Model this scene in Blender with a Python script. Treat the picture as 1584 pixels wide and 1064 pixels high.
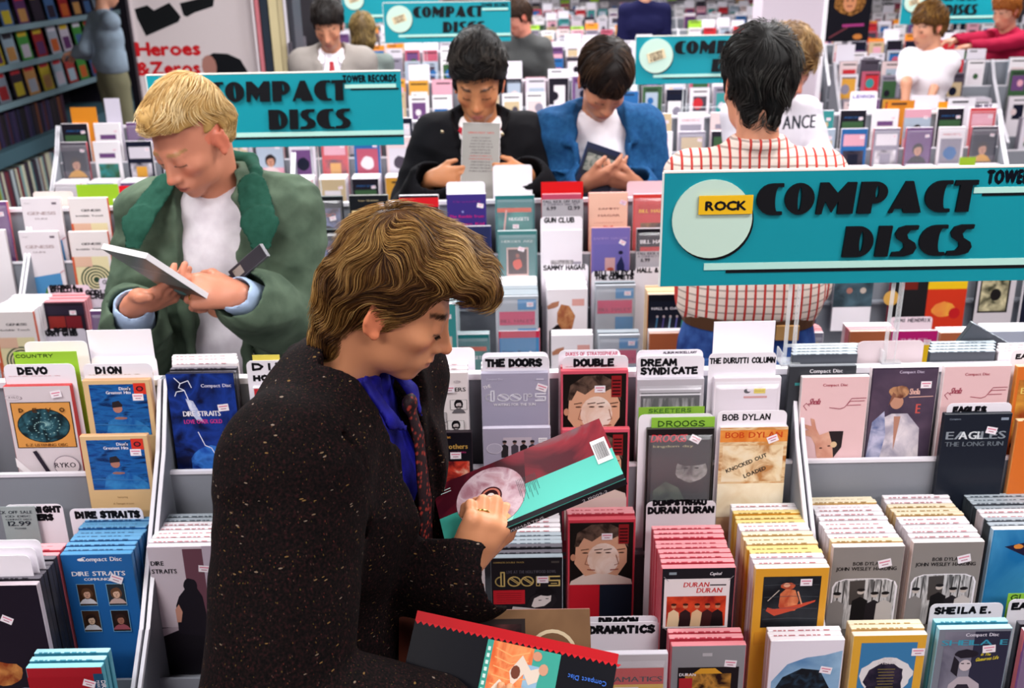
import bpy, bmesh, math, random
import numpy as np
from mathutils import Vector, Matrix, geometry
random.seed(7)
rng = np.random.default_rng(7)
PI = math.pi
SC = bpy.context.scene
COL = SC.collection
for o in list(bpy.data.objects): bpy.data.objects.remove(o)

# ------------------------------------------------------------------ camera
F = 1540.0; CX, CY = 792.0, 532.0; HC = 2.1
TH = math.atan(607/F); RO = math.radians(1.0)
c_, s_ = math.cos(TH), math.sin(TH)
fw = np.array([0, c_, -s_]); r0 = np.array([1., 0, 0]); u0 = np.array([0, s_, c_])
rt = r0*math.cos(RO) - u0*math.sin(RO); up = u0*math.cos(RO) + r0*math.sin(RO)
CAM = np.array([0, 0, HC])
def ray(px, py): return fw + rt*((px-CX)/F) + up*((CY-py)/F)
def PY(px, py, Y): d = ray(px, py); return CAM + d*(Y/d[1])
def PZ(px, py, Z): d = ray(px, py); return CAM + d*((Z-HC)/d[2])
def PD(px, py, zc): return CAM + ray(px, py)*zc
cam = bpy.data.cameras.new('camera'); co = bpy.data.objects.new('camera', cam); COL.objects.link(co)
cam.sensor_width = 36; cam.lens = F/1584*36; cam.clip_start = .05
co.matrix_world = Matrix([[rt[0], up[0], -fw[0], 0], [rt[1], up[1], -fw[1], 0], [rt[2], up[2], -fw[2], HC], [0, 0, 0, 1]])
SC.camera = co
cam.dof.use_dof = True; cam.dof.focus_distance = 1.65; cam.dof.aperture_fstop = 5.6
# ------------------------------------------------------------------ light
w = bpy.data.worlds.new('world'); SC.world = w; w.use_nodes = True
w.node_tree.nodes['Background'].inputs[0].default_value = (.75, .82, 1, 1)
w.node_tree.nodes['Background'].inputs[1].default_value = .11
SC.view_settings.view_transform = 'Standard'; SC.view_settings.look = 'None'
SC.view_settings.exposure = 0.14; SC.view_settings.gamma = 1; SC.view_settings.use_curve_mapping = False
CEIL = 3.3
FIX = [(x, y) for y in (-1.0, 0.9, 2.9, 5.2, 7.8, 10.6) for x in (-1.7, 1.5)]
FIX += [(4.6, 5.2), (4.6, 8.6), (0.0, 13.5)]
FIX = [(-.9 if (x == -1.7 and y > 5) else x, y) for x, y in FIX]
for i, (x, y) in enumerate(FIX):
    l = bpy.data.lights.new('fluorescent_light', 'AREA'); l.shape = 'RECTANGLE'; l.size = 1.5; l.size_y = .55
    l.energy = 66 if y > 2 else 44
    if y < 0: l.energy = 52; l.color = (1, .94, .93)  # unseen row behind the camera, added to brighten faces and box fronts
    if y > 4: l.energy = 84
    o = bpy.data.objects.new('fluorescent_light', l); COL.objects.link(o); o.location = (x, y, CEIL-.09)

# ------------------------------------------------------------------ helpers
def lin(h):
    h = h.lstrip('#'); v = [int(h[i:i+2], 16)/255 for i in (0, 2, 4)]
    return [a/12.92 if a <= .04045 else ((a+.055)/1.055)**2.4 for a in v]
_M = {}
def M(col, rough=.45, metal=0, spec=.16, coat=0, trans=0, noise=None, alpha=1, vcol=None, bump=None):
    key = (col, rough, metal, spec, coat, trans, str(noise), alpha, vcol, str(bump))
    if key in _M: return _M[key]
    m = bpy.data.materials.new('paint_'+col.strip('#')); m.use_nodes = True
    nt = m.node_tree; b = nt.nodes['Principled BSDF']
    b.inputs['Base Color'].default_value = (*lin(col), 1)
    b.inputs['Roughness'].default_value = rough; b.inputs['Metallic'].default_value = metal
    b.inputs['Specular IOR Level'].default_value = spec
    b.inputs['Coat Weight'].default_value = coat; b.inputs['Coat Roughness'].default_value = .12
    b.inputs['Transmission Weight'].default_value = trans; b.inputs['Alpha'].default_value = alpha
    tc = None
    def coord():
        nonlocal tc
        if tc is None: tc = nt.nodes.new('ShaderNodeTexCoord')
        return tc.outputs['Object']
    if noise:   # (scale, [(pos, hex)...], detail, distortion, stretch)
        sc, stops, det, dist, st = noise
        mp = nt.nodes.new('ShaderNodeMapping'); mp.inputs['Scale'].default_value = st
        n = nt.nodes.new('ShaderNodeTexNoise'); n.inputs['Scale'].default_value = sc
        n.inputs['Detail'].default_value = det; n.inputs['Distortion'].default_value = dist
        r = nt.nodes.new('ShaderNodeValToRGB')
        while len(r.color_ramp.elements) < len(stops): r.color_ramp.elements.new(.5)
        for e, (p, h) in zip(r.color_ramp.elements, stops): e.position = p; e.color = (*lin(h), 1)
        L = nt.links.new
        L(coord(), mp.inputs[0]); L(mp.outputs[0], n.inputs['Vector']); L(n.outputs['Fac'], r.inputs[0]); L(r.outputs[0], b.inputs['Base Color'])
    if vcol:
        a = nt.nodes.new('ShaderNodeAttribute'); a.attribute_name = vcol
        nt.links.new(a.outputs['Color'], b.inputs['Base Color'])
    if bump:    # (scale, strength, distance)
        n = nt.nodes.new('ShaderNodeTexNoise'); n.inputs['Scale'].default_value = bump[0]; n.inputs['Detail'].default_value = 3
        bp = nt.nodes.new('ShaderNodeBump'); bp.inputs['Strength'].default_value = bump[1]; bp.inputs['Distance'].default_value = bump[2]
        nt.links.new(coord(), n.inputs['Vector']); nt.links.new(n.outputs['Fac'], bp.inputs['Height']); nt.links.new(bp.outputs[0], b.inputs['Normal'])
    _M[key] = m; return m
def NZ(a, b, sc=30, c=None, det=4, dist=.6, st=(1, 1, 1), lo=.35, hi=.65):
    s = [(lo, a), (hi, b)] if c is None else [(lo, a), ((lo+hi)/2, b), (hi, c)]
    return M(a, .35, noise=(sc, s, det, dist, st))

def mk(name, verts, faces, mats, fm=None, parent=None, smooth=False):
    me = bpy.data.meshes.new(name); me.from_pydata([tuple(v) for v in verts], [], faces)
    for m in (mats if isinstance(mats, (list, tuple)) else [mats]): me.materials.append(m)
    if fm is not None: me.polygons.foreach_set('material_index', fm)
    if smooth: me.polygons.foreach_set('use_smooth', [True]*len(me.polygons))
    me.update(); o = bpy.data.objects.new(name, me); COL.objects.link(o)
    if parent: o.parent = parent
    return o
class MB:
    def __init__(s): s.v = []; s.f = []; s.m = []; s.mats = []
    def mi(s, m):
        if m not in s.mats: s.mats.append(m)
        return s.mats.index(m)
    def add(s, v, f, m):
        b = len(s.v); s.v += [tuple(map(float, q)) for q in v]; s.f += [tuple(i+b for i in g) for g in f]; s.m += [s.mi(m)]*len(f)
    def box(s, x0, x1, y0, y1, z0, z1, m):
        s.add([(x0,y0,z0),(x1,y0,z0),(x1,y1,z0),(x0,y1,z0),(x0,y0,z1),(x1,y0,z1),(x1,y1,z1),(x0,y1,z1)],
              [(0,3,2,1),(4,5,6,7),(0,1,5,4),(1,2,6,5),(2,3,7,6),(3,0,4,7)], m)
    def prism(s, pts, ax, a0, a1, m):   # polygon in the plane normal to axis ax
        n = len(pts); V = []
        for a in (a0, a1):
            for p in pts:
                q = list(p); q.insert(ax, a); V.append(q)
        s.add(V, [tuple(range(n))[::-1], tuple(range(n, 2*n))] + [(i, (i+1) % n, n+(i+1) % n, n+i) for i in range(n)], m)
    def tube(s, pts, r, m, n=6):
        pts = [Vector(p) for p in pts]; rs = r if isinstance(r, (list, tuple)) else [r]*len(pts); V = []; Fc = []
        for i, p in enumerate(pts):
            t = (pts[min(i+1, len(pts)-1)] - pts[max(i-1, 0)]).normalized()
            a = t.orthogonal().normalized(); b_ = t.cross(a)
            for k in range(n): an = 2*PI*k/n; V.append(p + (a*math.cos(an)+b_*math.sin(an))*rs[i])
        for i in range(len(pts)-1):
            for k in range(n): Fc.append((i*n+k, i*n+(k+1) % n, (i+1)*n+(k+1) % n, (i+1)*n+k))
        Fc += [tuple(range(n))[::-1], tuple(range((len(pts)-1)*n, len(pts)*n))]
        s.add(V, Fc, m)
    def build(s, name, parent=None, smooth=False):
        o = mk(name, s.v, s.f, s.mats, s.m, parent, smooth)
        bm = bmesh.new(); bm.from_mesh(o.data); bmesh.ops.recalc_face_normals(bm, faces=bm.faces); bm.to_mesh(o.data); bm.free()
        return o
def tag(o, label, cat, group=None, kind=None):
    if label: o['label'] = label
    if cat: o['category'] = cat
    if group: o['group'] = group
    if kind: o['kind'] = kind
    return o
def empty(name, loc=(0, 0, 0), rz=0, label=None, cat=None, group=None):
    o = bpy.data.objects.new(name, None); COL.objects.link(o); o.empty_display_size = .05
    o.location = loc; o.rotation_euler = (0, 0, rz); return tag(o, label, cat, group)

# ------------------------------------------------------------------ printed type (built-in font, glyph cache)
CH = 'ABCDEFGHIJKLMNOPQRSTUVWXYZabcdefghijklmnopqrstuvwxyz0123456789.,&\'-!%'
GL = {}
_t = []
for ch in CH:
    cu = bpy.data.curves.new('g', 'FONT'); cu.body = ch; cu.resolution_u = 2; cu.size = 1
    o = bpy.data.objects.new('g', cu); COL.objects.link(o); _t.append((ch, o, cu))
bpy.context.view_layer.update(); dg = bpy.context.evaluated_depsgraph_get()
for ch, o, cu in _t:
    me = bpy.data.meshes.new_from_object(o.evaluated_get(dg))
    v = np.array([p.co[:2] for p in me.vertices]) if len(me.vertices) else np.zeros((1, 2))
    f = [tuple(p.vertices) for p in me.polygons]
    x0, x1 = v[:, 0].min(), v[:, 0].max(); v[:, 0] -= x0
    GL[ch] = (v, f, x1-x0)
    bpy.data.meshes.remove(me); bpy.data.objects.remove(o); bpy.data.curves.remove(cu)
# ------------------------------------------------------------------ marker handwriting
ST = {'A':'0,0 2,6 4,0|1,2.2 3.2,2.2','B':'.3,0 .3,6 2.6,5.8 3.2,4.6 2.4,3.2 .3,3|2.4,3.2 3.7,2 3.2,.4 .3,0','C':'3.8,5 2.5,6 .8,5 0,3 .8,.7 2.4,0 3.9,1',
'D':'.3,0 .3,6 2.4,5.5 3.8,3.2 2.8,.8 .3,0','E':'3.6,6 .4,5.8 .3,0 3.7,.1|.3,3.1 3,3.2','F':'3.6,6 .4,5.8 .3,0|.3,3.1 3,3.2','G':'3.8,5 2.4,6 .6,5 0,2.8 .8,.5 2.6,0 3.9,1.1 3.9,2.6 2.3,2.6',
'H':'.3,0 .4,6|3.7,0 3.6,6|.3,3 3.7,3.1','I':'2,0 2,6','J':'3.2,6 3.1,1.2 2.2,0 .8,.2 .2,1.4','K':'.4,0 .3,6|3.6,6 .5,2.8 3.8,0','L':'.5,6 .3,0 3.6,.2','M':'0,0 .5,6 2.2,2 3.9,6 4.4,0',
'N':'.2,0 .4,6 3.5,.1 3.8,6','O':'2,6 .5,5 0,3 .6,.8 2,0 3.5,.9 4,3 3.4,5.2 2,6','P':'.4,0 .3,6 2.8,5.8 3.6,4.5 2.8,3 .4,2.7','Q':'2,6 .5,5 0,3 .6,.8 2,0 3.5,.9 4,3 3.4,5.2 2,6|2.6,1.6 4.2,-.4',
'R':'.4,0 .3,6 2.8,5.8 3.5,4.6 2.7,3.2 .4,2.9|1.9,3 3.9,0','S':'3.7,5.2 2.2,6 .6,5.2 .8,3.7 3,2.6 3.7,1.3 2.4,0 .2,.8','T':'0,6 4,5.8|2.1,6 2,0','U':'.3,6 .3,1.5 1.5,0 3,.3 3.8,1.8 3.8,6',
'V':'0,6 2,0 4,6','W':'0,6 1.1,0 2.3,4.2 3.6,0 4.7,6','X':'.2,6 3.8,0|3.8,6 .2,0','Y':'0,6 2,3.1 4,6|2,3.1 1.8,0','Z':'.2,6 3.8,5.9 .1,.1 3.9,0',
'0':'2,6 .5,5 .2,3 .6,.8 2,0 3.4,.9 3.8,3 3.3,5.2 2,6','1':'1.2,4.8 2.2,6 2.2,0','2':'.4,4.8 1.6,6 3.2,5.4 3.3,4 .2,0 3.8,0','9':'3.5,4.5 2,3.2 .6,4.2 1,5.7 3,6 3.6,4.4 3,0','6':'3.2,6 .8,3.6 .5,1 2,0 3.5,1 3,2.9 .7,2.4',
'7':'.2,6 3.8,5.8 1.6,0','&':'3.9,.2 .9,4.5 1.8,6 2.8,5 .4,2 .8,.2 2.4,.2 3.8,2.2','.':'1.4,0 1.9,.3','-':'.6,3 3.2,3','+':'.6,3 3.4,3|2,4.6 2,1.4'}
for k in 'abcdefghijklmnopqrstuvwxyz': ST[k] = ST[k.upper()]
class Art:
    def __init__(s, w=.14, h=.305): s.w, s.h, s.mb, s.n, s.k = w, h, MB(), 0, 1.
    def _put(s, V, Fc, m, lift=None):
        s.n += 1; y = -(.0003 + .00004*s.n) if lift is None else lift
        s.mb.add([(p[0], y, p[1]) for p in V], Fc, m if not isinstance(m, str) else M(m, .35))
    def V(s, v): return 1-(1-v)*s.k
    def rect(s, a, b, c, d, m, rot=0):
        b, d = s.V(b), s.V(d)
        w, h = s.w, s.h; cx, cz = (a+c)/2*w, (b+d)/2*h; hw, hh = (c-a)/2*w, (d-b)/2*h; ca, sa = math.cos(rot), math.sin(rot)
        s._put([(cx-w/2+x*ca-z*sa, cz+x*sa+z*ca) for x, z in ((-hw,-hh),(hw,-hh),(hw,hh),(-hw,hh))], [(0,1,2,3)], m); return s
    def poly(s, pts, m):
        P = [(a*s.w-s.w/2, s.V(b)*s.h) for a, b in pts]
        tri = geometry.tessellate_polygon([[Vector((x, z, 0)) for x, z in P]])
        s._put(P, [tuple(t) for t in tri], m); return s
    def ell(s, cu, cv, ru, rv, m, n=18, rough=0):   # rv in u units
        cv = s.V(cv); rv = rv*max(s.k, .7)
        P = [((cu-.5)*s.w + ru*s.w*math.cos(t)*(1+rough*random.uniform(-1, 1)), cv*s.h + rv*s.w*math.sin(t)*(1+rough*random.uniform(-1, 1))) for t in [2*PI*i/n for i in range(n)]]
        s._put(P + [((cu-.5)*s.w, cv*s.h)], [(i, (i+1) % n, n) for i in range(n)], m); return s
    def line(s, pts, wd, m):    # wd in u units
        V = []; Fc = []
        for (a, b), (c, d) in zip(pts, pts[1:]):
            p = Vector(((a-.5)*s.w, s.V(b)*s.h)); q = Vector(((c-.5)*s.w, s.V(d)*s.h)); t = q-p
            if t.length < 1e-7: continue
            t.normalize(); n = Vector((-t.y, t.x))*wd*s.w/2; t = t*wd*s.w*.4; k = len(V)
            V += [p-n-t, q-n+t, q+n+t, p+n-t]; Fc.append((k, k+1, k+2, k+3))
        s._put(V, Fc, m); return s
    def txt(s, t, u, v, size, m, al='l', rot=0, sx=1., sh=0, sp=.09, bold=None):
        if bold is None: bold = .035 if size >= .045 else 0
        v = s.V(v)
        if bold:
            k_, s.k = s.k, 1.
            for dx, dy in ((-1, 0), (1, 0), (0, 1), (0, -1))[:2 if bold < .05 else 4]: s.txt(t, u+dx*bold*size, v+dy*bold*size*s.w/s.h, size, m, al, rot, sx, sh, sp, 0)
            s.k = k_  # size: cap height in u units
        k = size*s.w/.73; X = 0; V = []; Fc = []
        for ch in t:
            if ch == ' ' or ch not in GL: X += .38*sx; continue
            g, f, adv = GL[ch]; b = len(V); V += [((X+p[0]*sx+p[1]*sh), p[1]) for p in g]; Fc += [tuple(i+b for i in q) for q in f]; X += adv*sx+sp
        X -= sp; ox = {'l': 0, 'c': -X/2, 'r': -X}[al]; ca, sa = math.cos(rot), math.sin(rot); cx, cz = (u-.5)*s.w, v*s.h
        V = [(cx+k*((x+ox)*ca-z*sa), cz+k*((x+ox)*sa+z*ca)) for x, z in V]
        if Fc: s._put(V, Fc, m)
        return s
    def fit(s, t, u0, u1, v, size, m, **kw):   # text squeezed to run from u0 to u1
        X = sum((.38 if (ch == ' ' or ch not in GL) else GL[ch][2]) for ch in t)
        nsp = .09*(len(t)-1); tot = (u1-u0)/size*.73
        return s.txt(t, u0, v, size, m, sx=max(.25, (tot-nsp)/X), **kw)
    def hand(s, t, u0, u1, v, size, m, th=.035, jit=.02):
        adv = {'M': 5.6, 'W': 5.9, 'I': 2.2+1.6, '.': 2.4}; ws = [2.6 if c == ' ' else adv.get(c.upper(), 5.1) for c in t]
        k = (u1-u0)/(sum(ws)-1); V = []; X = 0
        s.n += 1; y = -(.0003+.00004*s.n); r_ = random.Random(t)
        mb = s.mb; mm = m if not isinstance(m, str) else M(m, .6)
        for ch, wd in zip(t, ws):
            if ch in ST:
                dy = r_.uniform(-.2, .2); dx = r_.uniform(-.2, .2); off = 1.0 if ch == 'I' else 0
                for stro in ST[ch].split('|'):
                    pts = [tuple(map(float, q.split(','))) for q in stro.split()]
                    Q = [Vector(((u0+(X+x+dx-off)*k-.5)*s.w, v*s.h+(z+dy)/6*size*s.w)) for x, z in pts]
                    for p, q in zip(Q, Q[1:]):
                        t_ = q-p
                        if t_.length < 1e-7: continue
                        t_.normalize(); n = Vector((-t_.y, t_.x))*th*s.w/2; e = t_*th*s.w*.35
                        mb.add([(a.x, y, a.y) for a in (p-n-e, q-n+e, q+n+e, p+n-e)], [(0,1,2,3)], mm)
            X += wd
        return s
    def head(s, cu, cv, r, skin, hair, shirt=None, hs=1.0):   # a small printed portrait bust
        if s.k != 1: cv = s.V(cv); k_, s.k = s.k, 1.; s.head(cu, cv, r*max(k_, .8), skin, hair, shirt, hs); s.k = k_; return s
        if shirt: s.poly([(cu-r*1.9, cv-r*1.05), (cu-r*1.2, cv-r*.62), (cu-r*.4, cv-r*.42), (cu+r*.4, cv-r*.42), (cu+r*1.2, cv-r*.62), (cu+r*1.9, cv-r*1.05)], shirt)
        s.ell(cu, cv+r*.12, r*1.05*hs, r*1.2*hs, hair, 14, .06)
        s.ell(cu, cv, r*.72, r*.98, skin, 14)
        s.poly([(cu-r*.8, cv+r*.1), (cu-r*.75, cv+r*.5), (cu+r*.1, cv+r*.56), (cu+r*.78, cv+r*.4), (cu+r*.75, cv+r*.12), (cu+r*.45, cv+r*.32), (cu-r*.3, cv+r*.28)], hair)
        for sg in (-1, 1): s.ell(cu+sg*r*.28, cv+r*.05, r*.12, r*.07, hair, 8)
        s.rect(cu-r*.07, cv-r*.12, cu+r*.07, cv+r*.04, M('#8a5a48', .4)); s.rect(cu-r*.22, cv-r*.24, cu+r*.22, cv-r*.19, M('#7a3a34', .4))
        return s
    def sticker(s, u, v, rot=0, m='#f4eaf0', sz=1):
        k_ = s.k; v = s.V(v); s.k = 1.; w_, h_ = .16*sz, .11*sz
        s.rect(u-w_/2, v-h_/4.4, u+w_/2, v+h_/4.4, m, rot); dx, dz = -math.sin(rot)*.02*sz, math.cos(rot)*.009*sz
        s.rect(u+dx-w_*.4, v+dz-.0042, u+dx+w_*.4, v+dz+.0042, M('#e08098', .4), rot)
        s.rect(u-dx-w_*.25, v-dz-.003, u-dx+w_*.25, v-dz+.003, M('#b06a80', .4), rot); s.k = k_; return s
    def dash(s, m, n=3, y0=-.0052, y1=.0052, t=.0135):  # small print on the top edge
        r_ = random.Random(s.n+n); x = -.06
        for i in range(n*4):
            L_ = r_.uniform(.004, .013)
            if x+L_ > .058: break
            s.mb.add([(x, -.0018, s.h+.0003), (x+L_, -.0018, s.h+.0003), (x+L_, .0016, s.h+.0003), (x, .0016, s.h+.0003)], [(0,1,2,3)], M(m, .5)); x += L_+r_.uniform(.002, .008)
        return s
    def mesh(s, name):
        me = bpy.data.meshes.new(name); me.from_pydata(s.mb.v, [], s.mb.f)
        for m in s.mb.mats: me.materials.append(m)
        me.polygons.foreach_set('material_index', s.mb.m)
        bm = bmesh.new(); bm.from_mesh(me)
        bm.faces.ensure_lookup_table()
        for f in bm.faces:
            f.normal_update()
            if abs(f.normal.z) < .5 and f.normal.y > 0: f.normal_flip()
            if f.normal.z < -.5: f.normal_flip()
        bm.to_mesh(me); bm.free()
        return me
# ------------------------------------------------------------------ box covers (flat print on real cartons)
W, K_, RD = '#efe9ee', '#15141a', '#c8202c'
def logo(a, v, m, size=.05, u=.5, al='c'): a.txt('Compact Disc', u, v, size, m, al)
def fuzz(*c, **k): return NZ(*c, **k)
def bw_group(a, u0, v0, u1, v1, seed, bg='#9a969a'):
    r_ = random.Random(seed); a.rect(u0, v0, u1, v1, NZ('#5c585c', '#cfc9cc', 60, lo=.3, hi=.7) if bg == '#9a969a' else bg)
    n = 4; W_ = u1-u0
    for i in range(n):
        c = u0+W_*(i+.6)/n+r_.uniform(-.02, .02); r = W_*.075; tv = v0+(v1-v0)*.62+r_.uniform(-.01, .01)
        a.poly([(c-r*1.5, v0), (c-r*1.3, tv-r*.6), (c, tv-r*.2), (c+r*1.3, tv-r*.6), (c+r*1.5, v0)], r_.choice(['#1a181c', '#2c2a2e', '#d8d2d4', '#3a383c']))
        a.ell(c, tv+r*.12, r*1.0, r*1.1, '#1c1a1e', 10); a.ell(c, tv, r*.62, r*.85, '#cbbfbf', 10)
COV = {}
def cov(key, front, edge, top=None, plastic=False):
    def deco(fn): COV[key] = (front, edge, top or edge, fn, plastic); return fn
    return deco
@cov('galaxy', '#d5c8cc', '#c83c3c')
def _(a):
    a.txt('RYKO', .09, .885, .045, '#6a5560'); a.ell(.12, .9, .12, .055, '#b7a8b0'); a.ell(.12, .9, .112, .048, '#d5c8cc'); a.txt('RYKO', .06, .893, .04, '#5a4a55')
    a.rect(.06, .46, .96, .86, '#2a2018'); a.rect(.075, .466, .945, .853, '#d9964e')
    a.ell(.51, .655, .395, .325, '#1c1a18', 28); a.ell(.51, .655, .38, .31, NZ('#16262c', '#2f5a66', 40, '#7fa8aa', lo=.4, hi=.75), 28)
    for k in range(26):
        t = k*.32; r = .03+.011*k; a.ell(.51+r*math.cos(t), .655+r*.38*math.sin(t), .014, .011, '#8fb4b2', 6)
        t += PI; a.ell(.51+r*math.cos(t), .655+r*.38*math.sin(t), .013, .01, '#6f9ca0', 6)
    a.hand('D   E   V   O', .18, .86, .812, .055, '#5a3416', .016); a.fit('E-Z LISTENING DISC', .2, .84, .478, .045, '#6a3c18')
    a.poly([(0, .38), (.42, .12), (.42, .06), (0, .30)], '#efe6e8'); a.poly([(.28, .43), (.34, .44), (.62, .1), (.56, .09)], '#2c2430')
    a.ell(.76, .3, .2, .2, '#8c7c88', 26); a.ell(.76, .3, .187, .187, '#dccdd0', 26); a.txt('RYKO', .58, .285, .085, '#3a3038')
    a.poly([(.45, .1), (.56, .06), (.5, .02), (.4, .06)], '#c8745c'); a.sticker(.78, .93, .15)
@cov('bluesinger', '#dcb887', '#d9a97c')
def _(a):
    a.rect(.09, .42, .93, .955, NZ('#123a7c', '#1f62a8', 22, '#0c2454', st=(1, 1, 4)))
    a.poly([(.25, .42), (.3, .56), (.45, .62), (.6, .62), (.8, .55), (.92, .48), (.92, .42)], NZ('#1c58a0', '#3c8cc8', 30))
    a.ell(.47, .7, .07, .095, '#b07868'); a.poly([(.39, .71), (.4, .77), (.5, .785), (.55, .74), (.54, .72)], '#2a2428'); a.ell(.5, .6, .1, .03, '#9a6a60', 10, .1)
    a.txt("Dion's", .7, .895, .05, W, 'r'); a.txt('Greatest Hits', .7, .855, .05, W, 'r', sp=.05)
    a.rect(.75, .85, .93, .965, '#d83828'); a.ell(.84, .907, .055, .06, '#151824'); a.ell(.84, .907, .033, .037, '#c22a2c'); a.line([(.1, .54), (.9, .52)], .015, '#3a76b4')
    a.txt('featuring', .5, .33, .03, '#8a6238', 'c'); a.txt('A Teenager in Love', .5, .26, .028, '#8a6238', 'c', sp=.05); a.sticker(.8, .82)
@cov('lightning', '#152460', '#0d1022')
def _(a):
    a.rect(0, 0, 1, 1, NZ('#0d1436', '#1c3a90', 14, '#0c1030', det=5)); a.ell(.55, .33, .33, .3, NZ('#1c4ca8', '#3a7ad0', 20, '#15307c'), 20, .05)
    for P in ([(.12, .97), (.2, .93), (.17, .9), (.25, .88), (.3, .8), (.38, .76)], [(.2, .93), (.32, .95), (.36, .9)], [(.25, .88), (.13, .87), (.1, .84)], [(.38, .57), (.46, .47), (.55, .45), (.62, .38), (.66, .3), (.7, .24)]):
        a.line(P, .012, '#eef0ff')
    a.poly([(.25, .82), (.36, .8), (.45, .7), (.4, .67), (.3, .73)], NZ('#8898c8', '#dfe2f4', 50)); a.poly([(.3, .72), (.42, .7), (.5, .64), (.38, .66)], '#c0c8e4')
    logo(a, .9, '#d8d4ea', .055, .95, 'r'); a.txt('DIRE STRAITS', .19, .69, .085, W, sp=.03, sx=.86); a.txt('LOVE OVER GOLD', .19, .635, .07, '#c83c8c', sp=.03, sx=.74); a.sticker(.8, .75, .1)
@cov('portraits', '#e9dcdc', '#ddd0d2')
def _(a):
    a.fit('DOOBIE BROTHERS', .03, .97, .755, .065, K_); a.ell(.84, .88, .055, .03, '#b8a8ac'); a.txt('disc', .8, .87, .03, '#e9dcdc')
    r_ = random.Random(4)
    for i, (u, v) in enumerate([(.47, .65), (.85, .58), (.22, .5), (.54, .42), (.22, .31), (.8, .31), (.5, .15)]):
        a.rect(u-.125, v-.065, u+.125, v+.065, '#2a262a'); a.rect(u-.12, v-.062, u+.12, v+.062, ['#cfc6c8', '#eae0e0', '#8a8488', '#bdb4b6'][i % 4])
        a.head(u, v-.004, .07, '#d9cccc', '#171418', r_.choice(['#2a262a', '#6a6468', '#171418']), 1.15)
        if i % 2: a.rect(u-.06, v-.036, u+.06, v-.016, '#2a2226')
    a.fit('MINUTE BY MINUTE', .3, .72, .228, .04, K_); a.sticker(.72, .79)
@cov('fireband', '#131018', '#2a2026')
def _(a):
    logo(a, .94, '#e2a24c', .045); a.fit('the doobie brothers', .05, .95, .83, .085, '#c89a4c'); a.fit('what were once vices are now habits', .07, .93, .785, .035, '#c83c7c')
    a.rect(.05, .3, .95, .7, NZ('#5c1018', '#d8402c', 26, '#ffd8b8', det=6, lo=.36, hi=.7)); a.rect(.05, .3, .95, .4, NZ('#3a0c10', '#c82c24', 30)); a.sticker(.75, .76)
LG = {'d': '1.1,6 1.1,0|1.1,2 .5,3.6 0,2 .5,.4 1.1,2'}
def deco_word(a, v, h, m, u0=.06, u1=.97):   # wide outlined rounded lettering
    n = 5; w_ = (u1-u0)/n
    for i, ch in enumerate('doors'):
        x = u0+w_*i; c = x+w_*.45
        def ring(cx, cz, rx, rz, a0=0, a1=2*PI):
            k = 18; a.line([(cx+rx*math.cos(a0+(a1-a0)*j/k), cz+rz*math.sin(a0+(a1-a0)*j/k)) for j in range(k+1)], .019, m)
        if ch == 'd': ring(c, v+h*.45, w_*.42, h*.45, PI/2, PI*1.5); a.line([(c, v), (c, v+h*1.35), (c+w_*.25, v+h*1.35), (c+w_*.25, v), (c, v)], .019, m)
        if ch == 'o': ring(c, v+h*.45, w_*.46, h*.45); a.line([(c-w_*.35, v+h*.75), (c+w_*.35, v+h*.15)], .012, m); a.line([(c-w_*.25, v+h*.85), (c+w_*.42, v+h*.25)], .012, m)
        if ch == 'r': a.line([(c-w_*.3, v), (c-w_*.3, v+h*.9), (c-w_*.05, v+h*.9), (c-w_*.05, v), (c-w_*.3, v)], .012, m); ring(c+w_*.18, v+h*.7, w_*.16, h*.18)
        if ch == 's': a.line([(x+w_*.9, v+h*.9), (x+.02, v+h*.9), (x+.02, v+h*.5), (x+w_*.9, v+h*.5), (x+w_*.9, v), (x+.02, v)], .022, m); a.line([(x+.05, v+h*.22), (x+w_*.7, v+h*.22)], .012, m)
@cov('lilacword', '#a9a2b8', '#b3adc0')
def _(a):
    a.txt('THE', .04, .785, .055, W, sx=.9, rot=.35); deco_word(a, .63, .1, M('#ece8f2', .35)); a.fit('WAITING FOR THE SUN', .18, .82, .565, .045, W); logo(a, .91, '#d8d2e2', .03, .08, 'l'); a.rect(.82, .9, .93, .925, '#c9c2d4'); a.sticker(.9, .8, -.35)
@cov('lilacband', '#a8a0b4', '#c8c0d0')
def _(a):
    a.rect(.3, .56, .72, .86, '#c5b6c2')
    for i, u in enumerate((.32, .47, .6, .73)):
        a.poly([(u-.05, .56), (u-.055, .73), (u, .765), (u+.055, .73), (u+.05, .56)], ['#2a2428', '#48404a', '#1c1a1e', '#33303a'][i]); a.ell(u, .785, .03, .04, '#8a6a60', 10); a.ell(u, .8, .035, .03, '#221c20', 10)
    a.ell(.17, .7, .12, .12, '#ddd4e0', 22); a.ell(.17, .7, .11, .11, '#b2aabc', 22); a.rect(.82, .78, .95, .85, W); a.rect(.83, .8, .94, .805, '#504858'); a.rect(.83, .825, .94, .83, '#504858')
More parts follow.
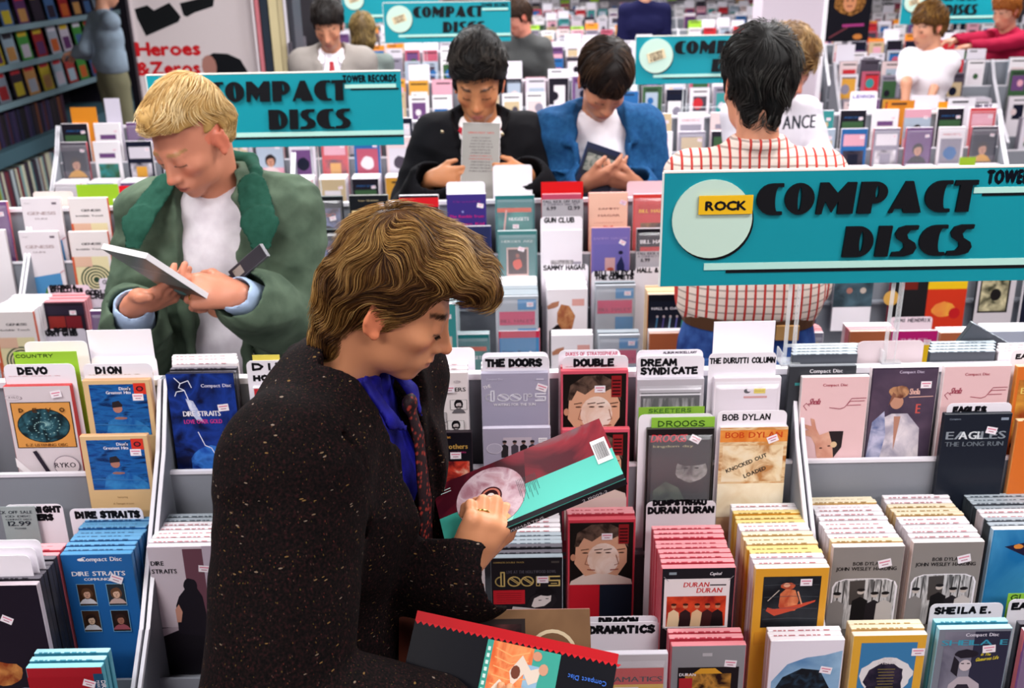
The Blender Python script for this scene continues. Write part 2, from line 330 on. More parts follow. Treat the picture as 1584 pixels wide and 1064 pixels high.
@cov('goldword', '#17151a', '#9aa4ac')
def _(a):
    a.txt('COMPLETE DOUBLE TRACK', .04, .93, .026, '#b89a5a', sp=.05); a.rect(.84, .925, .95, .95, '#4a4440'); a.fit('LIVE AT THE HOLLYWOOD BOWL', .22, .93, .8, .05, '#54505a')
    deco_word(a, .64, .13, M('#d9bd74', .35)); a.rect(.03, .41, .47, .59, '#c8202c')
    for i in range(5): a.rect(.08, .435+.028*i, .42, .44+.028*i, '#7c141c')
    a.poly([(.45, .28), (.55, .5), (.7, .56), (.86, .56), (.92, .45), (.8, .3), (.7, .1), (.4, .05)], '#221e22'); a.poly([(.56, .38), (.6, .48), (.72, .53), (.84, .52), (.83, .44), (.74, .38), (.6, .36)], '#e6dcd8')
    a.ell(.76, .56, .14, .09, '#100e12', 14, .1); a.rect(.66, .45, .7, .46, '#2a2226'); a.rect(.76, .47, .8, .48, '#2a2226'); a.poly([(.3, .38), (.5, .36), (.75, .33), (.78, .28), (.5, .3), (.28, .33)], '#cfc6c4'); a.sticker(.72, .72, 0)
def faces(a, v0, top):
    a.rect(.03, v0, .97, top, '#17120f'); h = top-v0
    a.poly([(.03, v0), (.05, v0+h*.06), (.3, v0+h*.2), (.68, v0+h*.18), (.95, v0+h*.08), (.97, v0)], '#e3cfc4')
    a.poly([(.1, v0+h*.35), (.12, v0+h*.62), (.24, v0+h*.82), (.5, v0+h*.88), (.78, v0+h*.8), (.88, v0+h*.58), (.88, v0+h*.36), (.74, v0+h*.14), (.5, v0+h*.2), (.26, v0+h*.14)], '#d9a384')
    a.ell(.53, v0+h*.42, .24, h*.55, NZ('#f0dcd0', '#dfb8a0', 26), 22)
    a.poly([(.1, v0+h*.62), (.14, v0+h*.84), (.35, v0+h*.97), (.62, v0+h*.98), (.85, v0+h*.86), (.9, v0+h*.6), (.84, v0+h*.66), (.74, v0+h*.78), (.62, v0+h*.72), (.5, v0+h*.8), (.36, v0+h*.7), (.24, v0+h*.76), (.16, v0+h*.62)], NZ('#2a1d18', '#6a5246', 50))
    for u in (.26, .46, .6, .8): a.ell(u, v0+h*.52, .045, .014, '#4a3026', 10); a.line([(u-.06, v0+h*.565), (u+.05, v0+h*.58)], .014, '#4a2e22')
    a.line([(.3, v0+h*.48), (.26, v0+h*.34), (.32, v0+h*.32)], .012, '#a8705a'); a.line([(.72, v0+h*.48), (.76, v0+h*.34), (.7, v0+h*.32)], .012, '#a8705a')
    a.line([(.3, v0+h*.25), (.4, v0+h*.24)], .018, '#9a5448'); a.line([(.64, v0+h*.24), (.75, v0+h*.25)], .018, '#9a5448'); a.ell(.08, v0+h*.45, .04, .07, '#c98e70', 10)
    a.rect(.75, v0+h*.66, .9, v0+h*.97, '#8e1c20')
    for i in range(5): a.rect(.765, v0+h*(.69+.05*i), .885, v0+h*(.71+.05*i), '#240c0e')
    a.sticker(.58, v0+h*.78)
@cov('doubleface', '#d8566a', '#d85a66')
def _(a): faces(a, .38, .97); a.rect(.03, .0, .97, .38, '#e6cfc8'); a.rect(.03, .36, .97, .39, '#e6cfc8')
@cov('doubleface2', '#d43c4c', '#d85a66')
def _(a): faces(a, .4, .97); a.rect(.03, .0, .48, .4, '#c81f2e'); a.rect(.48, 0, .97, .4, '#1a2130')
@cov('blister', '#b9b2ba', '#cfc9d2', plastic=True)
def _(a):
    a.rect(.06, .5, .94, .9, '#39363c'); a.rect(.1, .55, .9, .86, NZ('#2a282c', '#a8a2a8', 24, lo=.45, hi=.7, st=(3, 1, .5)))
    for v in (.92, .88, .49, .46): a.rect(.04, v, .96, v+.012, '#efeaf2')  # glints on the clear plastic, painted as pale bars
    a.rect(.02, .1, .98, .4, '#8d8890')
@cov('whitecard', '#eadfe6', '#e5dbe4', plastic=True)
def _(a):
    a.rect(.02, .9, .98, .965, '#f3edf4'); a.txt('the guitar and other machines', .3, .905, .03, '#9c8c98', sp=.04); a.ell(.5, .87, .05, .05, '#2b2a30'); a.ell(.53, .88, .035, .035, '#eadfe6'); a.rect(.6, .845, .77, .895, '#e6cf3c'); a.rect(.61, .865, .76, .87, '#b09a20')
    a.rect(.45, .8, .8, .82, NZ('#c85a4c', '#dcb0ac', 9)); a.hand('FT', .1, .25, .7, .1, K_, .02); a.rect(.08, .3, .9, .6, NZ('#d9cdd6', '#b8adb6', 12))
@cov('redword', '#141214', '#44413c', plastic=True)
def _(a):
    a.txt('DROOGS', .06, .84, .13, '#d0202e', sh=.2, sx=.75, sp=.04); a.fit('kingdom day', .1, .7, .775, .04, '#b8b07a')
    a.ell(.68, .5, .24, .3, NZ('#4a4a48', '#b8b4b0', 30), 20, .05); a.ell(.68, .62, .26, .14, '#1c1a1c', 16, .1)
    for u in (.6, .76): a.ell(u, .52, .035, .02, '#1a1818', 8)
    a.poly([(.1, .0), (.12, .25), (.3, .36), (.5, .28), (.6, .12), (.8, .05), (.9, 0)], NZ('#23302a', '#5c6c58', 20)); a.sticker(.72, .87, -.5)
@cov('tanword', '#d9b48c', '#e4d8dc')
def _(a):
    a.rect(0, .0, 1, 1, NZ('#c98a4c', '#e6cba0', 18, '#b07038', det=6, st=(1, 1, 3))); a.rect(0, .84, 1, .97, NZ('#d8782c', '#e89c4c', 30))
    a.rect(.05, .4, .95, .8, NZ('#b8804c', '#e8d0a8', 24, '#f0e2c8', det=6)); a.fit('BOB DYLAN', .08, .93, .885, .1, '#c8461c')
    a.txt('KNOCKED OUT', .13, .5, .065, '#3a3028', rot=.42, sx=1.0, bold=.05); a.txt('LOADED', .4, .44, .065, '#3a3028', rot=.42, sx=1.0, bold=.05); a.sticker(.78, .87, .4)
    a.rect(0, 0, 1, .38, NZ('#e8d4b0', '#f4e8cc', 20)); 
@cov('pinkscript', '#e6bfc0', '#eadcdc', '#f2e8ea')
def _(a):
    logo(a, .93, '#a83c4c', .045, .5)
    a.txt('Sheila', .12, .8, .1, '#a04858', sh=.35, sx=.62, sp=.03)
    for q in ([(.1, .76), (.05, .79), (.09, .81), (.14, .79)], [(.7, .8), (.76, .84), (.97, .842)], [(.66, .775), (.74, .82), (.95, .822)], [(.7, .79), (.9, .792)], [(.44, .775), (.6, .765), (.66, .775)]): a.line(q, .01, '#a04858')
    sk = NZ('#c88a74', '#e0ac94', 20)
    a.poly([(.06, .66), (.2, .64), (.17, .7), (.23, .69), (.27, .62), (.33, .57), (.27, .5), (.2, .56), (.04, .58), (.05, .61), (.16, .61), (.05, .645)], sk)
    a.poly([(.25, .56), (.48, .6), (.62, .54), (.58, .44), (.5, .34), (.42, .3), (.3, .42)], sk); a.poly([(.46, .6), (.68, .6), (.67, .48), (.56, .4), (.53, .5)], '#2a2224'); a.ell(.55, .5, .05, .05, '#d8b890', 10)
    a.poly([(.34, .3), (.3, .1), (.7, .05), (.5, .33)], sk); a.ell(.36, .475, .025, .012, '#4a2c28', 8); a.ell(.48, .49, .025, .012, '#4a2c28', 8); a.ell(.37, .38, .03, .012, '#a83c3c', 8)
@cov('mauveportrait', '#3a3040', '#ecdcdf', '#f4e8ee')
def _(a):
    a.rect(.03, .0, .98, .985, NZ('#3e3446', '#5c4a5c', 8)); logo(a, .955, '#c8bcd0', .045, .6); a.txt('Sheila', .6, .8, .1, '#e2b2a4', sx=.55, sp=.03); a.txt('E', .72, .66, .16, '#c85a54', sx=.7); a.line([(.6, .78), (.95, .785)], .012, '#e2b2a4')
    a.poly([(.18, .1), (.1, .5), (.2, .62), (.36, .66), (.6, .66), (.8, .55), (.86, .1)], NZ('#a8a0b0', '#e8dce0', 24)); a.poly([(.03, .3), (.08, .6), (.25, .68), (.3, .5), (.2, .2)], NZ('#5a6a98', '#c8c4dc', 30))
    a.ell(.42, .745, .1, .11, '#c08c74'); a.ell(.44, .82, .15, .1, NZ('#6a3c30', '#c8946c', 50), 14, .12); a.poly([(.3, .72), (.35, .82), (.4, .8)], '#8a5a48'); a.poly([(.4, .64), (.44, .38), (.5, .64)], '#b88470'); a.sticker(.83, .87)
@cov('navyword', '#1c212c', '#20242e', '#30343c')
def _(a):
    a.txt('Complete', .08, .93, .03, '#8c98a8'); a.rect(.84, .92, .95, .95, '#8c98a8'); a.fit('EAGLES', .06, .94, .7, .13, '#8c949c'); a.fit('THE LONG RUN', .06, .94, .615, .075, '#6c747c'); a.fit('AGL', .25, .6, .7, .13, '#d8dce0'); a.sticker(.72, .8, -.2)
@cov('fourportraits', '#2462a4', '#3c78b0', '#4c8cb8')
def _(a):
    logo(a, .935, W, .07, .57); a.ell(.28, .95, .05, .03, W, 10); a.fit('DIRE STRAITS', .12, .88, .8, .075, W); a.fit('COMMUNIQUE', .28, .72, .755, .045, W)
    for i, (u, v) in enumerate([(.28, .62), (.7, .62), (.28, .37), (.7, .37)]):
        a.rect(u-.13, v-.105, u+.13, v+.105, '#7cb0d0'); a.rect(u-.122, v-.1, u+.122, v+.1, ['#3c2418', '#2a3038', '#40281c', '#281814'][i]); a.head(u, v+.005, .085, ['#d8a68c', '#e0b49a', '#e2bca0', '#a8705c'][i], ['#5c3c28', '#6a4630', '#2c1c18', '#34201a'][i], ['#dcd4d8', '#c8a8a0', '#e2dce0', '#a0525c'][i], 1.15)
    a.sticker(.74, .77, -.4, sz=1.1)
@cov('silhouette', '#cfc0c8', '#c8bcc4', '#d8ccd4')
def _(a):
    a.rect(.5, .35, .78, .98, '#6c4450'); a.rect(.78, .38, 1, 1, '#bdaebc'); a.rect(0, 0, 1, .38, '#17141a'); a.poly([(0, .3), (.3, .36), (1, .38), (1, .42), (0, .37)], '#b7a6b0')
    a.poly([(.28, .33), (.3, .55), (.36, .62), (.5, .7), (.6, .72), (.7, .62), (.74, .38), (.76, .3)], '#1c1820'); a.ell(.55, .7, .1, .13, '#1c1820', 14, .08); a.poly([(.28, .42), (.28, .52), (.34, .56), (.38, .5), (.34, .42)], '#c8907c')
    a.txt('DIRE', .03, .86, .075, K_, sx=.9); a.txt('STRAITS', .03, .8, .075, K_, sx=.9); a.ell(.9, .1, .1, .2, NZ('#2a2024', '#6c5048', 9)); a.sticker(.78, .83, -.1)
@cov('archphoto', '#8d8682', '#ddc8c4', '#efe6e4')
def _(a):
    a.fit('BOB DYLAN', .3, .72, .775, .06, '#1a1618'); a.fit('JOHN WESLEY HARDING', .07, .93, .715, .06, '#1a1618')
    P = [(.04, 0), (.04, .52), (.08, .58), (.2, .615), (.5, .62), (.8, .615), (.92, .58), (.96, .52), (.96, 0)]; a.poly(P, W)
    a.poly([(.5+(u-.5)*.95, v-.01 if v else 0) for u, v in P], NZ('#8c8a8a', '#d8d4d4', 30, '#5c5a5a', st=(3, 1, .4)))
    for u in (.12, .2, .62, .72, .88): a.line([(u, .1), (u+.01, .58)], .02, '#4c4848')
    a.poly([(.3, .3), (.28, .59), (.5, .6), (.5, .3)], '#4a4442')
    bwc = [(.12, '#8c8684'), (.45, '#1c1a1c'), (.65, '#262226'), (.8, '#c8c0bc')]
    for u, c in bwc:
        t = .36 if u != .45 else .4; a.poly([(u-.12, 0), (u-.11, t-.05), (u, t), (u+.11, t-.05), (u+.12, 0)], c); a.ell(u, t+.055, .05, .055, '#c9bcb4', 12); a.ell(u, t+.08, .058, .04, '#1e1a1c', 12, .1)
    a.sticker(.74, .8, .25, sz=1.15)
@cov('yellowframe', '#e0a030', '#e6c07c', '#f2e4d4')
def _(a):
    a.rect(.12, .3, .9, .9, NZ('#16171c', '#2c3036', 16)); 
    a.poly([(.35, .55), (.36, .7), (.44, .76), (.56, .74), (.62, .62), (.58, .5), (.4, .48)], NZ('#b8482c', '#e89060', 40)); a.ell(.46, .79, .1, .075, NZ('#c85c3c', '#8a3a2c', 30), 16, .08); a.ell(.44, .8, .045, .05, '#e8a888')
    a.poly([(.18, .5), (.3, .44), (.55, .5), (.84, .6), (.85, .62), (.5, .55), (.3, .52), (.2, .54)], '#c84c34'); a.line([(.6, .72), (.66, .58)], .02, '#e8a07c'); a.line([(.2, .62), (.34, .74)], .012, '#c8bcb0')
    for v in (.4, .52, .66, .8): a.line([(.14, v), (.5, v+.012), (.88, v)], .006, '#4c5258')
    a.sticker(.7, .83); a.rect(.05, .1, .95, .25, '#d8942c')
@cov('whitecurve', '#e9e2ec', '#dcc8c8', '#f2ecf0')
def _(a):
    a.poly([(.05, 0), (.05, .62), (.25, .78), (.5, .84), (.75, .86), (.98, .9), (.98, 0)], NZ('#5c88b4', '#9cc0dc', 10)); a.poly([(.05, 0), (.06, .5), (.2, .66), (.45, .74), (.7, .72), (.85, .55), (.95, .0)], NZ('#14181e', '#2c4458', 50, lo=.45, hi=.7)); a.sticker(.78, .72, -.2)
@cov('yellowhalo', '#e0a838', '#e8cc90', '#f4e8d4')
def _(a):
    a.rect(.12, .3, .88, .93, '#3c7cac'); a.ell(.5, .62, .36, .36*1.0, '#e4e0e0', 26, .09); a.ell(.48, .6, .27, .3, NZ('#1c1a2c', '#3a3044', 40), 22, .1); a.poly([(.2, .3), (.25, .52), (.72, .55), (.8, .3)], '#221e2e')
    a.txt('BOB', .5, .76, .05, '#d8d0d0', 'c'); a.txt("DYLAN'S", .5, .73, .045, '#d8d0d0', 'c')
    for i in range(7): a.rect(.38+.01*(i % 3), .68-.028*i, .62-.01*(i % 2), .686-.028*i, '#8c7c44')
    a.sticker(.9, .84, 0, sz=1.1)
@cov('redscene', '#1c1a20', '#d06068', '#e49098')
def _(a):
    a.rect(.1, .92, .2, .95, '#8c98a0'); a.txt('Capitol', .8, .91, .05, W, 'r', sh=.3, sx=.7); a.rect(.04, .27, .93, .87, '#ece2e2'); a.txt('DURAN', .3, .77, .08, '#c82828', sx=.9, sh=.15); a.txt('DURAN', .48, .7, .08, '#c82828', sx=.9, sh=.15); a.rect(.66, .785, .88, .8, '#3a3438')
    a.rect(.08, .29, .89, .66, NZ('#8c1814', '#e04c28', 26))
    for i, u in enumerate((.18, .34, .5, .64, .78)): a.poly([(u-.09, .29), (u-.07, .46), (u, .5), (u+.07, .46), (u+.09, .29)], ['#e0c8a0', '#2a1a1c', '#d8b890', '#3a1c1c', '#1c1416'][i]); a.ell(u, .535, .035, .045, '#c8805c', 10); a.ell(u, .56, .04, .03, '#3c1c14', 8)
    for u, v, d in ((.03, .9, 1), (.97, .9, -1), (.03, .3, 1)): a.line([(u, v), (u+.06*d, v-.05)], .008, '#9a9498')
@cov('greyscene', '#8d8c90', '#cf6068', '#e08890')
def _(a):
    a.rect(.42, .9, .55, .93, '#b8b4b8'); a.rect(.1, .3, .92, .8, '#1c161a'); a.rect(.2, .36, .82, .74, NZ('#2a1210', '#c88c3c', 20, '#3c2018')); a.rect(.12, .45, .3, .7, '#b82830'); a.fit('DURAN', .12, .34, .72, .05, W); a.ell(.5, .5, .1, .16, '#3c1c14', 12); a.poly([(.3, .74), (.4, .79), (.6, .79), (.7, .74)], '#e0a030'); a.sticker(.8, .83, -.1)
@cov('cyanword', '#7c808c', '#9ccfe0', '#b9e4ee')
def _(a):
    a.rect(.1, 0, .98, .97, NZ('#8c8a98', '#5c5a6c', 8)); a.rect(.5, 0, .98, .97, '#2c2c40'); logo(a, .92, '#dcd8e4', .055, .6); a.fit('SHEILA E', .06, .97, .83, .09, '#3c9ab4')
    a.poly([(.2, .2), (.24, .42), (.36, .5), (.5, .5), (.66, .42), (.72, .2)], '#b8acb4'); a.ell(.43, .62, .085, .13, '#cfc0c4', 14); a.ell(.42, .74, .16, .1, '#221e28', 16, .1); a.poly([(.26, .72), (.24, .56), (.34, .5), (.34, .66)], '#221e28'); a.rect(.37, .635, .41, .645, '#221e28'); a.rect(.45, .635, .49, .645, '#221e28'); a.poly([(.26, .3), (.36, .42), (.5, .42), (.6, .3), (.6, .2), (.3, .2)], '#2c2834')
    a.txt('in The', .62, .72, .05, '#e0cc3c', sh=.3, sx=.7); a.txt('Glamorous Life', .56, .66, .06, '#e0cc3c', sh=.3, sx=.5, rot=.12); a.sticker(.72, .79, .1, sz=1.1)
@cov('bluebird', '#2d86c0', '#aac8dc', '#e0e4ea')
def _(a):
    a.rect(.02, 0, .98, .99, NZ('#1c70ac', '#4ca0d0', 6)); a.poly([(.2, .87), (.5, .9), (.95, .97), (.98, .8), (.7, .83), (.5, .8)], '#231c38'); a.ell(.4, .87, .07, .04, '#e08c3c', 12, .1)
@cov('redlower', '#a81c28', '#5cb4c8', '#8cccd8')
def _(a): a.rect(.0, 0, 1, .93, '#a01824'); a.rect(.87, 0, 1, .95, '#1c4c6c'); a.txt('DIRE STRAITS', .96, .9, .06, W, rot=-PI/2); a.txt('MAKING MOVIES', .9, .9, .04, W, rot=-PI/2); a.sticker(.8, .88, -.35)
@cov('darkorange', '#1b1522', '#c8b8c0', '#d0c0c8')
def _(a): a.ell(.3, .35, .28, .2, NZ('#8c3c1c', '#d08c4c', 30), 14, .15); a.ell(.6, .15, .25, .2, NZ('#c8b8c0', '#3c4c8c', 30), 14, .15); a.sticker(.5, .75, -.5)
@cov('yellowred', '#c9c4c8', '#cfc9d2', plastic=True)
def _(a):
    a.rect(.1, .6, .95, .9, '#e2b93c'); a.rect(.1, .78, .95, .9, '#c8342c'); a.fit('DRAMATICS', .08, .93, .8, .085, K_); a.rect(.3, .62, .62, .76, '#e8e0dc'); a.ell(.72, .66, .12, .1, '#b83028')
@cov('orangeline', '#d8702c', '#e08c3c', '#e0c0a0')
def _(a): a.rect(.05, .3, .95, .9, NZ('#8c2c1c', '#e0a040', 20)); a.rect(.05, .4, .95, .43, '#2a1a18'); a.txt('EAGLES', .1, .8, .1, '#e8d070')
@cov('cdblack', '#37393e', '#2a2c30', '#6c7076')
def _(a): logo(a, .95, '#d8d4d8', .06, .55); a.rect(.1, .86, .9, .88, '#3c8c8c')
# --- second rack
@cov('letterhouse', '#ddd3d8', '#e9e1e6', '#eee8ec')
def _(a):
    a.txt('Compact', .08, .93, .03, '#8c7c84'); a.rect(.78, .92, .9, .945, '#6a5c68'); a.fit('GENESIS', .12, .85, .8, .085, '#b09a9c', sh=.05); a.fit('DUKE', .3, .62, .745, .04, '#8c7880')
    a.poly([(.18, .45), (.9, .5), (.96, 0), (.2, 0)], '#4c88b8'); a.line([(0, .55), (.18, .46), (.2, 0)], .02, '#c07480'); a.line([(.9, .5), (1, .53)], .02, '#c07480'); a.poly([(.4, .0), (.38, .2), (.48, .32), (.62, .3), (.72, .18), (.72, 0)], '#4c7a3c')
@cov('spiral', '#ddd3d2', '#c86048', '#e6dcdc')
def _(a):
    a.fit('GENESIS', .3, .8, .84, .06, K_, sh=.1); a.fit('Invisible Touch', .15, .85, .78, .045, '#3a3438'); a.rect(.05, .2, .92, .7, '#dccfa4')
    for r in (.4, .32, .24, .16, .08):
        a.ell(.55, .42, r, r*.95, '#2c4434', 26); a.ell(.55, .42, r-.04, (r-.04)*.95, '#dccfa4', 26)
    a.ell(.55, .42, .04, .04, '#2c4434'); a.poly([(.05, .2), (.1, .3), (.3, .32), (.5, .26), (.4, .2)], '#c8502c'); a.rect(.0, .3, .06, .7, '#c85c3c'); a.rect(.06, .58, .5, .7, '#d8b098')
@cov('orangefaces', '#15151b', '#2b2f33', '#5a6468', plastic=True)
def _(a):
    a.fit('COMPACT DISC', .1, .9, .93, .035, '#a8a4ac'); a.rect(.08, .4, .92, .86, NZ('#3c2c3c', '#7c88b4', 20)); a.ell(.5, .45, .45, .45, '#120e12', 24); a.fit('GO-GO', .1, .8, .76, .09, '#a85c50')
    for u, v in ((.35, .62), (.7, .5), (.15, .44), (.42, .36)): a.ell(u, v, .12, .11, NZ('#e08c3c', '#f0b878', 30), 14); a.ell(u-.04, v+.01, .02, .015, '#6a2a14', 8); a.ell(u+.05, v+.01, .02, .015, '#6a2a14', 8); a.ell(u, v-.02, .04, .012, '#8a3418', 8)
    a.sticker(.72, .74, .2)
@cov('creampanel', '#17181d', '#8c8c88')
def _(a): a.fit('Lou Gramm', .25, .75, .93, .04, '#c8b48c'); a.rect(.06, .1, .94, .82, NZ('#d8bc84', '#e6d2a4', 30)); a.sticker(.8, .88)
@cov('redstripe', '#222026', '#e0d8dc', '#efe8ec')
def _(a): a.rect(0, .86, 1, .97, '#c81c24'); a.rect(.05, .3, .95, .84, '#26242a'); a.fit('GRAND', .1, .9, .7, .1, '#c8c0c8'); a.sticker(.75, .8, -.4)
@cov('purpletext', '#382a74', '#403478', '#e8e0e8')
def _(a):
    a.fit('Grateful', .15, .85, .9, .045, '#7a2c84'); a.fit('The Ramble from', .06, .95, .72, .075, '#c02478'); a.fit('Chicago Kid', .06, .95, .63, .075, '#c02478'); a.ell(.55, .38, .3, .2, '#e8dcd8'); a.ell(.55, .37, .22, .13, '#d86c3c'); a.rect(.1, 0, .95, .36, '#382a74'); a.sticker(.85, .86, -.2); a.ell(.4, .79, .03, .03, '#8c88c8', 8)
@cov('tealphoto', '#1e6c6e', '#8aa4a8', '#c8ccd0', plastic=True)
def _(a):
    a.rect(.08, .35, .92, .86, NZ('#1c5c60', '#3c8c84', 16)); a.rect(.05, .8, .92, .85, '#c8502c'); a.fit('NUGGETS', .35, .85, .7, .09, W); a.line([(.2, .5), (.28, .82)], .04, '#d8a098'); a.sticker(.52, .63)
@cov('tealframed', '#3c7474', '#8ca8a8', '#c0ccce', plastic=True)
def _(a):
    a.fit('HEROES ARE', .1, .9, .86, .06, '#b8c4c0'); a.rect(.22, .4, .78, .8, '#c8a49c'); a.rect(.26, .48, .74, .78, '#38201c'); a.ell(.5, .6, .12, .14, '#c84c34', 12, .1); a.ell(.5, .7, .05, .06, '#8a4c3c'); a.rect(.3, .42, .7, .46, '#e8dcd8'); a.sticker(.6, .78, -.3)
@cov('violetphoto', '#252a50', '#3c3c8c', '#c8c4cc')
def _(a): a.rect(.05, .4, .8, .9, '#22202a'); a.rect(.3, .84, .7, .88, '#d8cc84'); a.rect(.4, .6, .72, .68, '#c8b450'); a.rect(.1, .2, .9, .45, '#cfc8d0'); a.txt('3', .7, .4, .05, K_); a.sticker(.55, .77)
@cov('bwgroup', '#e9e2ea', '#efe9f0')
def _(a): bw_group(a, .2, .28, .78, .64, 3); a.rect(.78, .3, .98, .62, '#a09aa8'); a.sticker(.85, .5, -.1)
@cov('saletop', '#b84a64', '#c82c38', '#e4a0a8')
def _(a): a.rect(.08, .84, .92, .92, '#b07098'); a.rect(.05, .3, .9, .82, '#b0aab2'); a.rect(.02, .2, .1, .7, '#c8502c')
@cov('peachlips', '#e9b9a4', '#d86464', '#e6b0a8')
def _(a):
    a.fit('SAMMY', .25, .8, .8, .05, '#8a5450'); a.fit('HAGAR', .25, .8, .72, .055, '#8a5450'); a.fit('LOOKING BACK', .15, .9, .64, .03, '#c8948c'); a.poly([(.18, .5), (.4, .61), (.52, .6), (.62, .61), (.78, .5), (.5, .47)], '#c8342c'); a.rect(.2, .44, .76, .5, '#e9b9a4'); a.sticker(.88, .88, -.4, '#e8d0e4')
@cov('periwinkle', '#7468ac', '#e0a088', '#d8a4a0')
def _(a):
    a.fit('SAMMY HAGAR', .06, .94, .86, .055, '#9c88c0'); a.rect(.08, .0, .92, .8, '#6c64a8'); a.rect(.36, .42, .62, .64, '#c89c9c'); a.ell(.5, .5, .09, .05, '#a84c3c'); a.poly([(.68, .2), (.66, .55), (.78, .66), (.86, .55), (.86, .2)], '#22264c'); a.ell(.76, .7, .06, .05, '#1c1c34'); a.poly([(.2, .12), (.18, .36), (.27, .44), (.34, .34), (.34, .12)], '#c84c5c'); a.ell(.26, .47, .04, .04, '#7a3438'); a.rect(.08, .14, .92, .2, '#4c3c54'); a.sticker(.8, .82, -.5)
@cov('redyellowtitle', '#c8302c', '#b8a0a4', '#c8c0c8', plastic=True)
def _(a): a.rect(.12, .76, .95, .88, '#b8241c'); a.fit('BILL HALEY', .16, .92, .78, .09, '#e6b42c'); a.rect(.12, .4, .92, .68, '#c8302c'); a.rect(.2, .4, .92, .66, NZ('#3c241c', '#a8743c', 26)); a.ell(.35, .55, .07, .08, '#d8a488'); a.ell(.3, .45, .14, .08, '#d8a83c', 12)
@cov('blackcomets', '#17141a', '#a8a0a8', '#c8c0c8', plastic=True)
def _(a): a.fit('BILL HALEY', .1, .9, .82, .1, W); a.rect(.1, .72, .6, .78, '#c8302c'); a.ell(.75, .68, .2, .14, '#c87c4c', 14, .1); a.rect(.08, .3, .95, .6, '#a9a4aa')
@cov('whiteorange', '#efe6ea', '#f3eef2')
def _(a):
    a.rect(.62, .8, .92, .88, '#e0a49c'); a.poly([(0, .8), (.12, .84), (.3, .86), (.28, .8), (.2, .78), (.02, .76)], '#b87c60'); a.poly([(.05, .0), (.05, .5), (.25, .58), (.6, .52), (.75, .4), (.8, 0)], '#1b181a'); a.poly([(.25, .72), (.35, .82), (.55, .8), (.7, .68), (.62, .52), (.45, .46), (.25, .6)], NZ('#a05c3c', '#c88c5c', 40)); a.poly([(.45, .2), (.52, .46), (.58, .46), (.5, .2)], W)
@cov('greyblue', '#a8adb6', '#c8ccd4', '#ccd0d8', plastic=True)
def _(a): a.rect(.05, .66, .92, .82, '#c83c64'); a.fit('BILL HALEY', .08, .9, .69, .09, '#8c1c44'); a.rect(.5, .84, .95, .96, '#3c84b8'); a.rect(.5, .46, .95, .62, '#3c84b8'); a.rect(.2, .26, .98, .34, '#e0a45c'); a.rect(.1, .0, .95, .2, '#2a3c4c'); a.sticker(.8, .9)
@cov('bluelegs', '#17161c', '#c87c3c', '#c8b0a0')
def _(a): 
    a.rect(.05, .3, .95, .92, '#1a1c28'); a.fit('HALL & OATES', .1, .92, .82, .07, W)
    for i, u in enumerate((.2, .36, .52, .68, .82)): a.line([(u-.06, .34), (u, .55), (u+.04, .72)], .035, ['#3c6c8c', '#4c4478', '#8ca8b8', '#5c5c9c', '#3c8c7c'][i]); a.ell(u+.04, .74, .03, .035, '#b8a8a8', 8)
@cov('gothicblue', '#4584b4', '#c8304c', '#c8c4cc')
def _(a): a.fit('Grim Reaper', .08, .94, .72, .11, '#1c2440'); a.rect(.0, .92, 1, 1.0, '#c8304c'); a.rect(.1, .55, .6, .66, '#c8304c'); a.sticker(.8, .72, -.6)
@cov('darkred', '#241c26', '#6c2c38', '#5c2430')
def _(a): a.rect(0, .86, 1, .96, '#2c2434'); a.rect(.1, .62, .5, .84, '#8c2c28'); a.rect(.52, .66, .9, .84, '#742028'); a.rect(.15, .4, .5, .6, '#b8342c'); a.rect(.5, .4, .95, .6, '#8c8890'); a.sticker(.72, .88)
@cov('magyellow', '#d7b0c8', '#b8b0b4')
def _(a): a.rect(0, .86, 1, 1, '#b81c6c'); a.fit('THIN ICE', .2, .8, .9, .05, '#e0a8c8'); a.rect(0, .5, 1, .86, '#e4b81c'); a.fit('ALBERT', .3, .72, .68, .08, '#c87c14'); a.rect(0, .0, 1, .5, '#c8341c'); a.ell(.45, .25, .3, .2, NZ('#e0703c', '#e8a83c', 12), 16, .1); a.ell(.75, .2, .15, .15, '#b81c20', 12); a.sticker(.8, .88)
@cov('yellowplit', '#efe8ee', '#c8c4c8')
def _(a): a.poly([(.25, .72), (.3, .9), (.9, .94), (.9, .82), (.5, .78)], '#dcae44'); a.rect(0, .3, 1, .68, NZ('#4c6470', '#2a3840', 14)); a.ell(.4, .5, .08, .08, '#a06c60'); a.ell(.75, .5, .08, .08, '#b8a89c'); a.sticker(.7, .68)
@cov('blackreds', '#1c1a1c', '#8c3040', '#c86470')
def _(a): a.fit('JIMI LIVE', .15, .85, .8, .08, '#b8aca8'); a.ell(.05, .4, .2, .2, '#d0a050'); a.rect(.3, .5, .7, .6, '#6c2018'); a.sticker(.72, .72)
@cov('orangenuts', '#c9c0c4', '#2a2a30', '#d8d0d4')
def _(a): a.rect(.08, .2, .85, .8, '#1c1b1c'); a.rect(.08, .62, .85, .8, '#c86c44'); a.rect(.12, .22, .8, .6, NZ('#3c3c2c', '#d0c49c', 26)); a.ell(.5, .42, .14, .16, '#1b1818'); a.sticker(.7, .66)
@cov('brownplain', '#b0603c', '#c88c6c', '#e0bcb0')
def _(a): a.rect(.1, .3, .9, .8, '#b86c4c'); a.sticker(.7, .6)
@cov('bluegrey', '#b8bccc', '#ccd0dc', '#dcdfe6')
def _(a): a.fit('JIMI', .25, .8, .7, .1, '#6c7494')
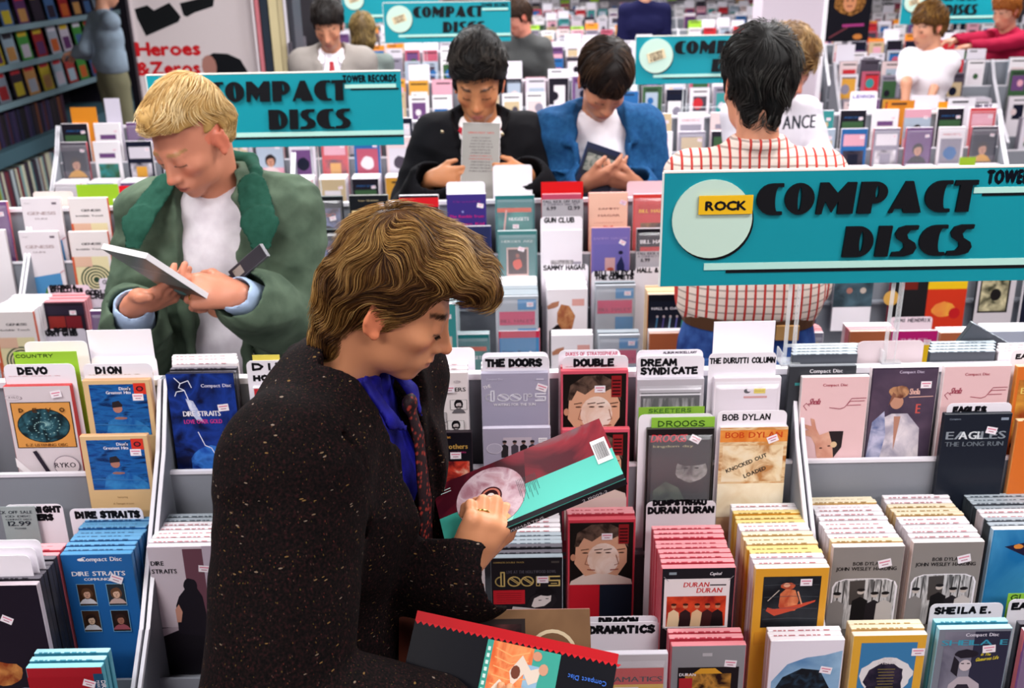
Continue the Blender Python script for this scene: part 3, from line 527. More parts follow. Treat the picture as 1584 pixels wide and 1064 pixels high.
# --- plain stack boxes: only edges are seen
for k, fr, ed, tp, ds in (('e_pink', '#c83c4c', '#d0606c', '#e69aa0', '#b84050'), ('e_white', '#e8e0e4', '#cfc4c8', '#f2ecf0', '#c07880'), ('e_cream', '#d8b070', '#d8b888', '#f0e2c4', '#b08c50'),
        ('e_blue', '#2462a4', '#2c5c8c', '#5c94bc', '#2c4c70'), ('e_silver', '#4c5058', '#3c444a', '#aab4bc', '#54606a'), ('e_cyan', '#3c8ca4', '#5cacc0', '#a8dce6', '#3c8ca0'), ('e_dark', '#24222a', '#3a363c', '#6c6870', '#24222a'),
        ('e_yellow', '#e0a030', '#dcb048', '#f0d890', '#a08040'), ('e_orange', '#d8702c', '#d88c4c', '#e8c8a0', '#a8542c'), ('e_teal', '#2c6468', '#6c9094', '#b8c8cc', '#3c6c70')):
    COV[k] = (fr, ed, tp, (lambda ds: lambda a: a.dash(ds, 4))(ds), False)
# --- procedural covers for the far racks
PAL = ['#e6dce2', '#d8d0da', '#201c26', '#c83038', '#2c64a0', '#d89c3c', '#8c8494', '#e0c8c8', '#3c8c8c', '#6c4878', '#efe8ec', '#b8586c', '#4c4450', '#a8b4c4', '#c8b08c', '#3c5c3c', '#e2a4b4', '#171a2c']
PN = ['white', 'pale grey', 'black', 'red', 'blue', 'amber', 'grey', 'pale pink', 'teal', 'plum', 'white', 'rose', 'charcoal', 'pale blue', 'tan', 'green', 'pink', 'navy']
def far_cover(i):
    def fn(a):
        r_ = random.Random(i*13+5); p = lambda: r_.choice(PAL)
        t = r_.randrange(4)
        if t == 0: a.rect(.1, .35, .9, .8, p()); a.ell(.5, .55, .25, .25, p(), 14, .1); a.fit('ABCDEF'[:r_.randint(4, 6)], .15, .85, .86, .06, p())
        if t == 1: a.rect(0, .5, 1, .85, p()); a.head(.5, .6, .2, '#c08c74', '#2a2020', p())
        if t == 2: a.rect(.12, .2, .88, .62, NZ(p(), p(), 20)); a.rect(.2, .72, .8, .8, p())
        if t == 3: a.rect(.1, .7, .9, .9, p()); a.rect(.1, .3, .9, .62, NZ(p(), p(), 14)); a.rect(.3, .38, .7, .56, p())
        a.sticker(.8, .85, r_.uniform(-.3, .3))
    return fn
NFC = 26
for i in range(NFC):
    c = PAL[i % len(PAL)]; e = random.Random(i).choice(['#e4dce2', '#d6ccd2', '#a8a0a8', '#c86870', '#efe9ee']); COV['far%d' % i] = (c, e, '#ece4ea', far_cover(i), i % 3 == 0)

PR = {}
KV = dict(tanword=.68, redword=.62, redscene=.6, yellowframe=.62, archphoto=.62, yellowhalo=.8, cyanword=.72, navyword=.62, portraits=.56, lilacword=.55, lilacband=.5, doubleface=.85, doubleface2=.85, goldword=.58, fireband=.72, bluesinger=.7, galaxy=.85, fourportraits=.8, whitecurve=.8, whitecard=.75, greyscene=.8)
TH_ = .0135
def proto(key, wd=.14, h=.305):
    if key in PR: return PR[key]
    fr, ed, tp, fn, pl = COV[key]
    bm = bmesh.new(); bmesh.ops.create_cube(bm, size=1)
    for v in bm.verts: v.co = Vector((v.co.x*wd, v.co.y*TH_, (v.co.z+.5)*h))
    bmesh.ops.bevel(bm, geom=bm.edges, offset=.0012, segments=1, affect='EDGES')
    me = bpy.data.meshes.new('cd_longbox')
    coat = .07 if not pl else .4
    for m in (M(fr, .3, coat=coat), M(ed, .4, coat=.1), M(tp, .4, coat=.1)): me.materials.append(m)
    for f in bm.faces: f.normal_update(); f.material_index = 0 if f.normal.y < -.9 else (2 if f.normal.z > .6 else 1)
    bm.to_mesh(me); bm.free()
    a = Art(wd, h); random.seed(hash(key) % 1000 if False else len(key)*31+ord(key[-1])); a.k = KV.get(key, 1.); fn(a)
    pm = a.mesh('cover_print') if a.mb.v else None
    gl = None
    if pl:   # clear blister shell standing proud of the card
        b = MB(); g = M('#ffffff', .06, trans=1, spec=.5)
        q = [(-.066, .1), (.066, .1), (.066, .29), (-.066, .29)]; i_ = [(-.06, .108), (.06, .108), (.06, .282), (-.06, .282)]
        b.add([(x, -.0005, z) for x, z in q]+[(x, -.0075, z) for x, z in i_], [(0, 1, 5, 4), (1, 2, 6, 5), (2, 3, 7, 6), (3, 0, 4, 7), (4, 5, 6, 7)], M('#f4f0f8', .08, alpha=.13, coat=1, spec=.8)); gl = MB
        gl = b
    PR[key] = (me, pm, gl); return PR[key]
_GM = {}
NBOX = [0]
SN = {'e_pink': 'pink-edged', 'e_white': 'white-edged', 'e_cream': 'cream-edged', 'e_blue': 'blue-edged', 'e_silver': 'silver-edged', 'e_cyan': 'light-blue-edged', 'e_dark': 'dark-edged', 'e_yellow': 'yellow-edged', 'e_orange': 'orange-edged', 'e_teal': 'teal-edged'}
def box_at(key, x, y, z, tilt, label, group=None, yaw=0, name='cd_longbox'):
    me, pm, gl = proto(key); NBOX[0] += 1
    o = bpy.data.objects.new(name, me); COL.objects.link(o); o.location = (x, y, z); o.rotation_euler = (-tilt, 0, yaw)
    tag(o, label, 'CD longbox', group)
    if pm:
        c = bpy.data.objects.new('cover_print', pm); COL.objects.link(c); c.parent = o; c.location = (0, -TH_/2, 0)
    if gl:
        if key not in _GM: _GM[key] = gl.build('blister_shell').data; bpy.data.objects.remove([q for q in bpy.data.objects if q.data == _GM[key]][0])
        g = bpy.data.objects.new('blister_shell', _GM[key]); COL.objects.link(g); g.parent = o; g.location = (0, -TH_/2, 0)
    return o
# divider cards --------------------------------------------------
def card_at(x, y, z, wd, ht, label, lines=(), col='#f1ebf2', tilt=.03, group=None, square=False, yaw=0, th=.03):
    """z = top of the card; ht = full height"""
    r = .0 if square else .012; P = [(-wd/2, 0), (wd/2, 0)]
    for cx, a0 in ((wd/2-r, 0), (-wd/2+r, PI/2)):
        P += [(cx+r*math.cos(a0+PI/2*i/4), ht-r+r*math.sin(a0+PI/2*i/4)) for i in range(5)] if r else [(cx, ht)]
    mb = MB(); mb.prism(P, 1, -.0006, .0006, M(col, .55)); o = mb.build('divider_card')
    o.location = (x, y, z-ht); o.rotation_euler = (-tilt, 0, yaw); tag(o, label, 'divider card', group)
    if lines:
        a = Art(wd, ht)
        for t, u0, u1, dv, size, colr, mode in lines:
            v = 1-dv/ht
            (a.hand(t, u0, u1, v, size, colr, th) if mode == 'h' else a.fit(t, u0, u1, v, size, colr))
        me = a.mesh('lettering'); c = bpy.data.objects.new('lettering', me); COL.objects.link(c); c.parent = o; c.location = (0, -.0006, 0)
    return o
# ------------------------------------------------------------------ room shell
def struct(mb, name, parent=None):
    o = mb.build(name, parent)
    if not parent: o['kind'] = 'structure'
    return o
XL, XR, YB, YE = -7.2, 8.2, -2.6, 19.0
floor_m = NZ('#6c5a5e', '#7c6a6c', 6); wall_m = M('#8c8690', .7); ceil_m = M('#8c888c', .8)
b = MB(); b.box(XL, XR, YB, YE, -.1, 0, floor_m); struct(b, 'floor')
b = MB(); b.box(XL, XR, YB, YE, CEIL, CEIL+.1, ceil_m); struct(b, 'ceiling')
for nm, q in (('wall_left', (XL-.1, XL, YB, YE)), ('wall_right', (XR, XR+.1, YB, YE)), ('wall_back', (XL, XR, YE, YE+.1)), ('wall_front', (XL, XR, YB-.1, YB))):
    b = MB(); b.box(*q, 0, CEIL, M('#4c4450', .7) if nm == 'wall_left' else wall_m); struct(b, nm)
for i, (x, y) in enumerate(FIX):  # housings for every lamp, the added row behind the camera included
    t = empty('ceiling_light', (x, y, CEIL), 0, 'white fluorescent ceiling light over the record store aisles', 'ceiling light', 'fluorescent lights on the ceiling')
    b = MB(); m = M('#e8e8ec', .5)
    for q in ((-.8,-.77,-.33,.33), (.77,.8,-.33,.33), (-.77,.77,-.33,-.3), (-.77,.77,.3,.33)): b.box(*q, -.07, 0, m)
    b.box(-.77, .77, -.3, .3, -.02, 0, m); b.build('housing', t)
    for k in (-.18, 0, .18):
        e = bpy.data.materials.get('tube_glow')
        if not e:
            e = bpy.data.materials.new('tube_glow'); e.use_nodes = True; n = e.node_tree.nodes['Principled BSDF']
            n.inputs['Emission Color'].default_value = (1, .96, .95, 1); n.inputs['Emission Strength'].default_value = 3
        b = MB(); b.tube([(-.74, k, -.045), (.74, k, -.045)], .016, e, 8); b.build('fluorescent_tube', t)
# square pillar between the far racks
b = MB(); pm_ = M('#cbbdc8', .6); b.box(1.86, 2.3, 7.6, 7.9, 0, CEIL, pm_); o = b.build('trim_1'); o['kind'] = 'structure'
b = MB(); b.box(2.3, 2.33, 7.585, 7.62, .75, CEIL, M('#f4eef4', .4)); b.build('corner_guard', o)

# ------------------------------------------------------------------ display racks
RM = M('#878a92', .5, bump=(60, .15, .001)); RW = M('#e9e5ec', .35, coat=.3); RG = M('#8f9098', .55)
CLR = M('#f2f4f6', .05, alpha=.16, coat=1, spec=.8)
def rack(y0, xs, label, partitions=True):
    x0, x1 = xs[0], xs[-1]
    t = empty('cd_rack', ((x0+x1)/2, y0+1.75, 0), 0, label, 'display rack'); X = (x0+x1)/2; Y = y0+1.75
    def part(name, m, *boxes):
        b = MB()
        for q in boxes: b.box(q[0]-X, q[1]-X, q[2]+y0-Y, q[3]+y0-Y, q[4], q[5], m)
        return b.build(name, t)
    part('back_panel', RM, (x0, x1, 1.945, 1.958, 0, 1.255)); part('top_rail', RW, (x0, x1, 1.94, 1.963, 1.255, 1.268))
    part('upper_shelf', RM, (x0, x1, 1.866, 1.945, .968, .98)); part('riser_panel', RM, (x0, x1, 1.86, 1.866, .7, 1.085)); part('riser_rail', RW, (x0, x1, 1.858, 1.868, 1.085, 1.092))
    part('ledge', RM, (x0, x1, 1.832, 1.86, .884, .892)); part('bin_floor', RM, (x0, x1, 1.636, 1.86, .695, .705))
    part('lower_riser', RM, (x0, x1, 1.632, 1.638, .57, .74)); part('lower_floor', RM, (x0, x1, 1.5, 1.632, .57, .58)); part('front_panel', RM, (x0, x1, 1.485, 1.5, .08, .66)); part('front_rail', RW, (x0, x1, 1.482, 1.503, .66, .668))
    part('base_plinth', RG, (x0, x1, 1.53, 2.1, 0, .08)); part('rear_shelf', RM, (x0, x1, 1.958, 2.05, .968, .98)); part('rear_panel', RM, (x0, x1, 2.05, 2.06, .08, 1.085))
    for i, xx in enumerate(xs):
        P = [(1.962, 0), (1.962, 1.268), (1.93, 1.272), (1.858, 1.14), (1.632, .86), (1.483, .72), (1.483, 0)]; P = [(a+y0-Y, z) for a, z in P]
        b = MB(); b.prism(P, 0, xx-X-.011, xx-X-.002, RM); b.prism(P, 0, xx-X+.002, xx-X+.011, RM); b.build('end_panel' if i in (0, len(xs)-1) else 'partition', t)
        b = MB()
        for dx in (-.0065, .0065):
            for (a, z), (c, w_) in zip(P[2:5], P[3:6]): b.tube([(xx-X+dx, a, z+.002), (xx-X+dx, c, w_+.002)], .0055, RW, 4)
        b.build('edge_strip', t)
    return t
rack(0, (-2.13, -.737, .598, 2.0), 'grey and white front display rack full of CD longboxes beside the man in tweed')
rack(1.585, (-3.1, -1.72, -.34, 1.04, 2.42, 3.2), 'second grey display rack, its back to the three shoppers with lowered heads')
# carve-out note: floors of the C and D rows
ZA, ZB, ZC, ZD = .985, .896, .708, .585
H = .305
ORD = ['first', 'second', 'third', 'fourth', 'fifth', 'sixth', 'seventh', 'eighth', 'ninth', 'tenth', 'eleventh', 'twelfth', 'thirteenth', 'fourteenth', 'fifteenth', 'sixteenth', 'seventeenth', 'eighteenth', 'nineteenth', 'twentieth']
BULK = []
def rowA(y0, pl, pr, yt, key, label, row='A', tilt=None, group=None):
    Yt = y0+({'A': 1.897, 'B': 1.845}[row]); tl = tilt if tilt is not None else {'A': .055, 'B': .04}[row]
    p = PY((pl+pr)/2, yt, Yt); base = {'A': ZA, 'B': ZB}[row]
    z = min(max(p[2]-H*math.cos(tl), base-.022), base+.045)
    if ('hidden' in label and 'half hidden' not in label) or 'behind the large sign' in label: BULK.append((p[0], Yt-H*math.sin(tl)*.5, z, COV[key][0], COV[key][2])); return None
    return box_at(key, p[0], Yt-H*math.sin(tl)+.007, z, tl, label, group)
EXT = []
def stack(y0, pl, pr, yf, yb, front, edges, label, glabel, row='C', n=None, fl=None, tilt=.03, group=None):
    Zt = {'C': ZC, 'D': ZD}[row]+H
    a = PZ((pl+pr)/2, yf, Zt); Yb = PZ((pl+pr)/2, yb, Zt)[1]; Yf = a[1]
    lim = y0+(1.825 if yb > 0 and row == 'C' else 1.62)
    if row == 'D': Yb = min(Yb, y0+1.62)
    else: Yb = min(Yb, y0+1.845)
    cnt = n or max(1, int((Yb-Yf)/.0152)); step = max(.0145, (Yb-Yf)/cnt); base = {'C': ZC, 'D': ZD}[row]
    if row == 'C' and Yf < y0+1.645: EXT.append((y0, a[0], Yf))
    if 'hidden' in label: BULK.append((a[0], Yf, base, COV[front][0], COV[front][2]))
    else: box_at(front, a[0], Yf+TH_/2-H*math.sin(tilt), base, tilt, label)
    r_ = random.Random(int(pl*7+yf+5000))
    for i in range(1, cnt):
        e = edges[min(len(edges)-1, int(i*len(edges)/cnt))]
        if y0 > 0: BULK.append((a[0]+r_.uniform(-.0018, .0018), Yf+i*step-H*math.sin(tilt)+.004, base+r_.choice((0, .0015, .003)), COV[e][0], COV[e][2])); continue
        if glabel.startswith('hidden'):
            if y0 == 0: BULK.append((a[0], Yf+i*step, base, COV[e][0], COV[e][2]))
            continue
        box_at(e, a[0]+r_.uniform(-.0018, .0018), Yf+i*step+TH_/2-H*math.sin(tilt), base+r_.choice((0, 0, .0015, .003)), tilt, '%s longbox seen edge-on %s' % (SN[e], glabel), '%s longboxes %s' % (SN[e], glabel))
# ---- front rack, upper row
A1 = [(5, 107, 597, 'galaxy', 'off-white longbox with a spiral galaxy in an orange square, far left'),
 (126, 231, 588, 'bluesinger', 'cream longbox with a singer on blue, the upper and rear of the two alike'),
 (254, 362, 578, 'lightning', 'dark blue longbox with white lightning bolts, left of the tweed jacket'),
 (392, 498, 600, 'far3', 'red longbox hidden behind the tweed jacket, upper row of the front rack'), (505, 610, 600, 'far8', 'teal longbox hidden behind the man\'s neck, upper row of the front rack'),
 (618, 724, 577, 'portraits', 'pinkish-white longbox printed with seven square black-and-white portraits under the man\'s chin'),
 (744, 848, 577, 'lilacword', 'lilac-grey longbox with white outlined lettering in the upper row'),
 (868, 972, 573, 'doubleface', 'longbox with a merged double face under the pink-lettered white card'),
 (985, 1090, 592, 'blister', 'clear blister longbox between the double face and the white card box'),
 (1112, 1202, 586, 'whitecard', 'white longbox with a yellow square under the tallest blank card'),
 (1222, 1325, 566, 'cdblack', 'black longbox peeping out above the pink script longbox at the right'),
 (1348, 1455, 568, 'mauveportrait', 'mauve longbox with a portrait of a person in a white jacket'),
 (1462, 1566, 566, 'pinkscript', 'pink longbox with red script lettering above the dark navy one at right'),
 (1574, 1680, 566, 'orangeline', 'orange longbox cut by the right edge, upper row of the front rack')]
for pl, pr, y, k, lb in A1: rowA(0, pl, pr, y, k, lb)
def behind(y0, pl, pr, y, e, n, lb, row='A'):
    for i in range(n):
        Yt = y0+{'A': 1.897, 'B': 1.845}[row]+.0145*(i+1); p = PY((pl+pr)/2, y, Yt-.0145*(i+1)); tl = .055
        if Yt-H*math.sin(tl)+.014 > y0+1.94: break
        box_at(e, p[0], Yt-H*math.sin(tl)+.007, {'A': ZA, 'B': ZB}[row]+.004*(i+1), tl, '%s longbox seen edge-on %s' % (SN[e], lb), '%s longboxes %s' % (SN[e], lb))
behind(0, 868, 972, 573, 'e_pink', 2, 'behind the merged double face in the upper row')
behind(0, 744, 848, 577, 'e_white', 2, 'behind the lilac-grey box with outlined lettering')
behind(0, 5, 107, 597, 'e_pink', 2, 'behind the spiral galaxy box')
behind(0, 126, 231, 588, 'e_cream', 1, 'behind the upper cream box of the blue singer'); behind(0, 618, 724, 577, 'e_white', 2, 'behind the box of seven portraits')
behind(0, 254, 362, 578, 'e_dark', 2, 'behind the lightning box')
o = rowA(0, 1237, 1343, 578, 'pinkscript', 'pink longbox with red script and an upturned face, left of the mauve portrait'); o.location.y -= .016
B1 = [(120, 229, 674, 'bluesinger', 'cream longbox with a singer on blue, the lower and front of the two alike'),
 (622, 733, 672, 'fireband', 'black longbox with gold lettering over a red glow beside the tweed lapel'),
 (745, 853, 662, 'lilacband', 'lilac longbox with four small standing figures above the held longbox'),
 (868, 976, 664, 'doubleface', 'longbox with a merged double face half hidden by the held longbox'),
 (1000, 1106, 668, 'redword', 'black longbox with slanted red lettering under the green divider label'),
 (1113, 1221, 663, 'tanword', 'orange and tan longbox with stencil words set aslant'),
 (1466, 1563, 640, 'navyword', 'dark navy longbox with pale grey lettering at the right of the front rack'),
 (1575, 1680, 650, 'e_orange', 'orange longbox cut by the right edge, second row of the front rack'),
 (390, 498, 690, 'far6', 'grey longbox hidden behind the tweed shoulder, second row'), (505, 612, 690, 'far11', 'rose longbox hidden behind the tweed shoulder, second row')]
for pl, pr, y, k, lb in B1: rowA(0, pl, pr, y, k, lb, 'B')
# ---- front rack, deep bin
stack(0, 90, 205, 857, 800, 'fourportraits', ['e_blue'], 'blue longbox with four small colour portraits at the lower left', 'behind the blue box of four portraits')
stack(0, -40, 38, 905, 840, 'darkorange', ['e_dark', 'e_dark', 'e_pink'], 'dark longbox with an orange creature at the lower left edge', 'behind the dark box at the lower left edge')
stack(0, 226, 335, 845, 793, 'silhouette', ['e_white', 'e_white', 'e_silver'], 'mauve-white longbox with a dark standing silhouette, left of the tweed sleeve', 'behind the box with the dark silhouette')
stack(0, 350, 460, 850, 800, 'far2', ['e_dark'], 'black longbox hidden behind the tweed jacket, deep bin', 'hidden by the tweed jacket, left half'); stack(0, 480, 600, 860, 810, 'far12', ['e_dark'], 'charcoal longbox hidden behind the tweed jacket, deep bin', 'hidden by the tweed jacket, right half')
stack(0, 650, 736, 862, 850, 'portraits', ['e_white'], 'pinkish-white portrait longbox below the fist that holds a longbox', 'behind the portrait box below the fist')
stack(0, 758, 871, 862, 785, 'goldword', ['e_dark', 'e_silver', 'e_white', 'e_white'], 'black longbox with gold outlined lettering and a red square', 'behind the box with gold outlined lettering')
stack(0, 876, 986, 803, 782, 'doubleface2', ['e_pink'], 'longbox with a merged double face and a red lower corner, front one', 'behind the front double face box')
stack(0, 1025, 1138, 878, 812, 'redscene', ['e_pink'], 'black longbox with a white panel, red words and a red group picture', 'behind the red group picture box')
stack(0, 1166, 1287, 878, 776, 'yellowframe', ['e_white', 'e_yellow', 'e_cream', 'e_white', 'e_yellow', 'e_white'], 'yellow-framed longbox with an orange guitar player on black', 'behind the yellow-framed guitar player')
stack(0, 1290, 1400, 845, 765, 'archphoto', ['e_cream', 'e_white', 'e_white', 'e_white', 'e_white', 'e_cream'], 'grey-brown longbox with an arched group photo, the left of the two alike', 'behind the left arched group photo')
stack(0, 1412, 1525, 838, 760, 'archphoto', ['e_white', 'e_white', 'e_cream', 'e_white'], 'grey-brown longbox with an arched group photo, the right of the two alike', 'behind the right arched group photo')
stack(0, 1532, 1650, 818, 760, 'bluebird', ['e_silver', 'e_white', 'e_silver', 'e_silver'], 'bright blue longbox with a dark bird shape at the right edge', 'behind the blue box at the right edge')
# ---- front rack, front row
stack(0, 36, 160, 1032, 1000, 'redlower', ['e_cyan'], 'red longbox with light blue top edge at the bottom left corner', 'behind the red box in the bottom left corner', 'D')
stack(0, 1038, 1156, 998, 970, 'greyscene', ['e_pink'], 'grey longbox with a dark panel and a red block at the bottom, right of centre', 'behind the grey box with a dark panel', 'D')
stack(0, 1192, 1308, 990, 968, 'whitecurve', ['e_white'], 'white longbox with a curved blue and black picture at the bottom', 'behind the white box with the curved picture', 'D', n=3)
stack(0, 1320, 1436, 982, 957, 'yellowhalo', ['e_cream'], 'yellow-framed longbox with a dark head and white halo of hair', 'behind the halo of hair box', 'D')
stack(0, 1452, 1568, 972, 955, 'cyanword', ['e_cyan'], 'grey longbox with blue letters and a portrait with dark hair, bottom right', 'behind the dark haired portrait at the bottom right', 'D')
stack(0, 1585, 1700, 975, 955, 'far9', ['e_dark'], 'plum longbox at the bottom right corner', 'at the bottom right corner', 'D')
stack(0, 925, 1025, 1012, 1005, 'yellowred', ['e_white'], 'blister longbox with a yellow and red inset at the bottom centre', 'behind the yellow and red inset', 'D', n=1)
# ---- divider cards of the front rack (label, lettering): z taken from where the card stands
def card(y0, row, pl, pr, yt, label, lines=(), col='#f1ebf2', dy=0, ht=None, square=False, th=.035):
    Yt = y0+{'A': 1.912, 'A2': 1.926, 'B': 1.856, 'K': 1.975, 'K2': 1.99}.get(row, 0)+dy
    if row in ('C', 'D'): Yt = y0+dy
    a = PY(pl, yt, Yt); c = PY(pr, yt, Yt)
    ht = ht or {'A': .34, 'A2': .35, 'B': .33, 'K': .35, 'K2': .37, 'C': .34, 'D': .34}[row]
    return card_at((a[0]+c[0])/2, Yt-.01, (a[2]+c[2])/2, c[0]-a[0], ht, label, lines, col, .03, None, square, 0, th)
card(0, 'A', 4, 114, 563, 'white divider card with four marker letters at the far left of the front rack', [('DEVO', .2, .6, .021, .09, K_, 'h')])
card(0, 'A', 127, 234, 562, 'white divider card with four marker letters above the cream singer box', [('DION', .18, .55, .021, .09, K_, 'h')])
card(0, 'A2', 20, 118, 544, 'bright green divider label at the upper left of the front rack', [('COUNTRY', .03, .62, .012, .05, '#2c3c1c', 'h')], '#9cc83c', square=True, th=.012)
card(0, 'K', 36, 134, 528, 'blank white divider card behind the green label', ()); card(0, 'K2', 133, 233, 510, 'tall blank white card beside the green jacket, left end of the front rack', (), square=True); card(0, 'K', 140, 241, 551, 'low blank white card under the tall blank one at the left', ())
card(0, 'A', 380, 488, 557, 'white divider card with marker letters cut off by the tweed shoulder', [('DIVINYLS', .09, 1.5, .02, .09, K_, 'h'), ('HORIZ', .09, .6, .044, .07, K_, 'h')]); card(0, 'A2', 390, 432, 549, 'yellow strip peeping over the card at the tweed shoulder', (), '#d8c858', square=True)
card(0, 'K', 640, 734, 538, 'blank white divider card beneath the man\'s nose'); 
card(0, 'A2', 745, 848, 545, 'rear white card behind the two-word card in the middle of the front rack'); card(0, 'A', 746, 850, 551, 'white divider card with two marker words above the outlined lettering box', [('THE DOORS', .05, .88, .021, .1, K_, 'h')], th=.04)
card(0, 'A2', 864, 960, 541, 'white card with faint pink writing behind the double face', [('DUKES OF STRATOSPHEAR', .12, .95, .012, .055, '#d87c90', 'h')], th=.012); card(0, 'A', 870, 972, 550, 'white divider card with one marker word above the merged double face', [('DOUBLE', .18, .78, .022, .1, K_, 'h')], th=.04)
card(0, 'A2', 985, 1088, 541, 'rear white card behind the card with two stacked words', [('ALBUM MISCELLANY', .4, .9, .008, .03, '#5c5460', 'h')], th=.01); card(0, 'A', 986, 1090, 550, 'white divider card with two stacked marker words above the clear blister box', [('DREAM', .06, .58, .021, .095, K_, 'h'), ('SYNDICATE', .06, .9, .04, .095, K_, 'h')], th=.035)
card(0, 'K2', 1105, 1200, 497, 'tallest blank white card in front of the blue jeans', (), square=True); card(0, 'A', 1097, 1202, 545, 'white divider card with three thin marker words under the tallest blank card', [('THE DURUTTI COLUMN', .02, .98, .023, .08, K_, 'h')], th=.02)
card(0, 'K', 1328, 1430, 527, 'blank pinkish card behind the stand of the large sign', (), '#d8c8cc'); card(0, 'A2', 1566, 1640, 540, 'white divider card cut by the right edge', [('EAGLES', .1, .8, .02, .09, K_, 'h')])
card(0, 'B', 988, 1104, 640, 'white card framing the lower green divider label', ()); card(0, 'B', 1008, 1106, 645, 'lower green divider label above the slanted red lettering', [('DROOGS', .1, .85, .02, .09, '#2c4c1c', 'h')], '#8cc040', dy=-.004, square=True, th=.018); card(0, 'B', 988, 1090, 629, 'green divider strip peeping over the lower green label', [('SKEETERS', .15, .8, .012, .06, '#4c7c2c', 'h')], '#86b43c', dy=.006, square=True, th=.015)
card(0, 'B', 1110, 1218, 635, 'white divider card with two thin marker words above the tan stencil box', [('BOB DYLAN', .08, .76, .02, .085, K_, 'h')], th=.02); card(0, 'B', 1466, 1566, 623, 'white divider card with one marker word above the dark navy box', [('EAGLES', .1, .6, .02, .085, K_, 'h')], th=.04)
card(0, 'C', 106, 220, 786, 'white divider card with two marker words above the blue portraits box', [('DIRE STRAITS', .08, .95, .021, .085, K_, 'h')], dy=1.80, th=.038)
card(0, 'C', 6, 96, 780, 'white divider card with two cut-off marker words behind the sale notice', [('MIDNIGHT', .2, .96, .018, .1, K_, 'h'), ('RUNNERS', .2, .8, .036, .1, K_, 'h')], dy=1.80, th=.045)
card(0, 'C', 0, 54, 783, 'small grey sale notice with black print at the left edge', [('KICK OFF SALE', -.2, .92, .016, .1, '#26303a', 'p'), ('CD DISC', .1, .85, .024, .06, '#26303a', 'p'), ('COMPACT DISCS', .1, .85, .031, .05, '#26303a', 'p'), ('12.99', .15, .8, .044, .16, '#1c2430', 'p'), ('TOWER', .3, .65, .052, .05, '#26303a', 'p')], '#9aa6a6', dy=1.79, ht=.3, square=True)
for i in range(3): card(0, 'C', -34+3*i, 62-8*i, 835+12*i, 'plain white divider card standing in the left stack below the sale notice', (), dy=1.625-.013*i).__setitem__('group', 'plain white cards in the left stack')
card(0, 'C', 1000, 1108, 775, 'white divider card with two marker words above the red group picture stack', [('DUMPSTRHAU', .1, .85, .008, .07, K_, 'h'), ('DURAN DURAN', .03, .97, .027, .09, K_, 'h')], dy=1.815, th=.035)
card(0, 'D', 905, 1022, 962, 'white divider card with one long marker word at the bottom centre', [('DRAMATICS', .06, .92, .024, .1, K_, 'h')], dy=1.598, th=.042); card(0, 'D', 905, 1018, 953, 'rear white card with half hidden marker word at the bottom centre', [('DRAGON', .2, .72, .018, .1, K_, 'h')], dy=1.606, th=.042)
card(0, 'D', 1440, 1553, 933, 'white divider card with a name in marker at the bottom right', [('SHEILA E.', .07, .82, .022, .09, K_, 'h')], dy=1.63, th=.036); card(0, 'D', 1562, 1670, 926, 'white divider card cut by the right edge, bottom right', [('EARTH', .05, .6, .022, .09, K_, 'h')], dy=1.63, th=.04); card(0, 'D', 1560, 1668, 917, 'green divider label at the bottom right edge', [('GLASS', .05, .6, .014, .08, '#2c4c1c', 'h')], '#8cc040', dy=1.64, square=True, th=.02)
# ---- boxes facing the other way behind the front rack's top rail
def rear(y0, pl, pr, y, e, lb, n=1):
    for i in range(n):
        p = PY((pl+pr)/2, y, y0+1.972+.0165*i); box_at(e, p[0], y0+1.972+.0165*i, min(max(p[2]-H, ZA), ZA+.012), 0, '%s longbox facing away %s' % (SN[e], lb), '%s longboxes facing away %s' % (SN[e], lb))
rear(0, 265, 370, 560, 'e_white', 'behind the top rail next to the green jacket', 4); rear(0, 1225, 1325, 548, 'e_silver', 'behind the top rail below the sign stand', 4); rear(0, 1440, 1535, 545, 'e_silver', 'behind the top rail at the right', 4); rear(0, 1545, 1640, 545, 'e_white', 'behind the top rail at the right edge', 3)
p = PY(1475, 560, 2.03); box_at('e_silver', p[0]-.06, 2.04, 1.03, 0, 'dark longbox leaning askew out of the row behind the front rack', None).rotation_euler = (0, .52, 0)

# ---- second rack
Y2 = 1.585
A2 = [(-60, 18, 312, 'far9', 'plum longbox at the left edge, upper row of the second rack'), (24, 98, 306, 'letterhouse', 'pale longbox with thin capitals, upper one at the left edge'), (102, 167, 306, 'spiral', 'pale longbox with a green spiral, the upper rear one'), (170, 240, 308, 'far1', 'pale grey longbox half hidden by the green jacket'),
 (250, 312, 306, 'far13', 'pale blue longbox hidden behind the green jacket, upper row'), (330, 392, 306, 'far14', 'tan longbox hidden behind the green jacket, upper row'), (400, 462, 306, 'e_white', 'white-edged longbox at the back of the green jacket collar'),
 (467, 531, 304, 'orangefaces', 'black longbox with orange faces, upper one right of the green jacket'), (537, 602, 302, 'creampanel', 'black longbox with a cream panel above the quiff of hair'), (615, 680, 302, 'redstripe', 'dark longbox with a red stripe above the quiff of hair'),
 (690, 752, 300, 'purpletext', 'purple longbox with magenta lettering in the second rack'), (764, 828, 302, 'tealphoto', 'teal blister longbox with an orange bar, upper one'), (838, 900, 300, 'saletop', 'magenta and red longbox behind a grey sale tag, upper row'),
 (910, 972, 298, 'peachlips', 'peach longbox with red lips'), (978, 1042, 300, 'redyellowtitle', 'red longbox with a yellow title beside the large sign'), (1052, 1114, 300, 'far8', 'teal longbox behind the large sign, upper row'), (1126, 1190, 300, 'far3', 'red longbox behind the large sign, upper row')]
A2 += [(1205+75*i, 1268+75*i, 298, 'far%d' % (5+2*i), ['blue', 'grey', 'amber', 'rose', 'pale blue'][i]+' longbox hidden by the large sign, upper row') for i in range(5)]
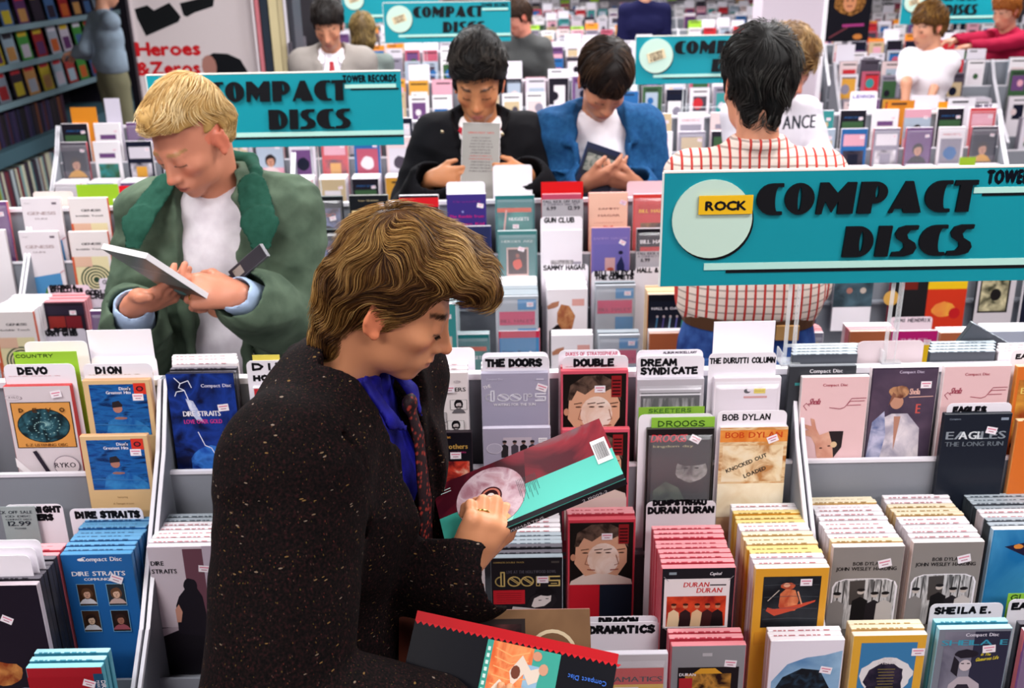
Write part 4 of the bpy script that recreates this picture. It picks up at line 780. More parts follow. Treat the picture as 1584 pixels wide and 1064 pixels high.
for pl, pr, y, k, lb in A2: rowA(Y2, pl, pr, y, k, lb)
B2 = [(-62, 14, 356, 'e_white', 'white-edged longbox at the left edge, second row of the second rack'), (21, 95, 358, 'letterhouse', 'pale longbox with thin capitals over a blue house, lower one'), (104, 166, 358, 'spiral', 'pale longbox with a green spiral, the lower front one'), (176, 240, 360, 'far10', 'white longbox behind the grey book held by the blond man'),
 (465, 530, 355, 'orangefaces', 'black longbox with orange faces, lower one right of the green jacket'), (540, 604, 356, 'far2', 'black longbox hidden by the quiff, second row'), (615, 680, 356, 'far4', 'blue longbox hidden by the quiff, second row'), (697, 760, 350, 'violetphoto', 'violet-edged dark longbox at the right of the quiff'), (770, 830, 363, 'tealframed', 'teal blister longbox with a framed red figure, lower one'),
 (838, 902, 371, 'bwgroup', 'white longbox with a small grey group photo'), (914, 976, 352, 'periwinkle', 'periwinkle longbox with a dark and a red figure'), (984, 1046, 366, 'blackcomets', 'black blister longbox with white title beside the large sign'), (1056, 1118, 366, 'far16', 'pink longbox behind the checked shirt')]
B2 += [(1205, 1272, 425, 'violetphoto', 'navy longbox beside the blue jeans under the large sign'), (1283, 1362, 428, 'yellowplit', 'white longbox with a yellow splash over a grey band, under the sign'), (1376, 1440, 441, 'blackreds', 'black longbox with grey title under the large sign'), (1438, 1498, 431, 'magyellow', 'magenta, yellow and red longbox under the large sign'), (1515, 1572, 433, 'orangenuts', 'black and orange longbox under the large sign'), (1579, 1650, 440, 'far17', 'navy longbox at the right edge under the sign')]
for pl, pr, y, k, lb in B2[:13]: rowA(Y2, pl, pr, y, k, lb, 'B')
for pl, pr, y, k, lb in B2[13:]: 
    o = rowA(Y2, pl, pr, 360, k, lb, 'B'); p = PY((pl+pr)/2, y, Y2+1.80); o.location = (p[0], Y2+1.80, max(ZB-.1, p[2]-H)); o.name = 'cd_longbox'
def st2(*a, **k): stack(Y2, *a, **k)
st2(-20, 56, 482, 455, 'spiral', ['e_white'], 'pale longbox with a green spiral at the left edge, deep bin of the second rack', 'in the white stack at the left edge of the second rack')
st2(62, 130, 468, 452, 'darkred', ['e_pink'], 'dark longbox with red blocks under the small name cards at left', 'behind the dark red blocks box')
st2(137, 205, 480, 470, 'far9', ['e_dark'], 'plum longbox under the two-line name card near the green jacket', 'behind the plum box near the green jacket', n=2)
st2(215, 283, 480, 460, 'far12', ['e_dark'], 'charcoal longbox hidden by the green jacket, deep bin', 'hidden by the green jacket in the deep bin'); st2(310, 380, 470, 450, 'far6', ['e_white'], 'grey longbox hidden by the green jacket, deep bin', 'hidden by the green jacket, right half')
st2(470, 540, 470, 440, 'far13', ['e_silver'], 'pale blue longbox hidden by the quiff, deep bin', 'hidden by the quiff, left part'); st2(560, 630, 470, 440, 'far0', ['e_white'], 'white longbox hidden by the quiff, deep bin', 'hidden by the quiff, middle part'); st2(640, 705, 470, 440, 'far8', ['e_teal'], 'teal longbox at the tip of the quiff, deep bin', 'hidden by the quiff, right part')
st2(766, 835, 458, 423, 'greyblue', ['e_silver', 'e_white'], 'clear blister longbox behind the framed sale notice', 'in the clear blister stack right of the quiff')
st2(844, 911, 447, 426, 'whiteorange', ['e_white'], 'white longbox with a hair-covered figure, upper one', 'under the two-word name card in the second rack')
st2(919, 986, 441, 432, 'greyblue', ['e_silver'], 'grey blister longbox with a magenta bar, upper one', 'behind the magenta bar box', n=2)
st2(1003, 1066, 455, 440, 'bluelegs', ['e_orange'], 'black longbox with bluish dancing legs', 'behind the dancing legs box')
st2(1078, 1146, 460, 440, 'far16', ['e_pink'], 'pink longbox between the jeans and the legs box', 'left of the jeans in the second rack'); st2(1205, 1272, 515, 500, 'far6', ['e_pink'], 'grey longbox right of the jeans', 'right of the jeans'); 
st2(1318, 1384, 512, 497, 'brownplain', ['e_pink', 'e_white'], 'brown longbox under the large sign between its clear legs', 'behind the brown box under the sign'); st2(1384, 1446, 512, 505, 'magyellow', ['e_white'], 'magenta and yellow longbox below the name card under the sign', 'behind the magenta box', n=1)
st2(1458, 1524, 514, 505, 'brownplain', ['e_white'], 'brown longbox right of the name card under the sign', 'behind the right brown box'); st2(1530, 1600, 512, 498, 'bluegrey', ['e_white'], 'blue-grey longbox with grey capitals at the right edge', 'behind the blue-grey box')
def d2(pl, pr, y, k, lb, n=2, e='e_white'): stack(Y2, pl, pr, y, y-12, k, [e], lb, 'behind the '+k_name(k)+' in the front row of the second rack', 'D', n=n)
def k_name(k): return {'spiral': 'spiral box', 'far8': 'teal box', 'gothicblue': 'blue box', 'whiteorange': 'white figure box', 'greyblue': 'magenta bar box', 'brownplain': 'brown box', 'darkred': 'red blocks box', 'far7': 'pink box', 'tealphoto': 'teal photo box'}.get(k, 'end box')
d2(-15, 60, 522, 'spiral', 'pale longbox with a green spiral at the left edge, front row of the second rack'); d2(230, 300, 535, 'far7', 'pale pink longbox hidden behind the front rack cards'); 
d2(690, 760, 517, 'tealphoto', 'teal blister longbox at the tip of the man\'s nose', e='e_teal'); d2(770, 836, 512, 'gothicblue', 'blue longbox with a red top bar and blackletter words', e='e_pink'); d2(849, 922, 518, 'whiteorange', 'white longbox with a hair-covered figure, lower one', 3); d2(924, 992, 518, 'greyblue', 'grey blister longbox with a magenta bar, lower one', 3, 'e_silver'); d2(1003, 1070, 515, 'brownplain', 'white-topped brown longbox just above the two-word name card', 3)
# cards of the second rack
K2 = lambda *a, **k: card(Y2, *a, **k)
K2('K', 690, 750, 281, 'small blank white card below the black jacket', ()); K2('K2', 762, 823, 255, 'blank white card standing before the black jacket', ()); K2('A2', 837, 902, 281, 'red card below the denim jacket', (), '#d01418', square=True); K2('K', 970, 1036, 280, 'pinkish card at the corner of the large sign', (), '#e0bcc4')
K2('K', 117, 182, 285, 'green card left of the green jacket', (), '#8cb828', square=True); K2('K', 183, 246, 287, 'red card at the shoulder of the green jacket', (), '#c81420', square=True); K2('K', 50, 112, 296, 'cream card top behind the thin capitals box', (), '#dccfc8')
K2('B', 836, 901, 335, 'white divider card with two marker words below the grey sale tag', [('GUN CLUB', .1, .8, .02, .11, K_, 'h')], dy=-.006, th=.03)
K2('A', 838, 902, 308, 'grey sale tag with prices above the two-word card', [('FALL KICK OFF SALE', .04, .95, .012, .07, '#3a3440', 'p'), ('A COMPACT DISC SET', .04, .9, .021, .05, '#6a6470', 'p'), ('6.99', .12, .34, .038, .1, '#2a2430', 'p'), ('12.99', .64, .92, .038, .1, '#2a2430', 'p')], '#aaa6ac', dy=-.027, ht=.25, square=True)
K2('B', 984, 1046, 388, 'grey sale tag with prices beside the large sign', [('FALL KICK OFF SALE', .04, .95, .012, .07, '#3a3440', 'p'), ('A COMPACT DISC SET', .04, .9, .021, .05, '#6a6470', 'p'), ('6.99', .12, .34, .038, .1, '#2a2430', 'p')], '#b4b0b6', dy=-.03, ht=.2, square=True)
K2('C', 766, 832, 459, 'sale notice with prices right of the quiff', [('FALL KICK OFF SALE', .04, .95, .012, .08, '#3a3440', 'p'), ('A COMPACT DISC SET', .1, .9, .021, .05, '#6a6470', 'p'), ('6.99', .1, .35, .034, .11, '#2a2430', 'p'), ('12.99', .62, .95, .034, .11, '#2a2430', 'p')], '#d8d4dc', dy=1.665, ht=.22, square=True)
K2('C', 838, 910, 409, 'white divider card with two marker words in the second rack, below the grey group photo', [('SAMMY HAGAR', .04, .93, .019, .1, K_, 'h')], dy=1.80, th=.025); K2('C', 915, 985, 419, 'white divider card with two marker lines beside the first name card', [('BILL HALEY &', .08, .93, .016, .1, K_, 'h'), ('THE COMETS', .08, .93, .03, .09, K_, 'h')], dy=1.79, th=.035); K2('C', 983, 1048, 413, 'white divider card touching the corner of the large sign', [('HALL & OATES', .05, 1.05, .018, .1, K_, 'h')], dy=1.79, th=.03)
K2('C', 73, 138, 441, 'grey-white divider card with two small lines left of the held grey book', [('GEORGIA', .05, .68, .012, .08, K_, 'h'), ('SATELLITES', .05, .82, .024, .08, K_, 'h')], '#d8ccd8', dy=1.73, th=.04); K2('C', 131, 196, 447, 'divider card with two marker lines beside the blond man\'s sleeve', [('GODLEY &', .02, .85, .018, .1, K_, 'h'), ('CREME', .1, .75, .033, .1, K_, 'h')], '#d6ccd8', dy=1.70, th=.04); K2('C', 152, 210, 430, 'divider card with small handwriting beside the blond man\'s sleeve', [('GARY', .1, .6, .02, .1, K_, 'h')], '#dcd2de', dy=1.73, th=.02)
K2('D', 58, 132, 509, 'grey-white divider card with one underlined name above the green label', [('A ROBIN', .2, .8, .006, .06, K_, 'h'), ('BARRY GIBB', .04, .82, .023, .1, K_, 'h')], '#cfc8d4', dy=1.6, th=.038); K2('D', 138, 205, 508, 'divider card with dark marker word beside the tall blank card', [('GO GOS', .15, .75, .006, .07, K_, 'h')], '#cfc8d4', dy=1.6, th=.03)
K2('C', 1377, 1443, 490, 'pinkish divider card with a marker name under the large sign', [('JIMI HENDRIX', .1, .95, .018, .08, '#4c4450', 'h')], '#ead4dc', dy=1.66, th=.02)
for y0, x, Yf in EXT:   # shelf tongues under the stacks that come forward
    r = bpy.data.objects['cd_rack' if y0 == 0 else 'cd_rack.001']; b = MB(); b.box(x-.07-r.location.x, x+.07-r.location.x, Yf-.006-r.location.y, y0+1.636-r.location.y, .697, .705, RM); b.build('shelf_tongue', r)
print('boxes R1+R2', NBOX[0])
# ------------------------------------------------------------------ COMPACT DISCS signs
def arc(cx, cy, rx, ry, a0, a1, n=10): return [(cx+rx*math.cos(math.radians(a0+(a1-a0)*i/n)), cy+ry*math.sin(math.radians(a0+(a1-a0)*i/n))) for i in range(n+1)]
def ring_(cx, cy, rx, ry, n=16): return arc(cx, cy, rx, ry, 0, 360, n)[:-1]
DECO = {'C': (.74, [[(.76, 1)] + arc(.45, .5, .45, .5, 90, 270) + [(.76, 0), (.76, .1), (.66, .1)] + arc(.62, .5, .09, .4, 270, 90)[::1] + [(.66, .9), (.76, .88)]]),
 'O': (.86, [ring_(.43, .5, .43, .5, 24), ring_(.43, .5, .055, .38)]),
 'M': (1.12, [[(0, 0), (.07, 1), (.32, 1), (.6, .66), (.86, 1), (1.12, 1), (1.07, 0), (.62, 0), (.63, .42), (.45, .04), (.24, .42), (.17, 0)]]),
 'P': (.84, [[(0, 0), (.06, 1)] + arc(.5, .66, .34, .34, 90, -90, 12) + [(.42, .32), (.41, 0)], ring_(.53, .68, .05, .2)]),
 'A': (.95, [[(0, 0), (.42, 1), (.64, 1), (.95, 0), (.44, 0), (.4, .14), (.17, .14), (.12, 0)]]),
 'T': (.66, [[(0, .84), (.03, 1), (.68, 1), (.68, .86), (.52, .86), (.5, 0), (.13, 0), (.17, .86)]]),
 'D': (.84, [[(0, 0), (.05, 1)] + arc(.42, .5, .42, .5, 90, -90, 14), ring_(.5, .5, .055, .34)]),
 'I': (.4, [[(0, 0), (.05, 1), (.42, 1), (.37, 0)]]),
 'S': (.66, [[(.68, 1), (.33, 1), (.13, .93), (.04, .75), (.1, .58), (.3, .42), (.33, .28), (.24, .15), (.02, .13), (-.02, 0), (.36, 0), (.6, .08), (.68, .27), (.62, .44), (.42, .58), (.37, .72), (.46, .86), (.66, .87)]])}
TEAL = M('#048c9a', .5, spec=.3); INK = M('#08090f', .6, spec=.2); PALE = M('#b4e0d4', .45)
def letter_mesh(ch, wd, ht, th):
    cw, rings = DECO[ch]; sx = wd/cw
    P = [[Vector((x*sx, y*ht, 0)) for x, y in r] for r in rings]; flat = [p for r in P for p in r]
    tri = geometry.tessellate_polygon(P); b = MB(); n = len(flat)
    V = [(p.x, -th, p.y) for p in flat] + [(p.x, 0, p.y) for p in flat]; Fc = [tuple(t) for t in tri]; k = 0
    for r in P:
        for i in range(len(r)): j = (i+1) % len(r); Fc.append((k+i, k+j, n+k+j, n+k+i))
        k += len(r)
    b.add(V, Fc, INK); return b
def sign(x0, y, z0, z1, wd, label, tagtxt, near=False, feet=None, yaw=0):
    t = empty('hanging_sign', (x0, y, z0), yaw, label, 'sign'); h = z1-z0
    b = MB(); b.box(0, wd, 0, .006, 0, h, TEAL); b.build('sign_board', t)
    b = MB(); b.box(0, wd, -.001, .008, h, h+.004, M('#efeae0', .4)); b.box(-.003, 0, -.001, .008, 0, h, M('#d8dcd8', .4)); b.build('edge_strip', t)
    def bar(name, u0, u1, v0, v1, m, d=.002):
        b = MB(); b.box(u0*wd, u1*wd, -d, 0, h*(1-v1), h*(1-v0), m); return b.build(name, t)
    bar('pale_stripe', .111, 1, .795, .855, PALE); bar('dark_stripe', .168, 1, .858, .885, INK, .0015); bar('pale_stripe', .777, .98, .165, .215, PALE); bar('dark_stripe', .8, .99, .22, .24, INK, .0015)
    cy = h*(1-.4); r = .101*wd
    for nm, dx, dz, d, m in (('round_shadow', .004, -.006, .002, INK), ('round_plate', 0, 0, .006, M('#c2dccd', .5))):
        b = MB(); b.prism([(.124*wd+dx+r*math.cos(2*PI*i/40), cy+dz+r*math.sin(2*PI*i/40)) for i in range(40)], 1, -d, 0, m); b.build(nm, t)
    for word, u0, u1, v0, v1 in (('COMPACT', .233, .783, .1, .37), ('DISCS', .462, .79, .485, .755)):
        tot = sum(DECO[c][0] for c in word) + .07*(len(word)-1); k = (u1-u0)*wd/tot; x = u0*wd
        for c in word:
            lb = letter_mesh(c, DECO[c][0]*k, h*(v1-v0), .006).build('letter', t); lb.location = (x, 0, h*(1-v1)); x += (DECO[c][0]+.07)*k
    a = Art(wd, h); a.fit('TOWER RECORDS', .772, .985, 1-.135, .028, '#0a0e18', bold=.08) if not near else a.fit('TOWER RECORDS', .807, 1.06, 1-.135, .034, '#0a0e18', bold=.09); c = bpy.data.objects.new('small_lettering', a.mesh('small_lettering')); COL.objects.link(c); c.parent = t; c.location = (wd/2, 0, 0)
    if near:
        b = MB(); b.box(.087*wd, .222*wd, -.012, -.008, cy+.012, cy+.05, M('#eab820', .4)); o = b.build('name_plate', t)
        a = Art(.135*wd, .038); a.txt('ROCK', .5, .25, .17, K_, 'c', sx=1.2, bold=.07); q = bpy.data.objects.new('plate_lettering', a.mesh('plate_lettering')); COL.objects.link(q); q.parent = o; q.location = (.1545*wd, -.0122, cy+.0115)
    else:
        b = MB(); b.box(-.06*wd*.9, .06*wd*.9, -.008, -.0065, -.024, .024, M('#dcc9a4', .5)); o = b.build('paper_tag', t); o.location = (.124*wd, 0, cy); o.rotation_euler = (0, -.3, 0)
        a = Art(.11*wd, .048); [a.fit(w_, .15, .85, .68-.3*i, .14, '#3a2c30') for i, w_ in enumerate(('WHEN', 'YOU GET', 'HERE'))]; q = bpy.data.objects.new('tag_lettering', a.mesh('tag_lettering')); COL.objects.link(q); q.parent = o; q.location = (0, -.0082, -.024)
    zb = (1.268-z0)
    for xx in (feet or (.3*wd, .62*wd)):
        b = MB(); m = M('#eef2f4', .08, alpha=.35, coat=1, spec=.9)
        b.box(xx-.004, xx+.004, .008, .011, zb, 0.02, m); b.box(xx+.02, xx+.023, .008, .03, zb, .012, m); b.build('acrylic_leg', t)
        b = MB(); b.box(xx-.012, xx+.03, -.012, .03, zb, zb+.004, m); b.box(xx-.012, xx-.009, -.012, .03, zb, zb+.03, m); b.build('acrylic_foot', t)
    b = MB(); m = M('#eef2f4', .08, alpha=.35, coat=1, spec=.9); xs_ = feet or (.3*wd, .62*wd); b.box(xs_[0], xs_[1], .01, .014, zb+.035, zb+.041, m); b.build('acrylic_crossbar', t)
    return t
def sign_px(pl, yt, yb, Y, wd, label, tg, **k):
    a = PY(pl, yt, Y); c = PY(pl, yb, Y); return sign(a[0], Y, c[2], a[2], wd, label, tg, **k)
sign_px(1028, 268, 443, 1.965, .80, 'large teal sign with raised black lettering and a yellow name plate, front rack', '', near=True, feet=(.275, .49))
sign_px(226, 117, 231, Y2+1.97, .88, 'teal sign with raised black lettering above the blond man\'s head, on the second rack', '')

# ------------------------------------------------------------------ third rack: single boxes
Y3 = 3.45
X3 = (-2.40, -1.14, .12, 1.38, 2.62)
rack(Y3, X3, 'third grey display rack behind the three shoppers with lowered heads')
cnt = 0
CN = lambda k: PN[int(k[3:]) % len(PAL)]
fixed3 = {0: ['far2', 'far12', 'far0'], 1: ['far10', 'far10', 'far4'], 2: ['far9', 'far17', 'far9']}
fr3 = random.Random(11); seen = {}
ncol = 29
for c in range(ncol):
    x = X3[0]+.10+c*(X3[-1]-X3[0]-.2)/(ncol-1)
    near_p = min(abs(x-q) for q in X3)
    if near_p < .082: x += .0
    ks = fixed3.get(c) or [('far%d' % fr3.randrange(NFC)) for _ in range(3)]
    for row, k in zip('ABC', ks):
        px_vis = True
        if row == 'C' and c > 9: continue
        if row == 'B' and 4 < c < 17 and c % 2: k = k
        lab0 = {'A': 'in the top row', 'B': 'in the second row', 'C': 'in the deep bin'}[row]
        if c < 20: place = '%s of the third rack, %s column from the left' % (lab0, ORD[c])
        else: place = '%s of the third rack, %s column from the right' % (lab0, ORD[28-c])
        lb = '%s longbox %s' % (CN(k), place)
        if row == 'A': tl = .055; box_at(k, x, Y3+1.897-H*math.sin(tl)+.007, ZA, tl, lb)
        if row == 'B': tl = .04; box_at(k, x, Y3+1.845-H*math.sin(tl)+.007, ZB, tl, lb)
        if row == 'C': box_at(k, x, Y3+1.69, ZC, .03, lb)
# stacks behind the bin fronts and the rest of the third rack: joined, past the limit of single boxes
def plain(mb, x, y, z, cf, ce, h=.305, art=None):
    mb.box(x-.07, x+.07, y, y+.0135, z, z+h, M(ce, .4))
    mb.add([(x-.068, y-.0004, z+.002), (x+.068, y-.0004, z+.002), (x+.068, y-.0004, z+h-.002), (x-.068, y-.0004, z+h-.002)], [(0, 1, 2, 3)], M(cf, .35))
    if art:
        r_ = art; c1, c2 = M(r_.choice(PAL), .35), M(r_.choice(PAL), .35); a_, b_ = sorted((r_.uniform(.25, .5), r_.uniform(.6, .95)))
        xa, xb = x-.068+.136*r_.uniform(.05, .3), x+.068-.136*r_.uniform(.05, .25)
        mb.add([(xa, y-.0012, z+h*a_), (xb, y-.0012, z+h*a_), (xb, y-.0012, z+h*b_), (xa, y-.0012, z+h*b_)], [(0, 1, 2, 3)], c1)
        n = 8; cx, cz, rr = x+r_.uniform(-.03, .03), z+h*(a_+b_)/2, r_.uniform(.02, .04)
        mb.add([(cx+rr*math.cos(2*PI*i/n), y-.002, cz+rr*1.1*math.sin(2*PI*i/n)) for i in range(n)], [tuple(range(n))], c2)
        mb.add([(xa, y-.002, z+h*.9), (xb, y-.002, z+h*.9), (xb, y-.002, z+h*.93), (xa, y-.002, z+h*.93)], [(0, 1, 2, 3)], M('#201c24', .4))
def bulk(y0, xs, label, rows='ABCD', seed=1, dens=1):
    r_ = random.Random(seed); mb = MB(); x = xs[0]+.09
    while x < xs[-1]-.07:
        if min(abs(x-q) for q in xs) > .08 and r_.random() < dens:
            jit = r_.uniform(-.02, .02); LT = ['#cfc4cc', '#b8b0ba', '#e0d8de', '#8c8490', '#d8ccd2', '#c87c88', '#54505c', '#a8b4c0']
            pc = lambda: r_.choice(PAL+PAL[:2]+PAL[10:11]*3)
            if 'A' in rows: plain(mb, x, y0+1.885, ZA+jit*.5, pc(), r_.choice(LT), art=r_)
            if 'B' in rows and r_.random() < .92: plain(mb, x, y0+1.84, ZB+jit, pc(), r_.choice(LT), art=r_)
            if 'C' in rows:
                nn = r_.randint(2, 9); kk = r_.choice(LT); fr = pc()
                for i in range(nn): plain(mb, x, y0+1.82-.0145*(nn-i)+.0, ZC+.002*(i % 3), fr, kk, art=r_ if i == 0 else None)
            if 'D' in rows:
                nn = r_.randint(1, 4); kk = r_.choice(LT); fr = pc()
                for i in range(nn): plain(mb, x, y0+1.6-.0145*(nn-i), ZD, fr, kk, art=r_ if i == 0 else None)
            if 'K' in rows:
                q = r_.random()
                if q < .4:
                    m = M(r_.choice(['#f1ebf2', '#f1ebf2', '#e9e2ec', '#f1ebf2', '#9cc83c', '#e08a2c']) if q < .35 else '#e8e0ea', .5); hz = r_.uniform(1.31, 1.36); mb.box(x-.072, x+.072, y0+1.905, y0+1.907, 1.1, hz, m)
                    if q < .3: mb.box(x-.05, x+r_.uniform(0, .05), y0+1.9035, y0+1.905, hz-.022, hz-.013, M('#2a242c', .5))
                if q > .72: mb.box(x-.072, x+.072, y0+1.99, y0+1.992, 1.1, r_.uniform(1.33, 1.4), M('#e9e2ec', .5))
        x += .158+r_.uniform(0, .008)
    o = mb.build('cd_longboxes'); tag(o, label, 'CD longboxes', None, 'stuff'); return o
mbb = MB()
for x, y, z, c1, c2 in BULK: plain(mbb, x, y, z, c1, c2)
tag(mbb.build('cd_longboxes'), 'thin longboxes edge to edge behind the front ones, mostly in the second rack', 'CD longboxes', None, 'stuff')
bulk(Y3, X3[:1]+X3[1:], 'many small longboxes and white divider cards filling the lower bins of the third rack', 'DK', 3)
mb = MB(); r_ = random.Random(21)
for c in range(10, ncol):
    x = X3[0]+.10+c*(X3[-1]-X3[0]-.2)/(ncol-1)
    for i in range(7): plain(mb, x, Y3+1.71+.0145*i, ZC+.002*(i % 2), r_.choice(PAL), r_.choice(['#e6dce2', '#d8d0da', '#efe8ec']), art=r_ if i == 0 else None)
for c in range(10):
    x = X3[0]+.10+c*(X3[-1]-X3[0]-.2)/(ncol-1)
    for i in range(7): plain(mb, x, Y3+1.702+.0145*i, ZC+.003, '#d8d0da', r_.choice(['#e6dce2', '#d8d0da', '#efe8ec']))
tag(mb.build('cd_longboxes'), 'many longboxes standing edge to edge in the deep bin of the third rack', 'CD longboxes', None, 'stuff')
p = PY(125, 172, Y3+1.905); card(Y3, 'A', 108, 148, 166, 'orange card at the left end of the third rack', (), '#e08a24', square=True); card(Y3, 'A2', 160, 184, 152, 'tilted white card at the left end of the third rack', (), '#d8d0e0', square=True)
card(Y3, 'A', 1452, 1491, 157, 'orange card near the right end of the third rack', (), '#ee9420', square=True); card(Y3, 'A', 1493, 1545, 160, 'white card with tiny writing at the right end of the third rack', [('ABBA MIX', .2, .8, .02, .08, '#6a5870', 'h')]); card(Y3, 'K2', 1316, 1358, 141, 'upright white card with a violet line on the third rack', [('LENNON', .1, .9, .035, .1, '#8878b8', 'h')])
card(Y3, 'C', 1485, 1510, 243, 'lime card at the right end of the third rack\'s bin', (), '#b4d83c', dy=1.7, square=True)

# ------------------------------------------------------------------ racks farther back
FARR = [(5.2, (-1.35, -.3, .75, 1.8), 'fourth display rack, at the feet of the teal sign nearer the column'), (7.5, (-1.6, -.1, 1.4, 2.9, 4.4, 5.9), 'fifth display rack, in front of the navy pullover'),
 (9.6, (-1.9, 0, 1.9, 3.8, 5.7, 7.4), 'sixth display rack, behind the navy pullover'), (11.6, (-2.1, 0, 2.2, 4.4, 6.6), 'seventh display rack, near the back of the store'), (13.6, (-2.4, 0, 2.4, 4.8, 7.2), 'eighth display rack, near the back of the store'), (15.6, (-3, 0, 3, 6), 'last display rack before the back wall')]
for i, (y0, xs, lb) in enumerate(FARR):
    rack(y0, xs, lb); bulk(y0, xs, 'many blurred longboxes filling the '+['fourth', 'fifth', 'sixth', 'seventh', 'eighth', 'last'][i]+' display rack', 'ABCDK' if i < 2 else 'ABCK', 30+i)
rack(5.9, (2.5, 3.7, 4.9, 6.1), 'display rack at the right, behind the person in the white shirt'); bulk(5.9, (2.5, 3.7, 4.9, 6.1), 'many blurred longboxes filling the rack behind the person in the white shirt', 'ABCDK', 77)
sign_px(592, 5, 67, 7.17, .87, 'small teal sign in the fourth row, beside the man in the grey jacket', '', feet=None)
sign_px(984, 57, 131, Y3+1.97, .87, 'teal sign on the third rack with a pale round plate, left of the curly hair', '')
sign_px(1398, -20, 38, 9.47, .87, 'distant teal sign at the upper right, behind the person in the white shirt', ''); sign_px(527, -25, 36, 9.47, .87, 'distant teal sign half behind the fourth-row sign at the top', '')

for y0, q, lb in ((0, (1.22, 2.0), 'longboxes beyond the right edge on the front rack'), (0, (-2.13, -1.08), 'longboxes beyond the left edge on the front rack'), (Y2, (2.0, 3.2), 'longboxes beyond the right edge on the second rack'), (Y2, (-3.1, -2.0), 'longboxes beyond the left edge on the second rack')): bulk(y0, q, lb, 'ABC', 90+int(q[0]*3))
# ------------------------------------------------------------------ left part: poster stand, tall sleeves, wall shelving
a0 = PY(205, 60, 7.8); a1 = PY(400, 60, 7.8)
t = empty('poster_stand', ((a0[0]+a1[0])/2, 7.8, 0), .0, 'tall white poster with black shapes and red lettering in a black frame', 'poster'); wd = a1[0]-a0[0]
b = MB(); b.box(-wd/2, wd/2, 0, .03, .5, 2.3, M('#18161c', .4)); b.build('backboard', t)
b = MB(); b.box(-wd/2-.05, -wd/2, -.03, .04, 0, 2.36, M('#141218', .3)); b.box(-wd/2-.0, -wd/2+.02, -.035, .0, .5, 2.3, M('#c8c4c8', .2, 1)); b.build('left_frame_post', t)
b = MB(); b.box(wd/2, wd/2+.05, -.03, .04, 0, 2.36, M('#2a2430', .3)); b.build('right_frame_post', t)
A = Art(wd, 1.8); A.rect(0.02, 0.01, 1, .99, '#dccfd0')
def V(z): return (z-.5)/1.8
za = PY(300, 10, 7.8)[2]
def pp(px, py): q = PY(px, py, 7.8); return ((q[0]-a0[0])/wd, V(q[2]))
A.poly([pp(*q) for q in ((208, 14), (228, 8), (238, 16), (262, 4), (280, 26), (276, 34), (226, 56), (212, 28))], '#16181a'); A.poly([pp(*q) for q in ((278, 5), (332, -8), (330, 10), (300, 20), (290, 26), (284, 24))], '#16181a'); A.poly([pp(*q) for q in ((250, -30), (380, -70), (390, -30), (330, 0), (290, -12))], '#16181a')
u_, v_ = pp(213, 86); k = 20*7.5/1540/wd
A.fit('Heroes', u_, pp(307, 60)[0], v_, k, '#c81c24', bold=.07); A.fit('&Zeros', pp(214, 113)[0], pp(308, 100)[0], pp(214, 116)[1], k, '#c81c24', bold=.07)
A.poly([pp(*q) for q in ((312, 92), (330, 82), (352, 83), (372, 92), (384, 112), (386, 140), (330, 140), (328, 100))], '#14161a'); A.ell(*pp(324, 103), .06, .09, '#b07c70', 12)
c = bpy.data.objects.new('poster_print', A.mesh('poster_print')); COL.objects.link(c); c.parent = t; c.location = (0, -.002, .5)
XS = [(393, 396, '#e8dce0'), (398, 404, '#d07880'), (406, 417, '#2c3440'), (419, 432, '#d8c89c'), (433, 441, '#c8b890'), (442, 446, '#e4dce4'), (449, 456, '#3c3c44')]
sh = empty('record_bin', (PY(425, 60, 7.95)[0], 7.95, 0), 0, 'tall open bin holding upright record sleeves beside the poster', 'record bin')
b = MB(); b.box(-.17, .18, -.3, .3, 0, 1.25, M('#4a444c', .6)); b.build('bin_body', sh); b = MB(); b.box(.16, .18, -.3, .3, 1.25, 1.5, M('#4a444c', .6)); b.build('side_wall', sh)
for i, (u0_, u1_, cc) in enumerate(XS):
    q0, q1 = PY(u0_, 50, 7.7), PY(u1_, 50, 7.7); b = MB(); b.box(q0[0], q1[0], 7.7, 8.0, 1.25, 2.0+.04*math.sin(i*3), M(cc, .5)); o = b.build('poster_board'); tag(o, ['thin white', 'pink', 'wide dark slate', 'wide cream', 'tan', 'narrow white', 'narrow charcoal'][i]+' upright board beside the poster, seen on edge', 'board')
# wall shelving seen along the left aisle: the shelf face runs away from the camera at x = -4.2
sx = -4.2; t = empty('wall_shelving', (sx-.35, 10, 0), 0, 'dark wall shelving with magazines and record spines along the left aisle', 'shelving'); dk = M('#1c1822', .7); edge = M('#3c5660', .5)
b = MB(); b.box(-.35, -.3, -4, 4, 0, 2.6, dk); b.build('back_panel', t)
for nm, z, th, d in (('shelf', .08, .04, .35), ('shelf', .5, .12, .37), ('shelf', .93, .03, .33), ('shelf', 1.22, .03, .28), ('shelf', 1.52, .03, .24), ('shelf', 1.85, .03, .24), ('shelf', 2.15, .03, .24)):
    b = MB(); b.box(-.3, d, -4, 4, z, z+th, edge if th > .1 else M('#2c3038', .6)); b.build(nm, t)
    if .6 < z: b = MB(); b.box(d, d+.008, -4, 4, z-.0, z+.05, M('#5c7078', .4)); b.build('price_rail', t)
for y in (-4, -1.4, 1.3, 4): b = MB(); b.box(-.35, .2, y, y+.03, 0, 2.6, dk); b.build('upright', t)
r_ = random.Random(5); MC = ['#787c88', '#6c1418', '#8c7c1c', '#70808c', '#2c4468', '#2c6428', '#8c4018', '#1c1420', '#8c8490', '#401c44', '#1c1c50', '#742420', '#5c6470', '#8c6438']  # palette darkened throughout, painting the dim left aisle into the covers
MN = ['silver', 'dark red', 'yellow', 'pale blue', 'blue', 'green', 'orange', 'black', 'white', 'plum', 'navy', 'brick red', 'grey', 'tan']
